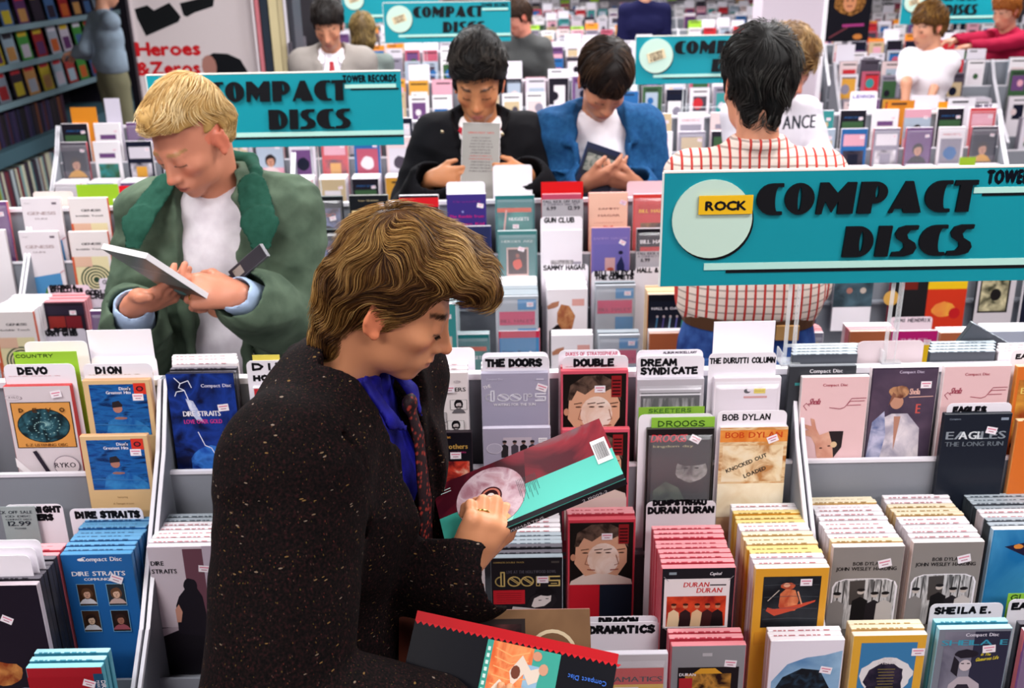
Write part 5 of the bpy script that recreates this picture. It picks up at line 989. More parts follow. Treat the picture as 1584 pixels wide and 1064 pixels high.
nm_ = 0; used = {}
for lvl, (z, dx, y0_, y1_) in enumerate(((.965, .26, 6.6, 11.2), (1.255, .2, 6.8, 11.6), (1.555, .16, 7.2, 11.8), (1.885, .16, 7.2, 11.8))):
    y = y0_; j = 0
    while y < y1_:
        ci = r_.randrange(len(MC)); b = MB(); w_ = .21; h_ = .27
        b.box(-.006, 0, -w_/2, w_/2, 0, h_, M(MC[ci], .35)); b.box(0, .001, -w_*.36, w_*.36, h_*.08, h_*.5, M(r_.choice(MC), .35)); b.box(0, .001, -w_*.4, w_*.4, h_*.76, h_*.92, M(r_.choice(['#a09ca8', '#8c1820', '#98801c', '#201c24']), .35))
        o = b.build('magazine'); o.location = (sx-.35+dx, y, z); o.rotation_euler = (0, -.12, 0)
        tag(o, '%s magazine on the %s ledge of the left shelving, %s from its near end' % (MN[ci], ['lowest', 'second', 'third', 'top'][lvl], ORD[j]), 'magazine'); y += .27+r_.uniform(0, .05); j += 1
def spines(z, h, y0_, y1_, name, nm2, cols, dx):
    y = y0_; n = 0
    while y < y1_:
        ci = r_.randrange(len(cols)); th = r_.uniform(.02, .05); b = MB(); b.box(-.28, 0, 0, th, 0, h*r_.uniform(.93, 1), M(cols[ci], .5)); o = b.build(name); o.location = (sx-.35+dx, y, z); o.rotation_euler = (.06, 0, 0); y += th+.006
        tag(o, nm2, 'record sleeve' if name == 'record_sleeve' else 'book', nm2.replace('upright ', '')+'s' if False else nm2+' group'); n += 1
spines(.12, .33, 7.6, 9.6, 'record_sleeve', 'thin upright record sleeve on the bottom shelf of the left wall shelving', ['#8c9c3c', '#4c7c84', '#6c2c34', '#8c8c94', '#3c3440', '#a8b4b8', '#5c3c4c', '#c8c8b0', '#7ca0a0'], .3)
spines(.62, .28, 6.6, 9.8, 'record_sleeve', 'dark upright record sleeve on the thick middle shelf of the left wall shelving', ['#241c24', '#2c1c2c', '#3c1c20', '#1c1c34', '#5c3420', '#2c2440', '#1a181c', '#1a181c'], .28)
# picture of a singer hung on the right, beyond the column
q = PY(1309, 60, 8.6); t = empty('singer_poster', (q[0], 8.6, 0), 0, 'dark poster of a curly-haired singer beyond the column at upper right', 'poster'); zb = PY(1309, 64, 8.6)[2]
b = MB(); b.box(-.18, .18, 0, .012, zb, zb+.62, M('#15141c', .35)); b.build('poster_sheet', t); b = MB(); b.box(-.02, .02, .012, .04, 0, zb+.5, M('#8c8890', .4)); b.box(-.15, .15, -.1, .15, 0, .02, M('#8c8890', .4)); b.build('poster_stand_pole', t)
A = Art(.36, .62); 
A.ell(.5, .5, .34, .3, NZ('#3c2010', '#b0783c', 40), 18, .1); A.ell(.5, .49, .15, .2, '#d08c64', 16); A.rect(.44, .44, .56, .455, '#7a3430'); A.ell(.44, .52, .03, .02, '#3a2018', 8); A.ell(.56, .52, .03, .02, '#3a2018', 8); A.txt('SINGER LIVE', .5, .16, .05, '#a83c7c', 'c', rot=.06) if False else A.line([(.4, .2), (.85, .21)], .06, '#a83c7c'); A.line([(.1, .05), (.5, .18)], .03, '#7a3c44'); A.ell(.75, .06, .12, .06, '#c87c3c', 10, .1)
c = bpy.data.objects.new('poster_print', A.mesh('poster_print')); COL.objects.link(c); c.parent = t; c.location = (0, -.001, zb)
print('boxes', NBOX[0])
# ------------------------------------------------------------------ bodies and clothes from blended solids, meshed to one surface
class Sdf:
    def __init__(s): s.ops = []
    def e(s, c, r, k=.01, op='u', R=None):
        c = np.array(c, float); r = np.array(r, float); R = np.eye(3) if R is None else np.array(R)[:3, :3]
        def f(P):
            q = (P-c)@R; a = np.sqrt(((q/r)**2).sum(1)); b = np.sqrt(((q/(r*r))**2).sum(1)); return a*(a-1)/np.maximum(b, 1e-6)
        s.ops.append((op, k, c, r.max(), f)); return s
    def c(s, a, b, ra, rb, k=.01, op='u', n=None, fl=1.):
        a = np.array(a, float); b = np.array(b, float); d = b-a; L = max((d@d), 1e-9); n_ = None if n is None else np.array(n, float)/np.linalg.norm(n)
        def f(P):
            t = np.clip((P-a)@d/L, 0, 1); q = P-a-t[:, None]*d
            if n_ is not None: q = q+np.outer(q@n_*(1/fl-1), n_)
            v = np.sqrt((q*q).sum(1))-(ra+(rb-ra)*t); return v*(min(1, fl)*.5+.5) if n_ is not None else v
        s.ops.append((op, k, (a+b)/2, math.sqrt(L)/2+max(ra, rb)*max(1, fl), f)); return s
    def chain(s, pts, rs, k=.01, op='u', n=None, fl=1.):
        for i in range(len(pts)-1): s.c(pts[i], pts[i+1], rs[i], rs[i+1], k, op, n, fl)
        return s
    def f(s, fn, k, op, c=(0, 0, 0), R=99.): s.ops.append((op, k, np.array(c, float), R, fn)); return s
    def ev(s, P, idx=None):
        d = np.full(len(P), 9.)
        for i, (op, k, c, R, f) in enumerate(s.ops):
            if idx is not None and not idx[i]: continue
            v = f(P)
            if op == 's': v = -v
            if op == 'u': h = np.maximum(k-np.abs(d-v), 0)/k; d = np.minimum(d, v)-h*h*k*.25
            else: h = np.maximum(k-np.abs(d-v), 0)/k; d = np.maximum(d, v)+h*h*k*.25
        return d
def sdf_mesh(S, h, disp=None, smooth=1, bounds=None):
    U = [o for o in S.ops if o[0] == 'u']
    lo = np.min([o[2]-o[3] for o in U], 0)-2.5*h; hi = np.max([o[2]+o[3] for o in U], 0)+2.5*h
    if bounds: lo = np.maximum(lo, bounds[0]); hi = np.minimum(hi, bounds[1])
    n = np.ceil((hi-lo)/h).astype(int)+1; G = np.full(tuple(n), 1., np.float32); B = 14
    Cs = np.array([o[2] for o in S.ops]); Rs = np.array([o[3] for o in S.ops]); Ks = np.array([o[1] for o in S.ops]); isu = np.array([o[0] == 'u' for o in S.ops])
    ax = [lo[i]+h*np.arange(n[i]) for i in range(3)]; hd = B*h*.87
    for i in range(0, n[0], B):
        for j in range(0, n[1], B):
            for k in range(0, n[2], B):
                x, y, z = ax[0][i:i+B], ax[1][j:j+B], ax[2][k:k+B]; cc = np.array([(x[0]+x[-1])/2, (y[0]+y[-1])/2, (z[0]+z[-1])/2])
                idx = np.sqrt(((Cs-cc)**2).sum(1)) < Rs+hd+Ks*1.5+2*h
                if not (idx & isu).any(): continue
                m = S.ev(cc[None], idx)[0]
                if m > hd+.05: continue
                P = np.stack(np.meshgrid(x, y, z, indexing='ij'), -1).reshape(-1, 3)
                d = S.ev(P, idx)
                if disp is not None:
                    w = np.abs(d) < .04
                    if w.any(): d[w] += disp(P[w])
                G[i:i+B, j:j+B, k:k+B] = d.reshape(len(x), len(y), len(z))
    s = G < 0; c8 = [s[a:n[0]-1+a, b:n[1]-1+b, c:n[2]-1+c] for a in (0, 1) for b in (0, 1) for c in (0, 1)]
    anyi = c8[0].copy(); alli = c8[0].copy()
    for q in c8[1:]: anyi |= q; alli &= q
    act = np.argwhere(anyi & ~alli)
    vid = np.full(tuple(n-1), -1, np.int32); vid[act[:, 0], act[:, 1], act[:, 2]] = np.arange(len(act))
    acc = np.zeros((len(act), 3)); cnt = np.zeros(len(act))
    off = [(a, b, c) for a in (0, 1) for b in (0, 1) for c in (0, 1)]
    for a in off:
        for b in off:
            if sum(b)-sum(a) == 1 and all(q >= p for p, q in zip(a, b)):
                g0 = G[act[:, 0]+a[0], act[:, 1]+a[1], act[:, 2]+a[2]]; g1 = G[act[:, 0]+b[0], act[:, 1]+b[1], act[:, 2]+b[2]]
                m = (g0 < 0) != (g1 < 0); t = np.where(m, g0/np.where(m, g0-g1, 1), 0)[:, None]
                acc += np.where(m[:, None], np.array(a)+t*(np.array(b)-np.array(a)), 0); cnt += m
    V = lo+h*(act+acc/cnt[:, None]); Fs = []
    for d in range(3):
        e = [0, 0, 0]; e[d] = 1; u_, v_ = [(1, 2), (2, 0), (0, 1)][d]
        sl0 = [slice(0, n[q]) for q in range(3)]; s0 = s[tuple(slice(0, n[q]-(q == d)) for q in range(3))]; s1 = s[tuple(slice((q == d)*1, n[q]) for q in range(3))]
        I = np.argwhere(s0 != s1); I = I[(I[:, u_] > 0) & (I[:, v_] > 0) & (I[:, u_] < n[u_]-1) & (I[:, v_] < n[v_]-1)]
        inside = s0[I[:, 0], I[:, 1], I[:, 2]]
        def q(du, dv): J = I.copy(); J[:, u_] -= du; J[:, v_] -= dv; return vid[J[:, 0], J[:, 1], J[:, 2]]
        Q = np.stack([q(1, 1), q(0, 1), q(0, 0), q(1, 0)], 1); Q[~inside] = Q[~inside][:, ::-1]; Fs.append(Q)
    Fq = np.concatenate(Fs); Fq = Fq[(Fq >= 0).all(1)]
    for _ in range(smooth):
        A_ = np.zeros_like(V); c_n = np.zeros(len(V))
        for a, b in ((0, 1), (1, 2), (2, 3), (3, 0)):
            np.add.at(A_, Fq[:, a], V[Fq[:, b]]); np.add.at(A_, Fq[:, b], V[Fq[:, a]]); np.add.at(c_n, Fq[:, a], 1); np.add.at(c_n, Fq[:, b], 1)
        V = V*.5+.5*A_/np.maximum(c_n, 1)[:, None]
    return V, Fq
def obj_np(name, V, Fq, mats, parent=None, col=None, smooth=True):
    me = bpy.data.meshes.new(name); me.vertices.add(len(V)); me.vertices.foreach_set('co', V.astype(np.float32).ravel())
    k = Fq.shape[1]; me.loops.add(Fq.size); me.loops.foreach_set('vertex_index', Fq.astype(np.int32).ravel()); me.polygons.add(len(Fq)); me.polygons.foreach_set('loop_start', np.arange(0, Fq.size, k, dtype=np.int32))
    me.update(calc_edges=True); me.polygons.foreach_set('use_smooth', np.full(len(Fq), smooth))
    for m in (mats if isinstance(mats, (list, tuple)) else [mats]): me.materials.append(m)
    if col is not None:
        a = me.color_attributes.new('tint', 'FLOAT_COLOR', 'POINT'); a.data.foreach_set('color', np.concatenate([col, np.ones((len(V), 1))], 1).astype(np.float32).ravel())
    me.update(); o = bpy.data.objects.new(name, me); COL.objects.link(o)
    if parent: o.parent = parent
    return o
def finger_ring(t, w, d, nrm, i, sc, side, curl, mat, spread=.06, h=.0016, r=.0108):
    w = np.array(w, float); d = np.array(d, float); d /= np.linalg.norm(d); nrm = np.array(nrm, float); nrm -= d*(nrm@d); nrm /= np.linalg.norm(nrm); tt = np.cross(d, nrm)*side
    u, ln = ((.031, .078), (.011, .086), (-.010, .08), (-.029, .062))[i]; p = w+d*(.087-.004*abs(i-1.2))*sc+tt*u*sc; dr = d+tt*spread*(1.5-i)*.6; dr /= np.linalg.norm(dr); q = dr*math.cos(curl)-nrm*math.sin(curl); c = p+q*ln*.2*sc
    a = np.cross(q, tt); a /= np.linalg.norm(a); b_ = np.cross(q, a); mb = MB(); n = 16; R_ = r*sc; pts = [c+R_*(a*math.cos(2*PI*k/n)+b_*math.sin(2*PI*k/n)) for k in range(n+1)]; mb.tube(pts, .0017, mat, 6); return mb.build('ring', t, True)
def sob(S, h, name, mat, parent=None, disp=None, col=None, smooth=1, bounds=None):
    V, Q = sdf_mesh(S, h, disp, smooth, bounds)
    return obj_np(name, V, Q, mat, parent, col(V) if col else None)
def nz(P, f, seed=0):   # cheap smooth noise
    x, y, z = P[:, 0]*f+seed*1.7, P[:, 1]*f+seed*.9, P[:, 2]*f+seed*2.3
    return (np.sin(x+1.7*np.sin(y*.9+z*.4))*np.cos(y*1.1+1.3*np.sin(z*.8+x*.3))+np.sin(z*1.2+1.5*np.sin(x*.7)+y*.5))*.5
def Rx(a): return np.array([[1, 0, 0], [0, math.cos(a), -math.sin(a)], [0, math.sin(a), math.cos(a)]])
def Ry(a): return np.array([[math.cos(a), 0, math.sin(a)], [0, 1, 0], [-math.sin(a), 0, math.cos(a)]])
def Rz(a): return np.array([[math.cos(a), -math.sin(a), 0], [math.sin(a), math.cos(a), 0], [0, 0, 1]])
RAD = math.radians
def head_ops(S, o, R, s=1., nose=1., jaw=1., neck=None):
    def T(p): return o+R@(np.array(p)*s)
    def E(c, r, k, op='u', R2=None): S.e(T(c), np.array(r)*s, k*s, op, R if R2 is None else R@R2)
    def C(a, b, ra, rb, k, op='u'): S.c(T(a), T(b), ra*s, rb*s, k*s, op)
    E((0, .012, .03), (.075, .098, .085), .01); E((0, -.034, -.03), (.061*jaw, .060, .08), .03); E((0, -.028, -.072), (.05*jaw, .052, .038), .02); E((0, -.07, -.101), (.02, .021, .016), .022)
    for sg in (-1, 1):
        E((sg*.042, -.058, -.022), (.022, .024, .018), .02); E((sg*.032, -.104, .001), (.0155, .0135, .0105), .010, 's'); E((sg*.031, -.0815, -.001), (.0145, .0135, .0125), .004)
        E((sg*.0775, .012, -.012), (.0065, .018, .03), .006, 'u', Rx(.15)@Rz(sg*-.25)); C((sg*.083, .026, .012), (sg*.084, .026, -.02), .004, .004, .004); E((sg*.087, .008, -.006), (.007, .009, .018), .004, 's'); E((sg*.078, .004, -.036), (.006, .008, .009), .005)
        E((sg*.0125, -.1, -.041), (.0072, .010, .0072), .006)
    C((-.034, -.083, .019), (.034, -.083, .019), .009, .009, .012)
    C((0, -.078, .02), (0, -.088, -.034), .0125, .0145, .01); C((0, -.088, .012), (0, -.110*nose, -.033), .0068, .009, .012); E((0, -.113*nose, -.0375), (.0105, .010, .009), .006); C((0, -.104, -.046), (0, -.097, -.056), .004, .004, .006)
    E((0, -.08, -.068), (.03, .02, .024), .016); E((0, -.0985, -.0635), (.021, .0085, .0052), .004); E((0, -.0955, -.0745), (.018, .009, .0065), .004); C((-.02, -.1, -.069), (.02, -.1, -.069), .0016, .0016, .003, 's')
    S.c(T((0, .032, -.05)), neck, .05*s, .056*s, .02)
def head_col(o, R, s, skin, lip, brow, beard=0., lash='#2a1a16'):
    sk, lp, bw, ls = [np.array(lin(q)) for q in (skin, lip, brow, lash)]
    def fn(V):
        q = ((V-o)@R)/s; x, y, z = q.T; c = np.tile(sk, (len(V), 1))
        def mix(m, col, a=1.): m = np.clip(m, 0, 1)[:, None]*a; c[:] = c*(1-m)+np.array(col)*m
        fr = y < -.05
        mix((1-np.hypot((np.abs(x)-.042)/.024, (z+.03)/.02))*2*fr, sk*np.array([1.08, .72, .68]), .5); mix((1-np.hypot(x/.015, (z+.036)/.014))*2*fr, sk*np.array([1.05, .75, .72]), .5)
        mix((np.abs(x) > .07)*(z < .025)*(np.abs(y-.012) < .03)*1., sk*np.array([1.12, .7, .66]), .7)
        if beard: mix(np.clip((-.045-z)/.02, 0, 1)*np.clip((.02-y)/.02, 0, 1)*(z > -.14), sk*np.array([.55, .5, .5]), beard)
        mix((1-np.hypot(x/.024, (z+.069)/.0105))*3*(y < -.082), lp, .9); mix((1-np.abs(z+.069)/.0022)*(np.abs(x) < .023)*(y < -.08), lp*.35, .9)
        for sg in (-1, 1):
            zz = .021+.004*np.cos((x-sg*.034)/.02)-.0; mix((1-np.abs(z-zz)/.0052)*2*(np.abs(x-sg*.033) < .02)*fr, bw, .95)
            mix((1-np.abs(z+.0065+.06*((x-sg*.031)/.1)**2)/.0024)*2.5*(np.abs(x-sg*.031) < .0145)*(y < -.07), ls, .95)
            mix((1-np.hypot((x-sg*.031)/.02, (z-.003)/.012))*1.5*(y < -.06), sk*np.array([.8, .62, .6]), .45)
        return c
    return fn
SKM = lambda: M('#d09a80', .42, vcol='tint', spec=.4)
def hand_ops(S, w, d, nrm, sc=1., curl=(.5, .55, .6, .65), thumb=(.5, .3), side=1, spread=.06, k=.006):
    """w wrist, d finger direction, nrm back-of-hand normal; thumb on side*cross(d, nrm)"""
    w = np.array(w, float); d = np.array(d, float); d /= np.linalg.norm(d); nrm = np.array(nrm, float); nrm -= d*(nrm@d); nrm /= np.linalg.norm(nrm); t = np.cross(d, nrm)*side
    L = sc; S.c(w, w+d*.05*L, .026*L, .03*L, .02, 'u', nrm, .7)
    for u in (-.022, 0, .022): S.c(w+d*.02*L+t*u*.7*L, w+d*.085*L+t*u*1.25*L, .0165*L, .0145*L, .014)
    S.c(w+d*.012*L+t*.018*L-nrm*.006*L, w+d*.045*L+t*.034*L-nrm*.01*L, .017*L, .014*L, .014)
    for i, (u, ln, r) in enumerate(((.031, .078, .0092), (.011, .086, .0094), (-.010, .08, .009), (-.029, .062, .0078))):
        p = w+d*(.087-.004*abs(i-1.2))*L+t*u*L; a = 0; dr = d+t*spread*(1.5-i)*.6; dr /= np.linalg.norm(dr); cu = curl[i]; pts = [p-d*.02*L]; rr = [r*L*1.12]
        pts.append(p); rr.append(r*L*1.1)
        for j, f in enumerate((.48, .3, .22)):
            a += cu*(1.0, 1.25, .8)[j]; q = dr*math.cos(a)-nrm*math.sin(a); p = p+q*ln*f*L; pts.append(p.copy()); rr.append(r*L*(1., .92, .78)[j])
        S.chain(pts, rr, k)
    b = w+d*.035*L+t*.034*L-nrm*.01*L; a0, a1 = thumb; q = d*math.cos(.6)+t*math.sin(.6); q = q*math.cos(a0)-nrm*math.sin(a0); p1 = b+q*.036*L
    q2 = d*math.cos(.25)+t*math.sin(.25); q2 = q2*math.cos(a0+a1)-nrm*math.sin(a0+a1); p2 = p1+q2*.032*L; S.chain([b, p1, p2], [.0135*L, .0115*L, .0095*L], k)
def folds(amp, f, seed=0, z0=None):
    def fn(P):
        w = P+.018*np.stack([nz(P, 11, seed+1), nz(P, 11, seed+5), nz(P, 11, seed+9)], 1); q = w*np.array([.8, .8, 1.25])
        return amp*(nz(P, f*.7, seed)*.35+(np.abs(nz(q, f*1.1, seed+3))-.4)*.75+(np.abs(nz(q*np.array([1.3, 1, .8]), f*2.3, seed+7))-.4)*.3)
    return fn
def person(label, loc, yaw, H=1.78, head=(0, 0, 0), hs=1., lean=0., arms=None, skin='#c98f74', lip='#a8605a', brow='#3a261e', beard=0, jacket=None, shirt=None, trousers='#2c2c34', hair=None,
           h=.006, hh=.005, group=None, legs=True, shoulders=0., open_v=None, nose=1., neckf=(0, -.03, .125), sleeve='long', jlen=.82, jaw=1., extra=None):
    """local frame: feet at the origin, facing -Y; the person's right hand is on -X"""
    k = H/1.78; t = empty('person', loc, yaw, label, 'person', group)
    ln = lambda z: -lean*max(0, (z-.95))/.55
    def J(x, y, z): return np.array([x*k, (y+ln(z))*k, z*k])
    Rh = Rz(head[1])@Rx(head[0])@Ry(head[2]); nb = J(0, .01, 1.5); hp = nb+np.array([0, .005, .035])*k+Rz(head[1]*.5)@Rx(head[0]*.75)@np.array(neckf)*k
    sh = {s_: J(s_*(.172+shoulders), .01, 1.425) for s_ in (-1, 1)}
    A_ = arms or {}
    S = Sdf(); head_ops(S, hp, Rh, hs, nose, jaw, nb)
    S.c(J(0, .015, 1.46), J(0, .015, 1.25), .05*k, .085*k, .05, n=(0, 1, 0), fl=.75); S.c(J(-.1, .015, 1.4), J(.1, .015, 1.4), .052*k, .052*k, .03); S.c(J(0, .01, 1.25), J(0, .01, .98), .11*k, .12*k, .04, n=(0, 1, 0), fl=.7)
    for s_ in (-1, 1):
        if s_ in A_:
            a = A_[s_]; el = np.array(a['el'])*k; wr = np.array(a['wr'])*k; S.c(sh[s_], el, .045*k, .038*k, .02); S.c(el, wr, .038*k, .025*k, .015)
            hand_ops(S, wr, a['d'], a['n'], a.get('sc', 1.)*k, a.get('curl', (.5, .55, .6, .65)), a.get('thumb', (.5, .3)), a.get('side', s_))
        else: S.c(sh[s_], J(s_*.2, .02, 1.12), .045*k, .038*k, .02); S.c(J(s_*.2, .02, 1.12), J(s_*.21, -.03, .86), .038*k, .024*k, .015); hand_ops(S, J(s_*.21, -.03, .86), (0, -.15, -1), (s_, 0, 0), k, (.25, .3, .3, .3), (.4, .2), -s_ if False else s_)
    sob(S, h, 'body', SKM(), t, None, head_col(hp, Rh, hs, skin, lip, brow, beard))
    if legs:
        T_ = Sdf(); T_.c(np.array([-.06, .01, .97])*k, np.array([.06, .01, .97])*k, .125*k, .125*k, .03, n=(0, 1, 0), fl=.85); T_.c(np.array([-.05, .01, 1.06])*k, np.array([.05, .01, 1.06])*k, .105*k, .105*k, .05, n=(0, 1, 0), fl=.85)
        for s_ in (-1, 1): T_.c(np.array([s_*.085, .01, .92])*k, np.array([s_*.1, 0, .5])*k, .1*k, .075*k, .03); T_.c(np.array([s_*.1, 0, .5])*k, np.array([s_*.105, .02, .07])*k, .075*k, .06*k, .03)
        sob(T_, max(h*1.6, .009), 'trousers', trousers if not isinstance(trousers, str) else M(trousers, .8), t, folds(.006, 14, 2))
        for s_ in (-1, 1):
            Q = Sdf(); Q.e(np.array([s_*.105, -.06, .035])*k, np.array([.045, .13, .04])*k); Q.e(np.array([s_*.105, .02, .05])*k, np.array([.04, .06, .05])*k, .03); Q.f(lambda P: .002-P[:, 2], .002, 'i')
            sob(Q, .012, 'shoe', M('#1c1614', .35), t)
    def torso(g, zlow, arms_=True, cuff=.0, neck_r=.07, sl=None, mat=None, name='shirt', dz=None, vneck=None, sleeve_end=1., hh_=None, coll=None, full=True, taper=.0):
        Q = Sdf(); kk = .035
        Q.c(J(-.075, .01, 1.3), J(.075, .01, 1.3), (.115+g)*k, (.115+g)*k, kk, n=(0, 1, 0), fl=.88); Q.c(J(-.055, .01, 1.1), J(.055, .01, 1.1), (.105+g)*k, (.105+g)*k, .06, n=(0, 1, 0), fl=.85)
        Q.c(J(-.065, .01, max(zlow+.1, .95)), J(.065, .01, max(zlow+.1, .95)), (.118+g+taper)*k, (.118+g+taper)*k, .08, n=(0, 1, 0), fl=.85)
        if zlow < .9: Q.c(J(-.065, .01, zlow+.12), J(.065, .01, zlow+.12), (.12+g+taper)*k, (.12+g+taper)*k, .08, n=(0, 1, 0), fl=.85)
        Q.c(J(-.04, .015, 1.455), J(.04, .015, 1.455), (.05+g)*k, (.05+g)*k, .04); Q.c(J(0, .0, 1.47), J(0, -.02, 1.32), (.052+g)*k, (.09+g)*k, .04, n=(0, 1, 0), fl=.9)
        for s_ in (-1, 1):
            Q.c(J(s_*.05, .015, 1.45), sh[s_], (.045+g)*k, (.06+g)*k, .04)
            if arms_:
                if s_ in A_: a = A_[s_]; el = np.array(a['el'])*k; wr = np.array(a['wr'])*k
                else: el = J(s_*.2, .02, 1.12); wr = J(s_*.21, -.03, .86)
                if sl == 'short': Q.c(sh[s_], sh[s_]+(el-sh[s_])*.75, (.058+g)*k, (.062+g)*k, .03)
                else:
                    we = el+(wr-el)*(1-cuff); Q.c(sh[s_], el, (.058+g)*k, (.05+g)*k, .014); Q.c(el, we, (.05+g)*k, (.038+g)*k, .012)
                    u = (we-el)/np.linalg.norm(we-el); Q.c(we-u*.012*k, we+u*.1*k, (.029+g*.6)*k, (.035+g*.6)*k, .004, 's')
        zl = zlow*k; Q.f(lambda P: zl-P[:, 2], .01, 'i')
        c0 = J(0, .0, 1.53)
        Q.e(c0, np.array([neck_r, neck_r*1.0, .06])*k, .01, 's')
        if vneck:   # (z bottom, half width at top, half width at bottom)
            zb, w1, w0 = vneck; zt = 1.5
            def wedge(P):
                z = np.clip((P[:, 2]/k-zb)/(zt-zb), -1, 1.3); return np.maximum(np.maximum(np.abs(P[:, 0])/k-(w0+(w1-w0)*z), P[:, 1]/k-ln(1.3)+.01), zb-P[:, 2]/k)*k
            Q.f(wedge, .008, 's')
        if coll: coll(Q, J, k)
        return sob(Q, hh_ or hh, name, mat, t, dz)
    if shirt: torso(.004 if jacket else .012, shirt.get('z', .85), shirt.get('arms', not jacket), shirt.get('cuff', 0), shirt.get('neck', .062), sl=shirt.get('sl'), mat=shirt['m'], name=shirt.get('name', 'shirt'), vneck=shirt.get('v'), dz=folds(shirt.get('amp', .003), 22, 5), coll=shirt.get('coll'))
    if jacket: torso(jacket.get('g', .022), jacket.get('z', .8), True, jacket.get('cuff', .02), jacket.get('neck', .07), mat=jacket['m'], name=jacket.get('name', 'jacket'), vneck=jacket.get('v', (.9, .07, .03)), dz=folds(jacket.get('amp', .006), jacket.get('ff', 17), jacket.get('seed', 1)), coll=jacket.get('coll'), taper=jacket.get('taper', 0))
    if hair: hair(t, hp, Rh, hs)
    if extra: extra(t, hp, Rh, J, k)
    t['_hp'] = 0; del t['_hp']
    return t, hp, Rh
def hair_sdf(col, vol=.014, front=.06, back=-.06, side=-.02, amp=.006, f=70, fringe=None, h=.005, rough=.5, sheen=None, top=.0, part=None, st=(1, 1, 1), long=0):
    """cap over the skull: front = hairline height, back/side = how far down it comes"""
    def fn(t, o, R, s):
        S = Sdf(); T = lambda p: o+R@(np.array(p)*s)
        S.e(T((0, .014, .034+top*.5)), np.array((.076+vol, .1+vol, .086+vol+top))*s, .01, 'u', R)
        if back < -.03: S.c(T((-.03, .07, 0)), T((-.03, .066, back)), .045*s, .03*s, .02); S.c(T((.03, .07, 0)), T((.03, .066, back)), .045*s, .03*s, .02)
        if long:
            for sg in (-1, 1): S.chain([T((sg*.06, .02, .02)), T((sg*.075, .03, -.07)), T((sg*.06, .04, -long))], [.04*s, .04*s, .03*s], .03)
            S.chain([T((0, .06, .02)), T((0, .085, -.07)), T((0, .07, -long))], [.05*s, .05*s, .04*s], .03)
        def face(P):
            q = (P-o)@R/s; x, y, z = q.T; line = front-np.clip((np.abs(x)-.045)/.03, 0, 1)*(front+.0)*.5
            # front face region: below hairline and ahead of the ears
            ya = -.02+np.clip((z+.01)*-.6, -.02, .05)
            a = np.maximum(z-line, y-(ya+np.clip(.012-z, 0, .1)*.0)); a = np.maximum(a, -1)
            b = np.maximum(z-side, y-.035) if not long else np.full(len(P), 1.)
            return np.minimum(a, b)*s*.8
        S.f(face, .008, 's')
        if fringe:
            for a, b, ra, rb in fringe: S.c(T(a), T(b), ra*s, rb*s, .012)
        stt = np.array(st)
        def dsp(P): q = (P-o)@R/s*stt; return amp*(nz(q, f, 2)*.65+nz(q, f*1.9, 7)*.35)
        c0 = np.array(lin(col)); c1 = np.array(lin(sheen)) if sheen else c0*1.8
        def cl(V): q = (V-o)@R/s*stt; m = np.clip(nz(q, f*1.3, 5)*.5+.45, 0, 1)[:, None]; return c0*(1-m)+c1*m
        sob(S, h, 'hair', M(col, rough, vcol='tint'), t, dsp, cl)
    return fn
def strands(t, roots, path, n, r, cols, name='hair', seg=8, sides=3, mat=None, wave=0):
    """many fine locks as one surface; path(root, s01, rnd) -> point"""
    V = []; Fq = []; Cc = []; b0 = 0; ss = np.linspace(0, 1, seg)
    for i in range(n):
        rd = rng.random(6); root = roots(rd); P = np.array([path(root, s, rd) for s in ss]); T_ = np.gradient(P, axis=0); T_ /= np.maximum(np.linalg.norm(T_, axis=1), 1e-9)[:, None]
        a = np.cross(T_, [0.31, .2, .93]); a /= np.maximum(np.linalg.norm(a, axis=1), 1e-9)[:, None]; b = np.cross(T_, a); rr = r*(1-ss**3*.9)*(.6+.8*rd[5])
        for q in range(sides): an = 2*PI*q/sides; V.append(P+(a*math.cos(an)+b*math.sin(an))*rr[:, None])
        cc = cols[int(rd[4]*len(cols)) % len(cols)]
        Cc.append(np.tile(cc, (seg*sides, 1)))
        for q in range(sides):
            q2 = (q+1) % sides; j = np.arange(seg-1); Fq.append(np.stack([b0+q*seg+j, b0+q2*seg+j, b0+q2*seg+j+1, b0+q*seg+j+1], 1))
        b0 += seg*sides
    return obj_np(name, np.concatenate(V), np.concatenate(Fq), mat or M('#806040', .38, vcol='tint', spec=.6), t, np.concatenate(Cc))
def held_box(center, R, key=None, label='', colr=None, sz=(.14, .305, .0135), edge='#f0eaee', art=None, backart=None):
    """long box held in a hand: R columns = width axis, thickness axis (cover faces -thickness), height axis"""
    mb = MB(); w_, h_, t_ = sz; mb.box(-w_/2, w_/2, -t_/2, t_/2, -h_/2, h_/2, M(edge, .35, coat=.1)); mb.add([(-w_/2+.001, -t_/2-.0003, -h_/2+.001), (w_/2-.001, -t_/2-.0003, -h_/2+.001), (w_/2-.001, -t_/2-.0003, h_/2-.001), (-w_/2+.001, -t_/2-.0003, h_/2-.001)], [(0, 1, 2, 3)], M(colr or '#888888', .4, coat=.08))
    o = mb.build('cd_longbox'); tag(o, label, 'CD longbox'); m4 = np.eye(4); m4[:3, :3] = R; m4[:3, 3] = center; o.matrix_world = Matrix(m4.tolist())
    if art:
        a = Art(w_, h_); art(a); c = bpy.data.objects.new('cover_print', a.mesh('cover_print')); COL.objects.link(c); c.parent = o; c.location = (0, -t_/2-.0003, -h_/2)
    return o
def frame(xax, zax):
    x = np.array(xax, float); x /= np.linalg.norm(x); z = np.array(zax, float); z -= x*(z@x); z /= np.linalg.norm(z); y = np.cross(z, x); return np.stack([x, y, z], 1)
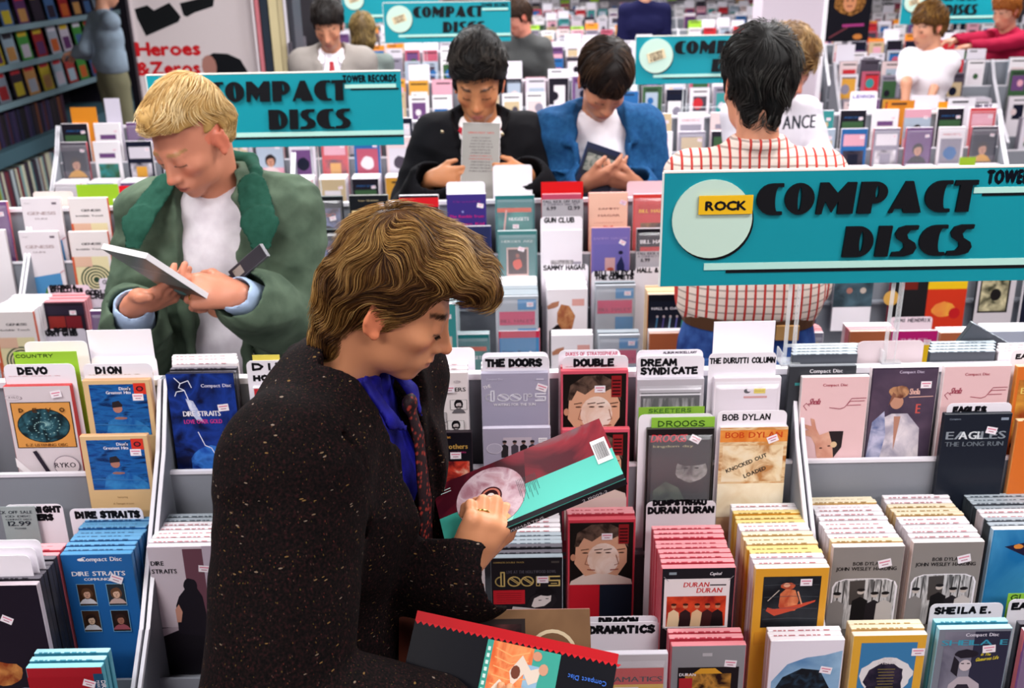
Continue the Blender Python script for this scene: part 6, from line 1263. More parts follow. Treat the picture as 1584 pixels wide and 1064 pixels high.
# ------------------------------------------------------------------ fabrics
def fabric(name, build, rough=.85):
    m = bpy.data.materials.new(name); m.use_nodes = True; nt = m.node_tree; b = nt.nodes['Principled BSDF']; b.inputs['Roughness'].default_value = rough; b.inputs['Specular IOR Level'].default_value = .1
    tc = nt.nodes.new('ShaderNodeTexCoord'); build(nt, b, tc.outputs['Object']); return m
def nd(nt, ty, **k):
    n = nt.nodes.new(ty)
    for a, v in k.items():
        if isinstance(a, str) and hasattr(n, a): setattr(n, a, v)
    return n
def ramp(nt, fac, stops):
    r = nt.nodes.new('ShaderNodeValToRGB')
    while len(r.color_ramp.elements) < len(stops): r.color_ramp.elements.new(.5)
    for e, (p, h) in zip(r.color_ramp.elements, stops): e.position = p; e.color = (*lin(h), 1)
    nt.links.new(fac, r.inputs[0]); return r.outputs[0]
def mixc(nt, fac, a, b):
    m = nt.nodes.new('ShaderNodeMix'); m.data_type = 'RGBA'
    for s_, v in ((0, fac), (6, a), (7, b)):
        if hasattr(v, 'links') or hasattr(v, 'is_linked'): nt.links.new(v, m.inputs[s_])
        else: m.inputs[s_].default_value = v if s_ == 0 else (*lin(v), 1)
    return m.outputs[2]
def mth(nt, op, a, b=0.):
    m = nt.nodes.new('ShaderNodeMath'); m.operation = op
    for i, v in enumerate((a, b)):
        if hasattr(v, 'is_linked'): nt.links.new(v, m.inputs[i])
        else: m.inputs[i].default_value = v
    return m.outputs[0]
def tweed_(nt, b, co):
    def layer(scale, st, th, seed):
        mp = nd(nt, 'ShaderNodeMapping'); mp.inputs['Scale'].default_value = st; mp.inputs['Location'].default_value = (seed, seed*2, 0); nt.links.new(co, mp.inputs[0])
        v = nd(nt, 'ShaderNodeTexVoronoi'); v.inputs['Scale'].default_value = scale; nt.links.new(mp.outputs[0], v.inputs['Vector'])
        s = nd(nt, 'ShaderNodeSeparateColor'); nt.links.new(v.outputs['Color'], s.inputs[0])
        near = mth(nt, 'LESS_THAN', v.outputs['Distance'], .28); rare = mth(nt, 'LESS_THAN', s.outputs[0], th); return mth(nt, 'MULTIPLY', near, rare), s.outputs[1]
    n = nd(nt, 'ShaderNodeTexNoise'); n.inputs['Scale'].default_value = 260; nt.links.new(co, n.inputs['Vector'])
    base = ramp(nt, n.outputs['Fac'], [(.35, '#050304'), (.55, '#120a0a'), (.75, '#2a1113')])
    f1, c1 = layer(400, (1, 1, .35), .13, 1.3); base = mixc(nt, f1, base, ramp(nt, c1, [(.2, '#46322c'), (.5, '#54201c'), (.8, '#544420')]))
    f2, c2 = layer(330, (.3, .3, 1), .05, 5.1); base = mixc(nt, f2, base, ramp(nt, c2, [(.2, '#7c6c60'), (.6, '#705430')]))
    nt.links.new(base, b.inputs['Base Color'])
    bp = nd(nt, 'ShaderNodeBump'); bp.inputs['Strength'].default_value = .35; bp.inputs['Distance'].default_value = .002; nt.links.new(n.outputs['Fac'], bp.inputs['Height']); nt.links.new(bp.outputs[0], b.inputs['Normal'])
TWEED = fabric('tweed', tweed_, .9)
def check_(nt, b, co):
    s = nd(nt, 'ShaderNodeSeparateXYZ'); nt.links.new(co, s.inputs[0])
    def stripe(o, per, wd): return mth(nt, 'LESS_THAN', mth(nt, 'FRACT', mth(nt, 'ADD', mth(nt, 'MULTIPLY', o, 1/per), 50.)), wd)
    c = mixc(nt, stripe(s.outputs[2], .022, .22), '#e6d0c4', '#a8948c'); c = mixc(nt, stripe(s.outputs[0], .026, .26), c, '#b83a34'); nt.links.new(c, b.inputs['Base Color'])
CHECK = fabric('checked_cotton', check_)
def cloth(c1, c2, sc=40, rough=.85, bump=.3): 
    def f(nt, b, co):
        n = nd(nt, 'ShaderNodeTexNoise'); n.inputs['Scale'].default_value = sc; n.inputs['Detail'].default_value = 5; nt.links.new(co, n.inputs['Vector']); nt.links.new(ramp(nt, n.outputs['Fac'], [(.35, c1), (.65, c2)]), b.inputs['Base Color'])
        m = nd(nt, 'ShaderNodeTexNoise'); m.inputs['Scale'].default_value = 420; nt.links.new(co, m.inputs['Vector']); bp = nd(nt, 'ShaderNodeBump'); bp.inputs['Strength'].default_value = bump; bp.inputs['Distance'].default_value = .0015; nt.links.new(m.outputs['Fac'], bp.inputs['Height']); nt.links.new(bp.outputs[0], b.inputs['Normal'])
    return fabric('woven_cloth', f, rough)
# ------------------------------------------------------------------ locks of hair laid along the surface of the hair volume
def locks(t, S, V, o, R, s, flow, N, L, seg, r, tones, offs=.002, lift=.0, name='hair_locks', mask=None, bandf=38, wav=0., kill=None):
    q = (V-o)@R/s
    if mask is not None: V = V[mask(q)]
    P = V[rng.integers(0, len(V), N)].copy(); P += rng.normal(0, .0015, P.shape)
    root = (P-o)@R/s; clump = nz(root*np.array([1.0, .55, .8]), bandf, 4); rndl = rng.random(N); off0 = offs*(rng.random(N)*1.6-.5)+offs*1.3*clump
    path = []; eps = .0015; hst = L/(seg-1)*s
    def grad(P):
        d0 = S.ev(P); return d0, np.stack([(S.ev(P+np.array(e)*eps)-d0)/eps for e in ((1, 0, 0), (0, 1, 0), (0, 0, 1))], 1)
    for i in range(seg):
        d0, g = grad(P); g /= np.maximum(np.linalg.norm(g, axis=1), 1e-6)[:, None]
        ql = (P-o)@R/s; tgt = off0+lift*(i/(seg-1))**2*rndl; P = P-g*(np.clip(d0, -.02, .02)-tgt)[:, None]
        path.append(P.copy()); f = flow(ql, i/(seg-1), root)
        if wav: f = f+wav*np.stack([nz(ql, 45, 1), nz(ql, 45, 8), nz(ql, 45, 15)], 1)
        f = f@R.T; f -= g*(f*g).sum(1)[:, None]; f /= np.maximum(np.linalg.norm(f, axis=1), 1e-6)[:, None]
        P = P+f*hst*(.6+.6*rndl)[:, None]
    A = np.stack(path, 1)
    if kill is not None:
        kq = kill(((A.reshape(-1, 3)-o)@R/s)).reshape(N, seg).any(1); A = A[~kq]; rndl = rndl[~kq]; clump = clump[~kq]; N = len(A)
    T_ = np.gradient(A, axis=1); T_ /= np.maximum(np.linalg.norm(T_, axis=2), 1e-9)[..., None]; ref = A-o; a = np.cross(T_, ref); a /= np.maximum(np.linalg.norm(a, axis=2), 1e-9)[..., None]; b = np.cross(T_, a)
    ss = np.linspace(0, 1, seg); rr = r*s*(.35+.65*np.minimum(1, ss*5))*(1-ss**4*.85)
    rr = rr[None, :]*(.6+.8*rng.random(N))[:, None]; sd = 3
    Vv = np.stack([A+(a*math.cos(2*PI*k/sd)+b*math.sin(2*PI*k/sd))*rr[..., None] for k in range(sd)], 1).reshape(-1, 3)
    i = np.arange(N)[:, None, None]; k = np.arange(sd)[None, :, None]; j = np.arange(seg-1)[None, None, :]; k2 = (k+1) % sd; I = lambda kk, jj: (i*sd*seg+kk*seg+jj)
    Q = np.stack([I(k, j), I(k2, j), I(k2, j+1), I(k, j+1)], -1).reshape(-1, 4)
    tn = np.array([lin(c) for c in tones]); m = np.clip(clump*.45+.5+rng.normal(0, .16, N), 0, .999)*(len(tn)-1); lo = m.astype(int); fr = (m-lo)[:, None]; cc = tn[lo]*(1-fr)+tn[np.minimum(lo+1, len(tn)-1)]*fr
    cc = np.repeat(cc, sd*seg, 0); o_ = obj_np(name, Vv, Q, M('#7a5a30', .5, vcol='tint', spec=.22), t, cc); return o_

def mkp(label, hpx, Yw, yaw, head=(0, 0, 0), hs=1., lean=0., arms=None, neckf=(0, -.03, .125), **k):
    tgt = PY(hpx[0], hpx[1], Yw); Rh = Rz(head[1]*.5)@Rx(head[0]*.75); lh = np.array([0, .015-lean, 1.535])+Rh@np.array(neckf); kk = tgt[2]/lh[2]
    loc = tgt-Rz(yaw)@(lh*kk); loc[2] = 0; Ri = Rz(-yaw); A = {}
    for s_, a in (arms or {}).items():
        b = dict(a); b['el'] = Ri@(np.array(a['el'])-loc)/kk; b['wr'] = Ri@(np.array(a['wr'])-loc)/kk; b['d'] = Ri@np.array(a['d'], float); b['n'] = Ri@np.array(a['n'], float); A[s_] = b
    t, hp, Rr = person(label, tuple(loc), yaw, H=1.78*kk, head=head, hs=hs, lean=lean, arms=A, neckf=neckf, **k); print(label[:30], 'H', 1.78*kk); return t, hp, Rr, kk, loc
def W2(px, py, Y): return PY(px, py, Y)

# ================================================================== the man in the tweed jacket (front)
def fg_coll(Q, J, k):
    pts = []; rs = []
    for i in range(13):
        a = math.radians(-125+250*i/12); pts.append(J(.079*math.sin(a), .018+.074*math.cos(a), 1.492+.02*math.cos(a)-.0*abs(math.sin(a)))); rs.append(.013*k)
    Q.chain(pts, rs, .012)
    pts2 = [p+np.array([0, 0, .018])*k for p in pts]; Q.chain(pts2, [.009*k]*13, .012)
    Q.chain([J(-(.178+.01*math.sin(a)), .01+.125*math.cos(a), 1.395+.125*math.sin(a)) for a in [-.9+4.9*i/22 for i in range(23)]], [.0045*k]*23, .006, 's')
    for s_ in (-1, 1): Q.chain([J(s_*.074, -.02, 1.475), J(s_*.082, -.095, 1.40), J(s_*.062, -.128, 1.22), J(s_*.03, -.135, 1.05)], [.022*k, .03*k, .026*k, .01*k], .008, n=(s_*.35, -1, 0), fl=.22)
def fg_seam(Q, J, k, s_=-1):
    R = [J(s_*(.165+.012*math.sin(a)), .01+.1*math.cos(a), 1.40+.115*math.sin(a)) for a in [2*PI*i/20 for i in range(21)]]
def fg_shirt(Q, J, k):
    pts = [J(.064*math.sin(math.radians(a)), .012+.062*math.cos(math.radians(a)), 1.525+.012*math.cos(math.radians(a))-.012) for a in range(-165, 166, 22)]
    Q.chain(pts, [.009*k]*len(pts), .008); Q.chain([p-np.array([0, 0, .02])*k for p in pts], [.011*k]*len(pts), .01)
    for s_ in (-1, 1): Q.chain([J(s_*.045, -.045, 1.51), J(s_*.05, -.088, 1.455), J(s_*.03, -.108, 1.43)], [.012*k, .016*k, .006*k], .006, n=(0, -1, .2), fl=.35)
def fg_hair(t, o, R, s):
    T = lambda p: o+R@(np.array(p)*s)
    S = Sdf(); S.e(T((0, .010, .042)), np.array((.085, .100, .092))*s, .01, 'u', R); S.e(T((0, .016, .072)), np.array((.076, .084, .078))*s, .03, 'u', R)
    S.e(T((0, -.03, .1)), np.array((.070, .085, .050))*s, .03, 'u', R); S.e(T((-.01, -.078, .1)), np.array((.056, .062, .036))*s, .03, 'u', R); S.e(T((-.005, -.118, .085)), np.array((.043, .034, .026))*s, .02, 'u', R)
    for x in (-.035, 0, .035): S.c(T((x, .074, -.0)), T((x*.85, .064, -.098)), .033*s, .017*s, .03)
    def hline(y): return np.minimum(-.028+1.5*np.clip(-.014-y, 0, 1), .056)
    def face(P):
        q = (P-o)@R/s; x, y, z = q.T; ax = np.abs(x)
        a = np.maximum(z-hline(y), y+.0); ear = np.maximum(np.maximum(np.maximum(z-.004, -(z+.09)), np.maximum(y-.034, -(y+.006))), .05-ax)
        return np.minimum(a, ear)*s*.7
    S.f(face, .008, 's')
    def dsp(P): q = (P-o)@R/s; return .004*(nz(q*np.array([1, .35, .6]), 70, 2)*.7+nz(q*np.array([1, .4, .7]), 140, 7)*.3)
    V, Q = sdf_mesh(S, .0032, dsp, 1); c0, c1 = np.array(lin('#2c180c')), np.array(lin('#6a4420')); q = (V-o)@R/s; m = np.clip(nz(q*np.array([1, .35, .6]), 90, 5)*.5+.4, 0, 1)[:, None]
    obj_np('hair', V, Q, M('#50301a', .45, vcol='tint'), t, c0*(1-m)+c1*m)
    def flow(q, u, root):
        x, y, z = q.T; f = np.zeros_like(q); top = np.clip((z-.06)/.04, 0, 1)*np.clip((.085-y)/.05, 0, 1); back = 1-top
        f[:, 1] += -1.0*top; f[:, 0] += (-.25*np.sign(x)*.4-.35)*top*.6; f[:, 2] += -.25*top
        side = back*np.clip((.06-y)/.06, 0, 1); f[:, 1] += .85*side; f[:, 2] += -.4*side; bk = back*(1-np.clip((.06-y)/.06, 0, 1)); f[:, 2] += -1.*bk; f[:, 1] += .15*bk
        f[:, 2] += .5*np.sin(y*95+x*25)*top; f[:, 0] += .75*np.sin(y*75+z*30+1.5*np.sin(x*60))*top
        f[:, 1] += .6*np.sin(z*85+1.5*np.sin(y*50+x*30))*back; f[:, 0] += .3*np.sin(z*75+x*30)*back
        return f
    locks(t, S, V, o, R, s, flow, 12500, .05, 8, .00058, ['#180c06', '#38200f', '#64401d', '#946c36', '#bd965a'], .006, .008, mask=lambda q: (q[:, 2] > hline(q[:, 1])+.004) | (q[:, 1] > .034), bandf=62, wav=.35, kill=lambda q: (q[:, 2] < hline(q[:, 1])-.004) & (q[:, 1] < .0))
fw_d = np.array([.966, -.259, 0]); 
t, hp, Rh_, kk, loc = mkp('young man in a dark flecked tweed jacket and blue shirt in the foreground', (604, 466), 1.42, RAD(75), head=(RAD(27), RAD(16), 0), hs=.92, lean=.05, nose=1.04, skin='#dc966c', lip='#a85c50', brow='#4a2c18', h=.0034, hh=.0045,
    arms={-1: dict(el=W2(425, 1095, 1.10), wr=W2(640, 1135, 1.12), d=(.95, .05, .0), n=(0, -.5, -.85), curl=(.4, .45, .5, .5), thumb=(.3, .2)),
          1: dict(el=(-.36, 1.50, 1.12), wr=W2(716, 872, 1.36), d=(.45, .02, .80), n=(.3, -.95, .05), curl=(.95, 1.0, 1.05, 1.1), thumb=(.25, .2), sc=1.0)},
    shirt=dict(m=cloth('#14125c', '#1e1c8c', 30, .6), z=.85, neck=.055, coll=fg_shirt, v=None, amp=.002, arms=False), jacket=dict(m=TWEED, g=.052, z=.78, v=(.98, .085, .035), neck=.068, coll=fg_coll, amp=.006, ff=15, seed=3, cuff=-.05, taper=.01), trousers=M('#221c1c', .9), hair=fg_hair, neckf=(0, -.05, .112))
def loc2w(p): return Rz(RAD(75))@(np.array(p)*kk)+loc
# tie, brow hairs, lashes, ring
Q = Sdf(); Q.chain([np.array(p)*kk for p in ((0, -.148, 1.452), (0, -.158, 1.40), (0.0, -.162, 1.28), (.0, -.158, 1.1))], [.016*kk, .02*kk, .027*kk, .032*kk], .004, n=(0, -1, 0), fl=.22); Q.e(np.array((0, -.146, 1.46))*kk, np.array((.017, .012, .016))*kk)
def tie_(nt, b, co):
    v = nd(nt, 'ShaderNodeTexVoronoi'); v.inputs['Scale'].default_value = 110; nt.links.new(co, v.inputs['Vector']); nt.links.new(ramp(nt, v.outputs['Distance'], [(.2, '#8c3028'), (.45, '#201418')]), b.inputs['Base Color'])
sob(Q, .003, 'necktie', fabric('tie_silk', tie_, .5), t)
def hl(p): return hp+Rh_@(np.array(p)*.92)
b = MB(); bm_ = M('#3a2414', .6)
for sg in (-1, 1):
    for i in range(46):
        u = rng.random(); x = .013+.036*u; p = np.array((sg*x, -.0925+.018*u*u, .017+.009*math.sin(u*2.4)+rng.normal(0, .0016))); b.tube([hl(p), hl(p+np.array((sg*.006, .001, .0015))), hl(p+np.array((sg*.011, .003, -.0005)))], [.0006, .0005, .0002], bm_, 3)
b.build('eyebrow', t)
b = MB()
for sg in (-1, 1):
    for i in range(26):
        u = i/25; x = .018+.026*u; p = np.array((sg*x, -.0935+.012*abs(u-.4), -.0085-.002*u)); b.tube([hl(p), hl(p+np.array((sg*.0005, -.003, -.0025))), hl(p+np.array((sg*.001, -.005, -.0035)))], [.0004, .0003, .0001], M('#1c100c', .6), 3)
b.build('eyelashes', t)
Ri_ = Rz(-RAD(75)); finger_ring(t, Ri_@(np.array(W2(716, 872, 1.36))-loc), Ri_@np.array((.45, .02, .80)), Ri_@np.array((.3, -.95, .05)), 2, kk, 1, 1.05, M('#c8a860', .25, 1))
wr = (Rz(-RAD(75))@(W2(706, 866, 1.43)-loc))

# boxes he holds
def cd_back(a):
    a.rect(0, 0, 1, 1, '#8fd0c0'); a.rect(0, 0, .5, 1, NZ('#3c0c18', '#7c1c2c', 9, '#a8a0a0', lo=.45, hi=.85)); a.poly([(0, .55), (0, 1), (.5, 1), (.62, .62), (.5, .5)], NZ('#4c1420', '#8c2430', 7, '#60686c', lo=.4, hi=.7)); a.poly([(.5, .5), (.5, 1), (1, 1), (1, .35)], '#57b8a8'); a.poly([(.5, 0), (.5, .4), (1, .3), (1, 0)], '#3c9c8c')
    a.ell(.48, .3, .43, .43, '#6a4450', 40); a.ell(.48, .3, .425, .425, NZ('#b0848c', '#c8b0b8', 26, '#9c6c78'), 40)
    for i, c in enumerate(('#7c90c0', '#c89ca8', '#9ca8d0', '#c8a878')):
        t0 = -.8+i*.35; a.poly([(.48+.14*math.cos(t0), .3+.064*math.sin(t0)), (.48+.42*math.cos(t0), .3+.19*math.sin(t0)), (.48+.42*math.cos(t0+.16), .3+.19*math.sin(t0+.16)), (.48+.14*math.cos(t0+.16), .3+.064*math.sin(t0+.16))], c)
    a.ell(.48, .3, .14, .14, '#3a1018', 24); a.ell(.48, .3, .12, .12, '#b86c5c', 24); a.ell(.48, .3, .095, .095, '#2c1014', 24); a.ell(.48, .3, .05, .05, '#d8d0cc', 16)
    for i in range(13): a.rect(.4, .455+.009*i*1.0, .4+.35*(.7+.3*math.sin(i*2.1)), .457+.009*i, '#2c4c4c')
    a.rect(.3, .9, .66, .985, '#e8e4e4')
    for i in range(16): a.rect(.36, .908+.0042*i, .6, .9085+.0042*i+(.0012 if i % 3 else .002), '#2a2a2e')
    for i in range(12): a.rect(.12+.04*(i % 2), .04+.0005, .13+.04*(i % 2), .1, '#bcd0cc')
    a.rect(.93, 0, 1, 1, '#16141a')
zx = np.array((.925, .10, .36)); xx = np.array((.10, -.93, -.36)); bc = PD(815, 752, 1.63)
ob = held_box(bc, frame(xx, zx) if False else (lambda z, x: (lambda z, x: np.stack([x, np.cross(z, x), z], 1))(z, (x-z*(x@z))/np.linalg.norm(x-z*(x@z))))(zx/np.linalg.norm(zx), xx), label='longbox with a disc on teal and dark red, held by the man in tweed', colr='#57b8a8', edge='#1a181e', art=cd_back)
a = Art(.305, .0135); a.txt('THE HOUSEMARTINS', .2, .1, .022, '#d8d4d8', sx=1.2); a.txt('2 19009-2', .75, .1, .022, '#d8d4d8', sx=1.2)
c = bpy.data.objects.new('spine_print', a.mesh('spine_print')); COL.objects.link(c); c.parent = ob
c.matrix_local = Matrix(((0, -1, 0, .0702), (0, 0, -1, .00675), (1, 0, 0, 0), (0, 0, 0, 1))) 
def orange_rocks(a):
    a.rect(0, 0, 1, 1, '#0b0c14'); a.rect(0, 0, .1, 1, '#b81820')
    for i in range(34): a.poly([(.1, i*.03), (.135, i*.03+.015), (.1, i*.03+.03)], '#c82028')
    a.rect(.13, .37, 1, .73, '#3c9c8c'); a.rect(.13, .4, 1, .6, NZ('#d86030', '#e89058', 16, '#c84c28', st=(1, 1, 2))); a.rect(.3, .57, .9, .64, '#8cb0c8')
    for i in range(9): a.line([(.2+.09*i, .42), (.25+.08*i, .5), (.18+.09*i, .58)], .012, '#e8a468')
    a.poly([(.22, .55), (.35, .6), (.3, .65), (.45, .64), (.5, .6), (.4, .57), (.55, .52), (.4, .5)], '#d8c8b8'); a.poly([(.5, .46), (.6, .53), (.75, .56), (.7, .48), (.85, .45), (.6, .43)], '#e0d4c4'); a.ell(.4, .53, .07, .05, '#6c3c2c', 10); a.ell(.66, .5, .06, .04, '#3c5c8c', 10); a.ell(.2, .62, .05, .05, '#c88c70', 10); a.ell(.32, .66, .06, .05, '#c89478', 10)
    a.txt('MAIN STREET SOUND', .3, .385, .055, '#c8e0d8', rot=-PI/2, sx=.8) if False else None
    for i in range(11): a.rect(.2+.07*i, .378, .24+.07*i, .392, '#c8e4dc')
    a.txt('Compact Disc', .3, .965, .05, '#3c6cc8', rot=-PI/2)
def tan_record(a):
    a.rect(0, 0, 1, 1, NZ('#6a4c34', '#7c5c40', 8)); a.rect(0, 0, 1, .22, '#5c2c20'); a.rect(.1, .28, 1, .66, '#2c2220'); a.rect(.16, .3, 1, .64, NZ('#1c1416', '#5c3030', 20)); a.ell(.5, .8, .28, .28, '#c8b494', 24); a.ell(.5, .8, .24, .24, '#6a4c34', 24); a.txt('T', .85, .76, .35, '#b84c4c', rot=PI/2, sx=.9); a.txt('oto', .9, .8, .2, '#d8c8a8', rot=-PI/2); a.txt('Com', .5, .96, .1, '#d8c8a8', rot=-PI/2); a.rect(.5, .08, .58, .12, '#a8844c', .7)
def RF(z, x): z = np.array(z, float)/np.linalg.norm(z); x = np.array(x, float); x -= z*(x@z); x /= np.linalg.norm(x); return np.stack([x, np.cross(z, x), z], 1)
z2 = RF((.97, -.06, -.205), (.12, -.62, -.77)); tl = PD(650, 945, 1.5); tr = PD(950, 1010, 1.47)
c2 = (tl+tr)/2+z2[:, 0]*.07; held_box(c2, RF(tr-tl, (.05, -.62, -.77)), label='black longbox with an orange picture and a red zigzag border, bottom centre', colr='#0b0c14', edge='#14161e', art=orange_rocks)
tl = PD(622, 945, 1.60); tr = PD(908, 941, 1.60); c1 = (tl+tr)/2+RF(tr-tl, (0, -.55, -.83))[:, 0]*.07; held_box(c1, RF(tr-tl, (.0, -.55, -.83)), label='tan and brown longbox behind the zigzag-bordered one at the bottom centre', colr='#6a4c34', edge='#b8847c', art=tan_record)
# ================================================================== the other shoppers
def short_hair(N, L, r, tones, flow, base, vol=.012, top=.0, front=.06, h=.005, back=-.06, quiff=None, kill=None, off=.003, lift=.004, side=-.02, wav=.2, shp=None, sb=True, sl=.015, el=.02, ey=.004):
    def fn(t, o, R, s):
        T = lambda p: o+R@(np.array(p)*s)
        S = Sdf(); S.e(T((0, .016, .036+top*.5)), np.array((.077+vol, .1+vol, .086+vol+top))*s, .01, 'u', R); S.c(T((-.03, .075, 0)), T((-.028, .066, back)), .04*s, .022*s, .02); S.c(T((.03, .075, 0)), T((.028, .066, back)), .04*s, .022*s, .02)
        for c, rr in (quiff or []): S.e(T(c), np.array(rr)*s, .025, 'u', R)
        if shp: shp(S, T, s, R)
        if sb:
            for sg in (-1, 1): S.c(T((sg*.077, -.016, .03)), T((sg*.0745, -.01, -.012)), .01*s, .006*s, .012)
        def face(P):
            q = (P-o)@R/s; x, y, z = q.T; ax = np.abs(x); a = np.maximum(z-front+np.clip(ax-.04, 0, 1)*.9, y+.028-.5*np.clip(z, -.02, .1)); a = np.where(z < .015, np.maximum(z-sl, y+.026), a)
            ear = np.maximum(np.maximum(np.maximum(z-el, -(z+.09)), np.maximum(y-.036, -(y+ey))), .055-ax); bot = np.maximum(z-back-.035, y-.03); bot = np.maximum(bot, -(y+.03)+0*y)
            return np.minimum(a, ear)*s*.8
        S.f(face, .008, 's')
        V, Q = sdf_mesh(S, h, lambda P: .003*nz((P-o)@R/s, 90, 2), 1); c0 = np.array(lin(base)); obj_np('hair', V, Q, M('#40301a', .55, vcol='tint'), t, np.tile(c0, (len(V), 1)))
        if N: locks(t, S, V, o, R, s, flow, N, L, 7, r, tones, off, lift, mask=lambda q: ~((q[:, 1] < .0) & (q[:, 2] < front-.01)), bandf=60, wav=wav, kill=kill or (lambda q: (q[:, 2] < front-.012) & (q[:, 1] < -.03)))
    return fn
def flow_fwd(q, u, root):
    x, y, z = q.T; f = np.zeros_like(q); top = np.clip((z-.05)/.05, 0, 1); f[:, 1] -= top; f[:, 2] -= (1-top)+.1; f[:, 0] += .35*np.sin(y*50+z*40)*top+.2*np.sign(x)*top; f[:, 1] += .3*(1-top)*np.clip(-y*20, -1, 1); return f
def flow_messy(q, u, root):
    f = flow_fwd(q, u, root); f += .9*np.stack([nz(root, 40, 3), nz(root, 40, 9), nz(root, 40, 13)], 1); return f
def flow_down(q, u, root):
    x, y, z = q.T; f = np.zeros_like(q); f[:, 2] -= 1; f[:, 0] += np.sign(x)*.8*np.clip((z-.05)/.05, 0, 1); f[:, 1] -= .5*np.clip((z-.05)/.05, 0, 1)*np.sign(.02-y); return f
# ---- blond man in the green jacket
def gr_coll(Q, J, k):
    for s_ in (-1, 1):
        Q.chain([J(0, .085, 1.53), J(s_*.06, .06, 1.53), J(s_*.088, .0, 1.50), J(s_*.1, -.07, 1.44)], [.014*k, .018*k, .022*k, .02*k], .01)
        Q.chain([J(s_*.085, -.11, 1.3), J(s_*.075, -.14, 1.1), J(s_*.08, -.13, .85)], [.01*k, .012*k, .012*k], .01)
GREEN = cloth('#465546', '#5a6a58', 14, .85)
BL = W2(300, 218, 2.52)
t, hp, Rh, kk, loc = mkp('blond man in a loose green jacket and white T-shirt holding a grey longbox open-handed', (298, 214), 2.52, RAD(-6), head=(RAD(30), RAD(-26), 0), hs=1.06, lean=.04, skin='#cc8468', lip='#b8685c', brow='#a87c50', h=.0045, hh=.006,
    arms={-1: dict(el=W2(215, 560, 2.55), wr=W2(206, 476, 2.30), d=(.92, -.15, .38), n=(.1, -.5, -.85), curl=(.3, .3, .3, .3), thumb=(-.5, .2), sc=1.1),
          1: dict(el=W2(455, 500, 2.5), wr=W2(368, 456, 2.27), d=(-1, -.12, .16), n=(.0, -.75, .62), curl=(.25, .75, .95, 1.05), thumb=(.4, .4), sc=1.08)},
    shirt=dict(m=cloth('#ddd4dc', '#efe8ee', 20), z=.9, neck=.058, arms=False, amp=.006), jacket=dict(m=GREEN, g=.042, z=.72, v=(.6, .075, .085), neck=.075, coll=gr_coll, amp=.021, ff=17, seed=6, cuff=.16, taper=.02), trousers=M('#1d1c22', .9),
    hair=short_hair(4200, .035, .0007, ['#8c6838', '#c8a060', '#e8c88c', '#fbe6b8'], flow_messy, '#b08a50', vol=.006, top=.014, front=.088, sb=False, sl=.035, el=.03, ey=.035, h=.0045, back=-.035, quiff=[((.0, -.05, .085), (.06, .05, .04))], off=.003))
for s_, el, wr in ((-1, W2(215, 560, 2.55), W2(206, 476, 2.30)), (1, W2(455, 500, 2.5), W2(368, 456, 2.27))):   # pale blue shirt cuffs
    Q = Sdf(); Ri = Rz(-RAD(-6)); e_ = Ri@(np.array(el)-loc); w_ = Ri@(np.array(wr)-loc); d = (w_-e_)/np.linalg.norm(w_-e_); Q.c(w_-d*.075, w_-d*.005, .05, .047, .01); Q.c(w_-d*.02, w_+d*.06, .034, .04, .004, 's'); sob(Q, .005, 'shirt_cuff', M('#a8bcd8', .7), t, folds(.004, 40, 3))
Q = Sdf()
def J_(x, y, z): return np.array([x*kk, (y-.04*max(0, z-.95)/.55)*kk, z*kk])
for s_ in (-1, 1):
    Q.chain([J_(0, .105, 1.565), J_(s_*.075, .08, 1.56), J_(s_*.108, .01, 1.54), J_(s_*.115, -.06, 1.505)], [.018*kk]*4, .01); Q.chain([J_(0, .112, 1.53), J_(s_*.08, .09, 1.525), J_(s_*.12, .01, 1.515), J_(s_*.13, -.06, 1.49)], [.018*kk]*4, .012)
    Q.chain([J_(s_*.118, -.05, 1.515), J_(s_*.155, -.135, 1.45), J_(s_*.165, -.178, 1.375)], [.04*kk, .044*kk, .022*kk], .014, n=(s_*.25, -1, .75), fl=.16)
Q.e(J_(0, -.02, 1.56), np.array([.082, .1, .11])*kk, .008, 's')
sob(Q, .0055, 'jacket_collar', cloth('#20483a', '#265042', 60, .9), t, folds(.0015, 30, 2))
finger_ring(t, Rz(RAD(6))@(np.array(W2(368, 456, 2.27))-loc), Rz(RAD(6))@np.array((-1, -.12, .16)), Rz(RAD(6))@np.array((0, -.75, .62)), 2, kk*1.08, 1, .95, M('#b89040', .25, 1))
Q = Sdf(); Ri = Rz(RAD(6)); w_ = Ri@(W2(368, 456, 2.27)-loc)
def RFd(top_mid, z, x): R = RF(z, x); return R
R_ = RF((-.33, -.62, .62), (.86, .0, -.40)); tm = PD(192, 388, 2.20); held_box(tm-R_[:, 2]*.1525, R_, label='grey longbox with white edges held by the blond man', colr='#6c7670', edge='#f2eef0', art=lambda a: (a.rect(0, 0, 1, .45, '#5c4c44'), a.ell(.4, .3, .12, .12, '#4c8c8c', 10, .1), a.rect(.1, .7, .9, .74, '#7c8480')))
R_ = RF((.75, -.2, .62), (.3, -.3, -.8)); held_box(PD(385, 408, 2.40), R_, label='dark longbox corner tucked under the blond man\'s arm', colr='#26222a', edge='#5c5860', sz=(.035, .12, .012), art=lambda a: a.rect(.2, .1, .8, .35, '#8c8078'))
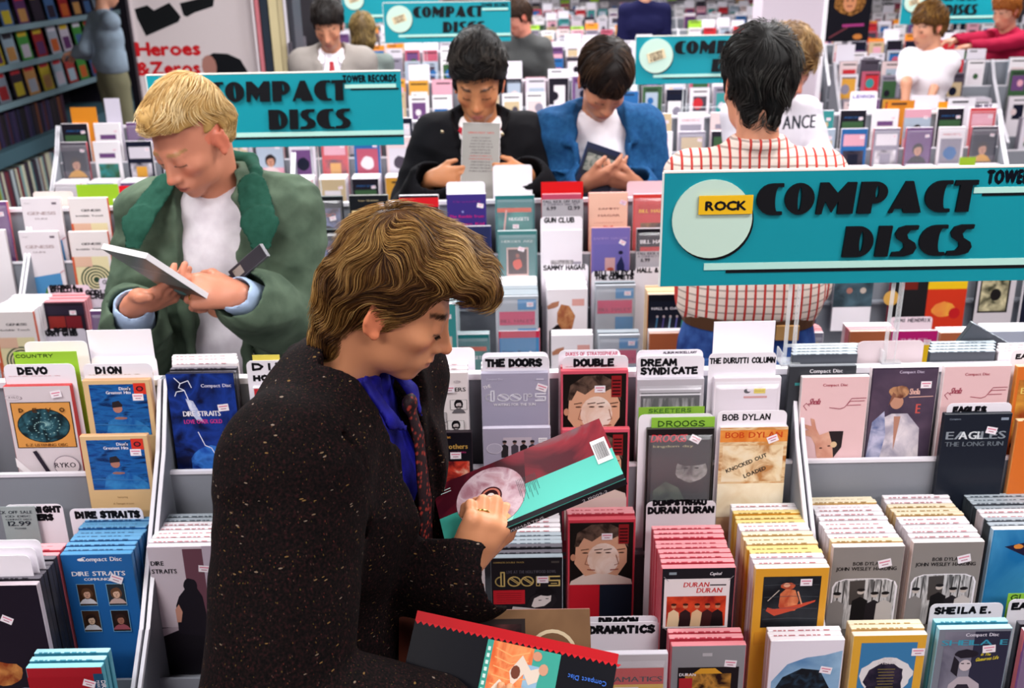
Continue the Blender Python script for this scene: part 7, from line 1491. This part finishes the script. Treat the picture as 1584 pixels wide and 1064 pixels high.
# ---- dark-haired man in the black jacket
def bk_coll(Q, J, k):
    for s_ in (-1, 1): Q.chain([J(0, .085, 1.52), J(s_*.06, .06, 1.52), J(s_*.09, .0, 1.49), J(s_*.09, -.08, 1.42)], [.014*k, .018*k, .022*k, .02*k], .01); Q.chain([J(s_*.085, -.07, 1.45), J(s_*.1, -.13, 1.32), J(s_*.05, -.15, 1.15)], [.022*k, .032*k, .012*k], .008, n=(s_*.3, -1, 0), fl=.2)
def wh_coll(Q, J, k):
    for s_ in (-1, 1): Q.chain([J(s_*.05, -.01, 1.505), J(s_*.062, -.075, 1.46), J(s_*.045, -.11, 1.40)], [.012*k, .022*k, .008*k], .006, n=(s_*.2, -1, .2), fl=.3)
BYw = 3.62
t, hp, Rh, kk, loc = mkp('dark-haired man in a black jacket reading a grey longbox in both hands', (740, 128), 3.80, 0, head=(RAD(24), RAD(-4), 0), hs=1.12, lean=.05, skin='#b87850', lip='#b0605a', brow='#1c1210', beard=.35, shoulders=-.012, h=.0065, hh=.009,
    arms={-1: dict(el=W2(628, 345, 3.92), wr=W2(668, 276, 3.63), d=(.95, -.1, .06), n=(-.1, -.9, .15), curl=(.45, .5, .5, .55), thumb=(.2, .2), sc=.98), 1: dict(el=W2(856, 345, 3.92), wr=W2(815, 270, 3.63), d=(-.95, -.1, .06), n=(.1, -.9, .15), curl=(.45, .5, .55, .6), thumb=(.2, .2), sc=.98)},
    shirt=dict(m=M('#e8dcdc', .7), z=.9, neck=.06, arms=False, coll=wh_coll), jacket=dict(m=M('#131216', .9), g=.045, z=.78, v=(1.12, .1, .03), neck=.075, coll=bk_coll, amp=.012, ff=15, seed=9, cuff=.08), trousers=M('#22232c', .9), legs=True,
    hair=short_hair(2600, .035, .0012, ['#0c0909', '#171211', '#2c2420', '#403832'], flow_messy, '#100c0b', vol=.018, top=.026, front=.064, h=.007, off=.006, lift=.006))
def red_band(sg):
    Q = Sdf(); Q.chain([(hp+np.array((sg*.05, -.06, -.19))), (hp+np.array((sg*.075, -.02, -.165)))], [.013, .013], .01, n=(0, -1, .2), fl=.2); sob(Q, .006, 'collar_band', M('#b0182c', .7), t)
red_band(-1); red_band(1)
for px, py in ((684, 204), (777, 208)):
    Q = Sdf(); p_ = Rz(0)@(W2(px, py, 3.70)-loc); Q.e(p_, np.array((.008, .006, .008))); sob(Q, .004, 'metal_button', M('#b0a084', .3, 1), t)
def greytext(a):
    a.rect(.02, 0, .98, .97, '#8c8884'); a.fit('GREATEST HITS', .15, .85, .86, .055, '#a84840')
    for i in range(12): a.fit('ABCDEFGHIJKL'[:6+i % 5], .25-.02*(i % 4), .75+.02*(i % 4), .8-.038*i, .035, '#4c4446' if i not in (6, 7) else '#a84840')
held_box(PD(743, 252, 3.665), RF((.04, .5, .86), (1, 0, -.02)), label='grey longbox with small centred print held by the man in the black jacket', colr='#8c8884', edge='#eae4e6', art=greytext)
# ---- person in the denim jacket
def dn_coll(Q, J, k):
    for s_ in (-1, 1): Q.chain([J(0, .085, 1.525), J(s_*.065, .06, 1.52), J(s_*.095, -.01, 1.49), J(s_*.12, -.1, 1.41)], [.015*k, .02*k, .025*k, .022*k], .008); Q.chain([J(s_*.1, -.12, 1.4), J(s_*.1, -.145, 1.2), J(s_*.1, -.13, .95)], [.01*k]*3, .006); Q.c(J(s_*.13, -.13, 1.3), J(s_*.19, -.1, 1.3), .012*k, .012*k, .006)
t, hp, Rh, kk, loc = mkp('person with dark brown hair in a blue denim jacket, head bowed', (934, 126), 3.79, RAD(4), head=(RAD(44), RAD(6), RAD(4)), hs=1.08, lean=.08, skin='#b87c60', lip='#a8605a', brow='#241814', shoulders=-.01, h=.0065, hh=.009,
    arms={-1: dict(el=W2(872, 345, 3.92), wr=W2(908, 282, 3.70), d=(.8, -.2, .3), n=(0, -.7, -.6), curl=(.3, .3, .35, .4), thumb=(.2, .2), sc=1.05), 1: dict(el=W2(1014, 345, 3.92), wr=W2(985, 286, 3.70), d=(-.9, -.1, .25), n=(0, -.7, -.6), curl=(.5, .55, .6, .6), thumb=(.2, .2))},
    shirt=dict(m=M('#ece4ea', .75), z=.9, neck=.06, arms=False, amp=.005), jacket=dict(m=cloth('#1c4674', '#255684', 60, .85), g=.04, z=.86, v=(.6, .09, .12), neck=.075, coll=dn_coll, amp=.014, ff=18, seed=4, cuff=.04), trousers=M('#2c3c5c', .9),
    hair=short_hair(2600, .06, .0011, ['#0e0807', '#1e1310', '#38261c', '#4c3626'], flow_down, '#140c0a', vol=.014, top=.008, front=.03, h=.007, off=.004, lift=.003, side=-.03, back=-.07))
held_box(PY(916, 288, 3.72), RF((.32, .25, .9), (.93, 0, -.33)), label='dark blue longbox with a picture on top held tilted by the person in denim', colr='#141c38', edge='#1c4470', art=lambda a: (a.rect(.06, .6, .94, .93, '#181c28'), a.rect(.1, .66, .9, .88, NZ('#8c8c84', '#4c5450', 40, lo=.4, hi=.6))))
# ---- checked shirt, seen from behind
def ck_coll(Q, J, k): Q.chain([J(.062*math.sin(math.radians(a)), .015+.06*math.cos(math.radians(a)), 1.515) for a in range(-150, 151, 25)], [.016*k]*13, .01)
t, hp, Rh, kk, loc = mkp('dark-haired man in a red and cream checked shirt and blue jeans, seen from behind', (1170, 134), 2.84, RAD(176), head=(RAD(16), RAD(8), RAD(-6)), hs=1.08, lean=.06, skin='#cd8c6e', brow='#1c1210', h=.007, hh=.008,
    arms={-1: dict(el=W2(1250, 440, 2.80), wr=W2(1235, 430, 3.0), d=(-.3, .9, .2), n=(0, 0, 1)), 1: dict(el=W2(1090, 440, 2.80), wr=W2(1120, 430, 3.0), d=(.3, .9, .2), n=(0, 0, 1))},
    shirt=dict(m=CHECK, z=1.03, neck=.054, cuff=.02, amp=.005, coll=ck_coll, name='checked_shirt'), trousers=cloth('#1c2f66', '#33508c', 24, .8),
    hair=short_hair(3000, .045, .001, ['#0a0808', '#191514', '#2c2724', '#4a4844'], flow_messy, '#0e0b0a', vol=.016, top=.012, front=.06, h=.007, off=.007, lift=.009, back=-.085, wav=.5))
b = MB(); b.box(-.16, .16, .0, .0, 0, 0, M('#5c3826', .6)); 
def belt(t, kk, z, rx, ry, m, y0=.01, name='belt'):
    P = [(rx*kk*math.cos(2*PI*i/28), y0*kk+ry*kk*math.sin(2*PI*i/28)) for i in range(28)]; b = MB(); V = [(x*q, y, zz*kk) for q in (1, 1.03) for zz in (z, z+.035) for x, y in P]
    n = 28; Fc = []
    for i in range(n): j = (i+1) % n; Fc += [(2*n+i, 2*n+j, 3*n+j, 3*n+i), (i, n+i, n+j, j), (n+i, 3*n+i, 3*n+j, n+j)]
    b.add(V, Fc, m); b.build(name, t)
belt(t, kk, 1.035, .176, .118, M('#4c3020', .5))
b = MB(); b.box(-.115*kk, -.055*kk, .118*kk, .128*kk, 1.02*kk, 1.06*kk, M('#a87c4c', .6)); b.build('leather_patch', t)
for sg in (-1, 1): b = MB(); b.box(sg*.085*kk-.05*kk, sg*.085*kk+.05*kk, .112*kk, .124*kk, .86*kk, .96*kk, M('#3a5c98', .8)); b.build('back_pocket', t)
# ---- pale sweatshirt person behind
t, hp, Rh, kk, loc = mkp('curly brown-haired person in a pale sweatshirt behind the man in the checked shirt', (1216, 104), 4.5, RAD(12), head=(RAD(30), RAD(22), 0), hs=1.1, lean=.07, skin='#c9846e', brow='#4a3020', h=.009, hh=.011, shirt=dict(m=M('#d3ccd4', .85), z=.9, neck=.062, cuff=.02, amp=.008, name='sweatshirt'), trousers=M('#3c4c6c', .9),
    arms={-1: dict(el=W2(1140, 240, 4.5), wr=W2(1180, 250, 4.36), d=(.8, -.3, .2), n=(0, -.6, .6)), 1: dict(el=W2(1268, 240, 4.5), wr=W2(1235, 250, 4.36), d=(-.8, -.3, .2), n=(0, -.6, .6))}, hair=short_hair(2200, .04, .0016, ['#3c2818', '#6c4c2c', '#987448', '#b8986c'], flow_messy, '#5a3e24', vol=.02, top=.02, front=.045, h=.009, off=.008, lift=.01, wav=.6))
Q = Rz(-RAD(12))@(W2(1228, 205, 4.33)-loc); a = Art(.2, .08); a.fit('VANCE', .02, .98, .2, .3, '#2c3038'); o = bpy.data.objects.new('chest_lettering', a.mesh('chest_lettering')); COL.objects.link(o); o.parent = t; o.location = tuple(Q)
# ---- grey suit with the red tie
def st_coll(Q, J, k):
    for s_ in (-1, 1): Q.chain([J(0, .08, 1.52), J(s_*.06, .055, 1.52), J(s_*.085, .0, 1.49), J(s_*.075, -.09, 1.42), J(s_*.06, -.14, 1.28), J(s_*.02, -.15, 1.15)], [.012*k, .014*k, .018*k, .026*k, .034*k, .012*k], .008, n=(s_*.2, -1, 0), fl=.3)
t, hp, Rh, kk, loc = mkp('man in a grey suit and dark red tie above the teal sign', (508, 40), 6.35, RAD(6), head=(RAD(26), RAD(-6), 0), hs=1.08, lean=.04, skin='#b87c60', brow='#181010', h=.011, hh=.012, shirt=dict(m=M('#efe8f0', .7), z=.95, neck=.058, arms=False, coll=wh_coll), jacket=dict(m=M('#857d78', .85), g=.035, z=.8, v=(1.08, .075, .02), neck=.07, coll=st_coll, amp=.006), trousers=M('#6c6662', .9),
    hair=short_hair(900, .035, .002, ['#0c0909', '#1c1412', '#2c2420'], flow_fwd, '#120d0c', vol=.014, top=.016, front=.055, h=.011, off=.005))
Q = Sdf(); Q.chain([np.array(p)*kk for p in ((0, -.135, 1.43), (0, -.168, 1.36), (0, -.17, 1.1))], [.02, .022, .034], .004, n=(0, -1, 0), fl=.3); sob(Q, .008, 'necktie', M('#8c1c24', .5), t)
# ---- distant figures
def far_p(label, hpx, Yw, yaw, top, hairc, legs='#2c2c34', g=.02, **k):
    return mkp(label, hpx, Yw, yaw, h=.013, hh=.015, shirt=dict(m=M(top, .85), z=k.pop('z', .86), neck=.062, cuff=.02, amp=.008, name=k.pop('nm', 'shirt'), sl=k.pop('sl', None)), trousers=M(legs, .9), hair=short_hair(k.pop('N', 700), .04, .0024, hairc, k.pop('fl', flow_messy), hairc[0], vol=k.pop('vol', .015), top=.012, front=.05, h=.013, off=.006, shp=k.pop('shp', None)), **k)
far_p('woman with chin-length brown hair in a grey coat, seen from behind above the suit', (561, 52), 8.0, RAD(190), '#68706c', ['#4c3a20', '#7c6438', '#8c7448'], nm='coat', hs=1.05, shp=lambda S, T, s, R: S.chain([T((0, .05, .03)), T((0, .06, -.06)), T((0, .045, -.1))], [.085*s, .08*s, .06*s], .02), fl=flow_down, N=900, head=(RAD(8), 0, 0))
far_p('man in a dark grey jacket leaning left beside the fourth-row sign', (800, 27), 8.15, RAD(-38), '#4c4c4c', ['#2c1c14', '#4c3424'], nm='jacket', head=(RAD(30), RAD(-20), 0), lean=.12, hs=1.05, skin='#c8806c', g=.04)
far_p('person in a navy pullover far back, head above the picture', (998, -26), 10.3, RAD(180), '#14143c', ['#2c1c14', '#3c2c1c'], nm='pullover', N=0, hs=1.05)
far_p('young person in a white short-sleeved shirt walking at the upper right', (1436, 42), 7.0, RAD(-62), '#e6dee4', ['#4c3014', '#7c5424', '#946c34'], legs='#c4bcc8', sl='short', head=(RAD(14), RAD(-8), 0), hs=1.08, skin='#c88c70', vol=.018, arms={-1: dict(el=W2(1402, 128, 6.85), wr=W2(1400, 165, 6.8), d=(-.1, 0, -1), n=(-.3, -1, 0)), 1: dict(el=W2(1449, 125, 6.9), wr=W2(1438, 155, 6.8), d=(-.1, 0, -1), n=(.6, -.6, 0))})
far_p('man in a pale blue shirt and khaki trousers browsing the left wall shelves', (166, -14), 9.4, RAD(128), '#8c9cac', ['#5c3820', '#6c4828'], legs='#77745c', z=1.02, head=(RAD(25), 0, 0), hs=1.05, N=0, arms={1: dict(el=W2(133, 75, 9.3), wr=W2(118, 82, 9.4), d=(-1, 0, -.1), n=(0, 0, 1)), -1: dict(el=W2(150, 80, 9.6), wr=W2(128, 84, 9.8), d=(-1, .2, -.1), n=(0, 0, 1))})
far_p('red-haired person in a crimson top reaching left at the upper right corner', (1556, 18), 8.5, RAD(-60), '#a01238', ['#8c4c1c', '#b8702c'], head=(RAD(20), 0, 0), hs=1.08, lean=.2, nm='pullover', arms={-1: dict(el=W2(1515, 60, 8.4), wr=W2(1478, 62, 8.3), d=(-1, 0, -.1), n=(0, 0, 1)), 1: dict(el=W2(1540, 70, 8.3), wr=W2(1500, 72, 8.2), d=(-1, 0, -.1), n=(0, 0, 1))})
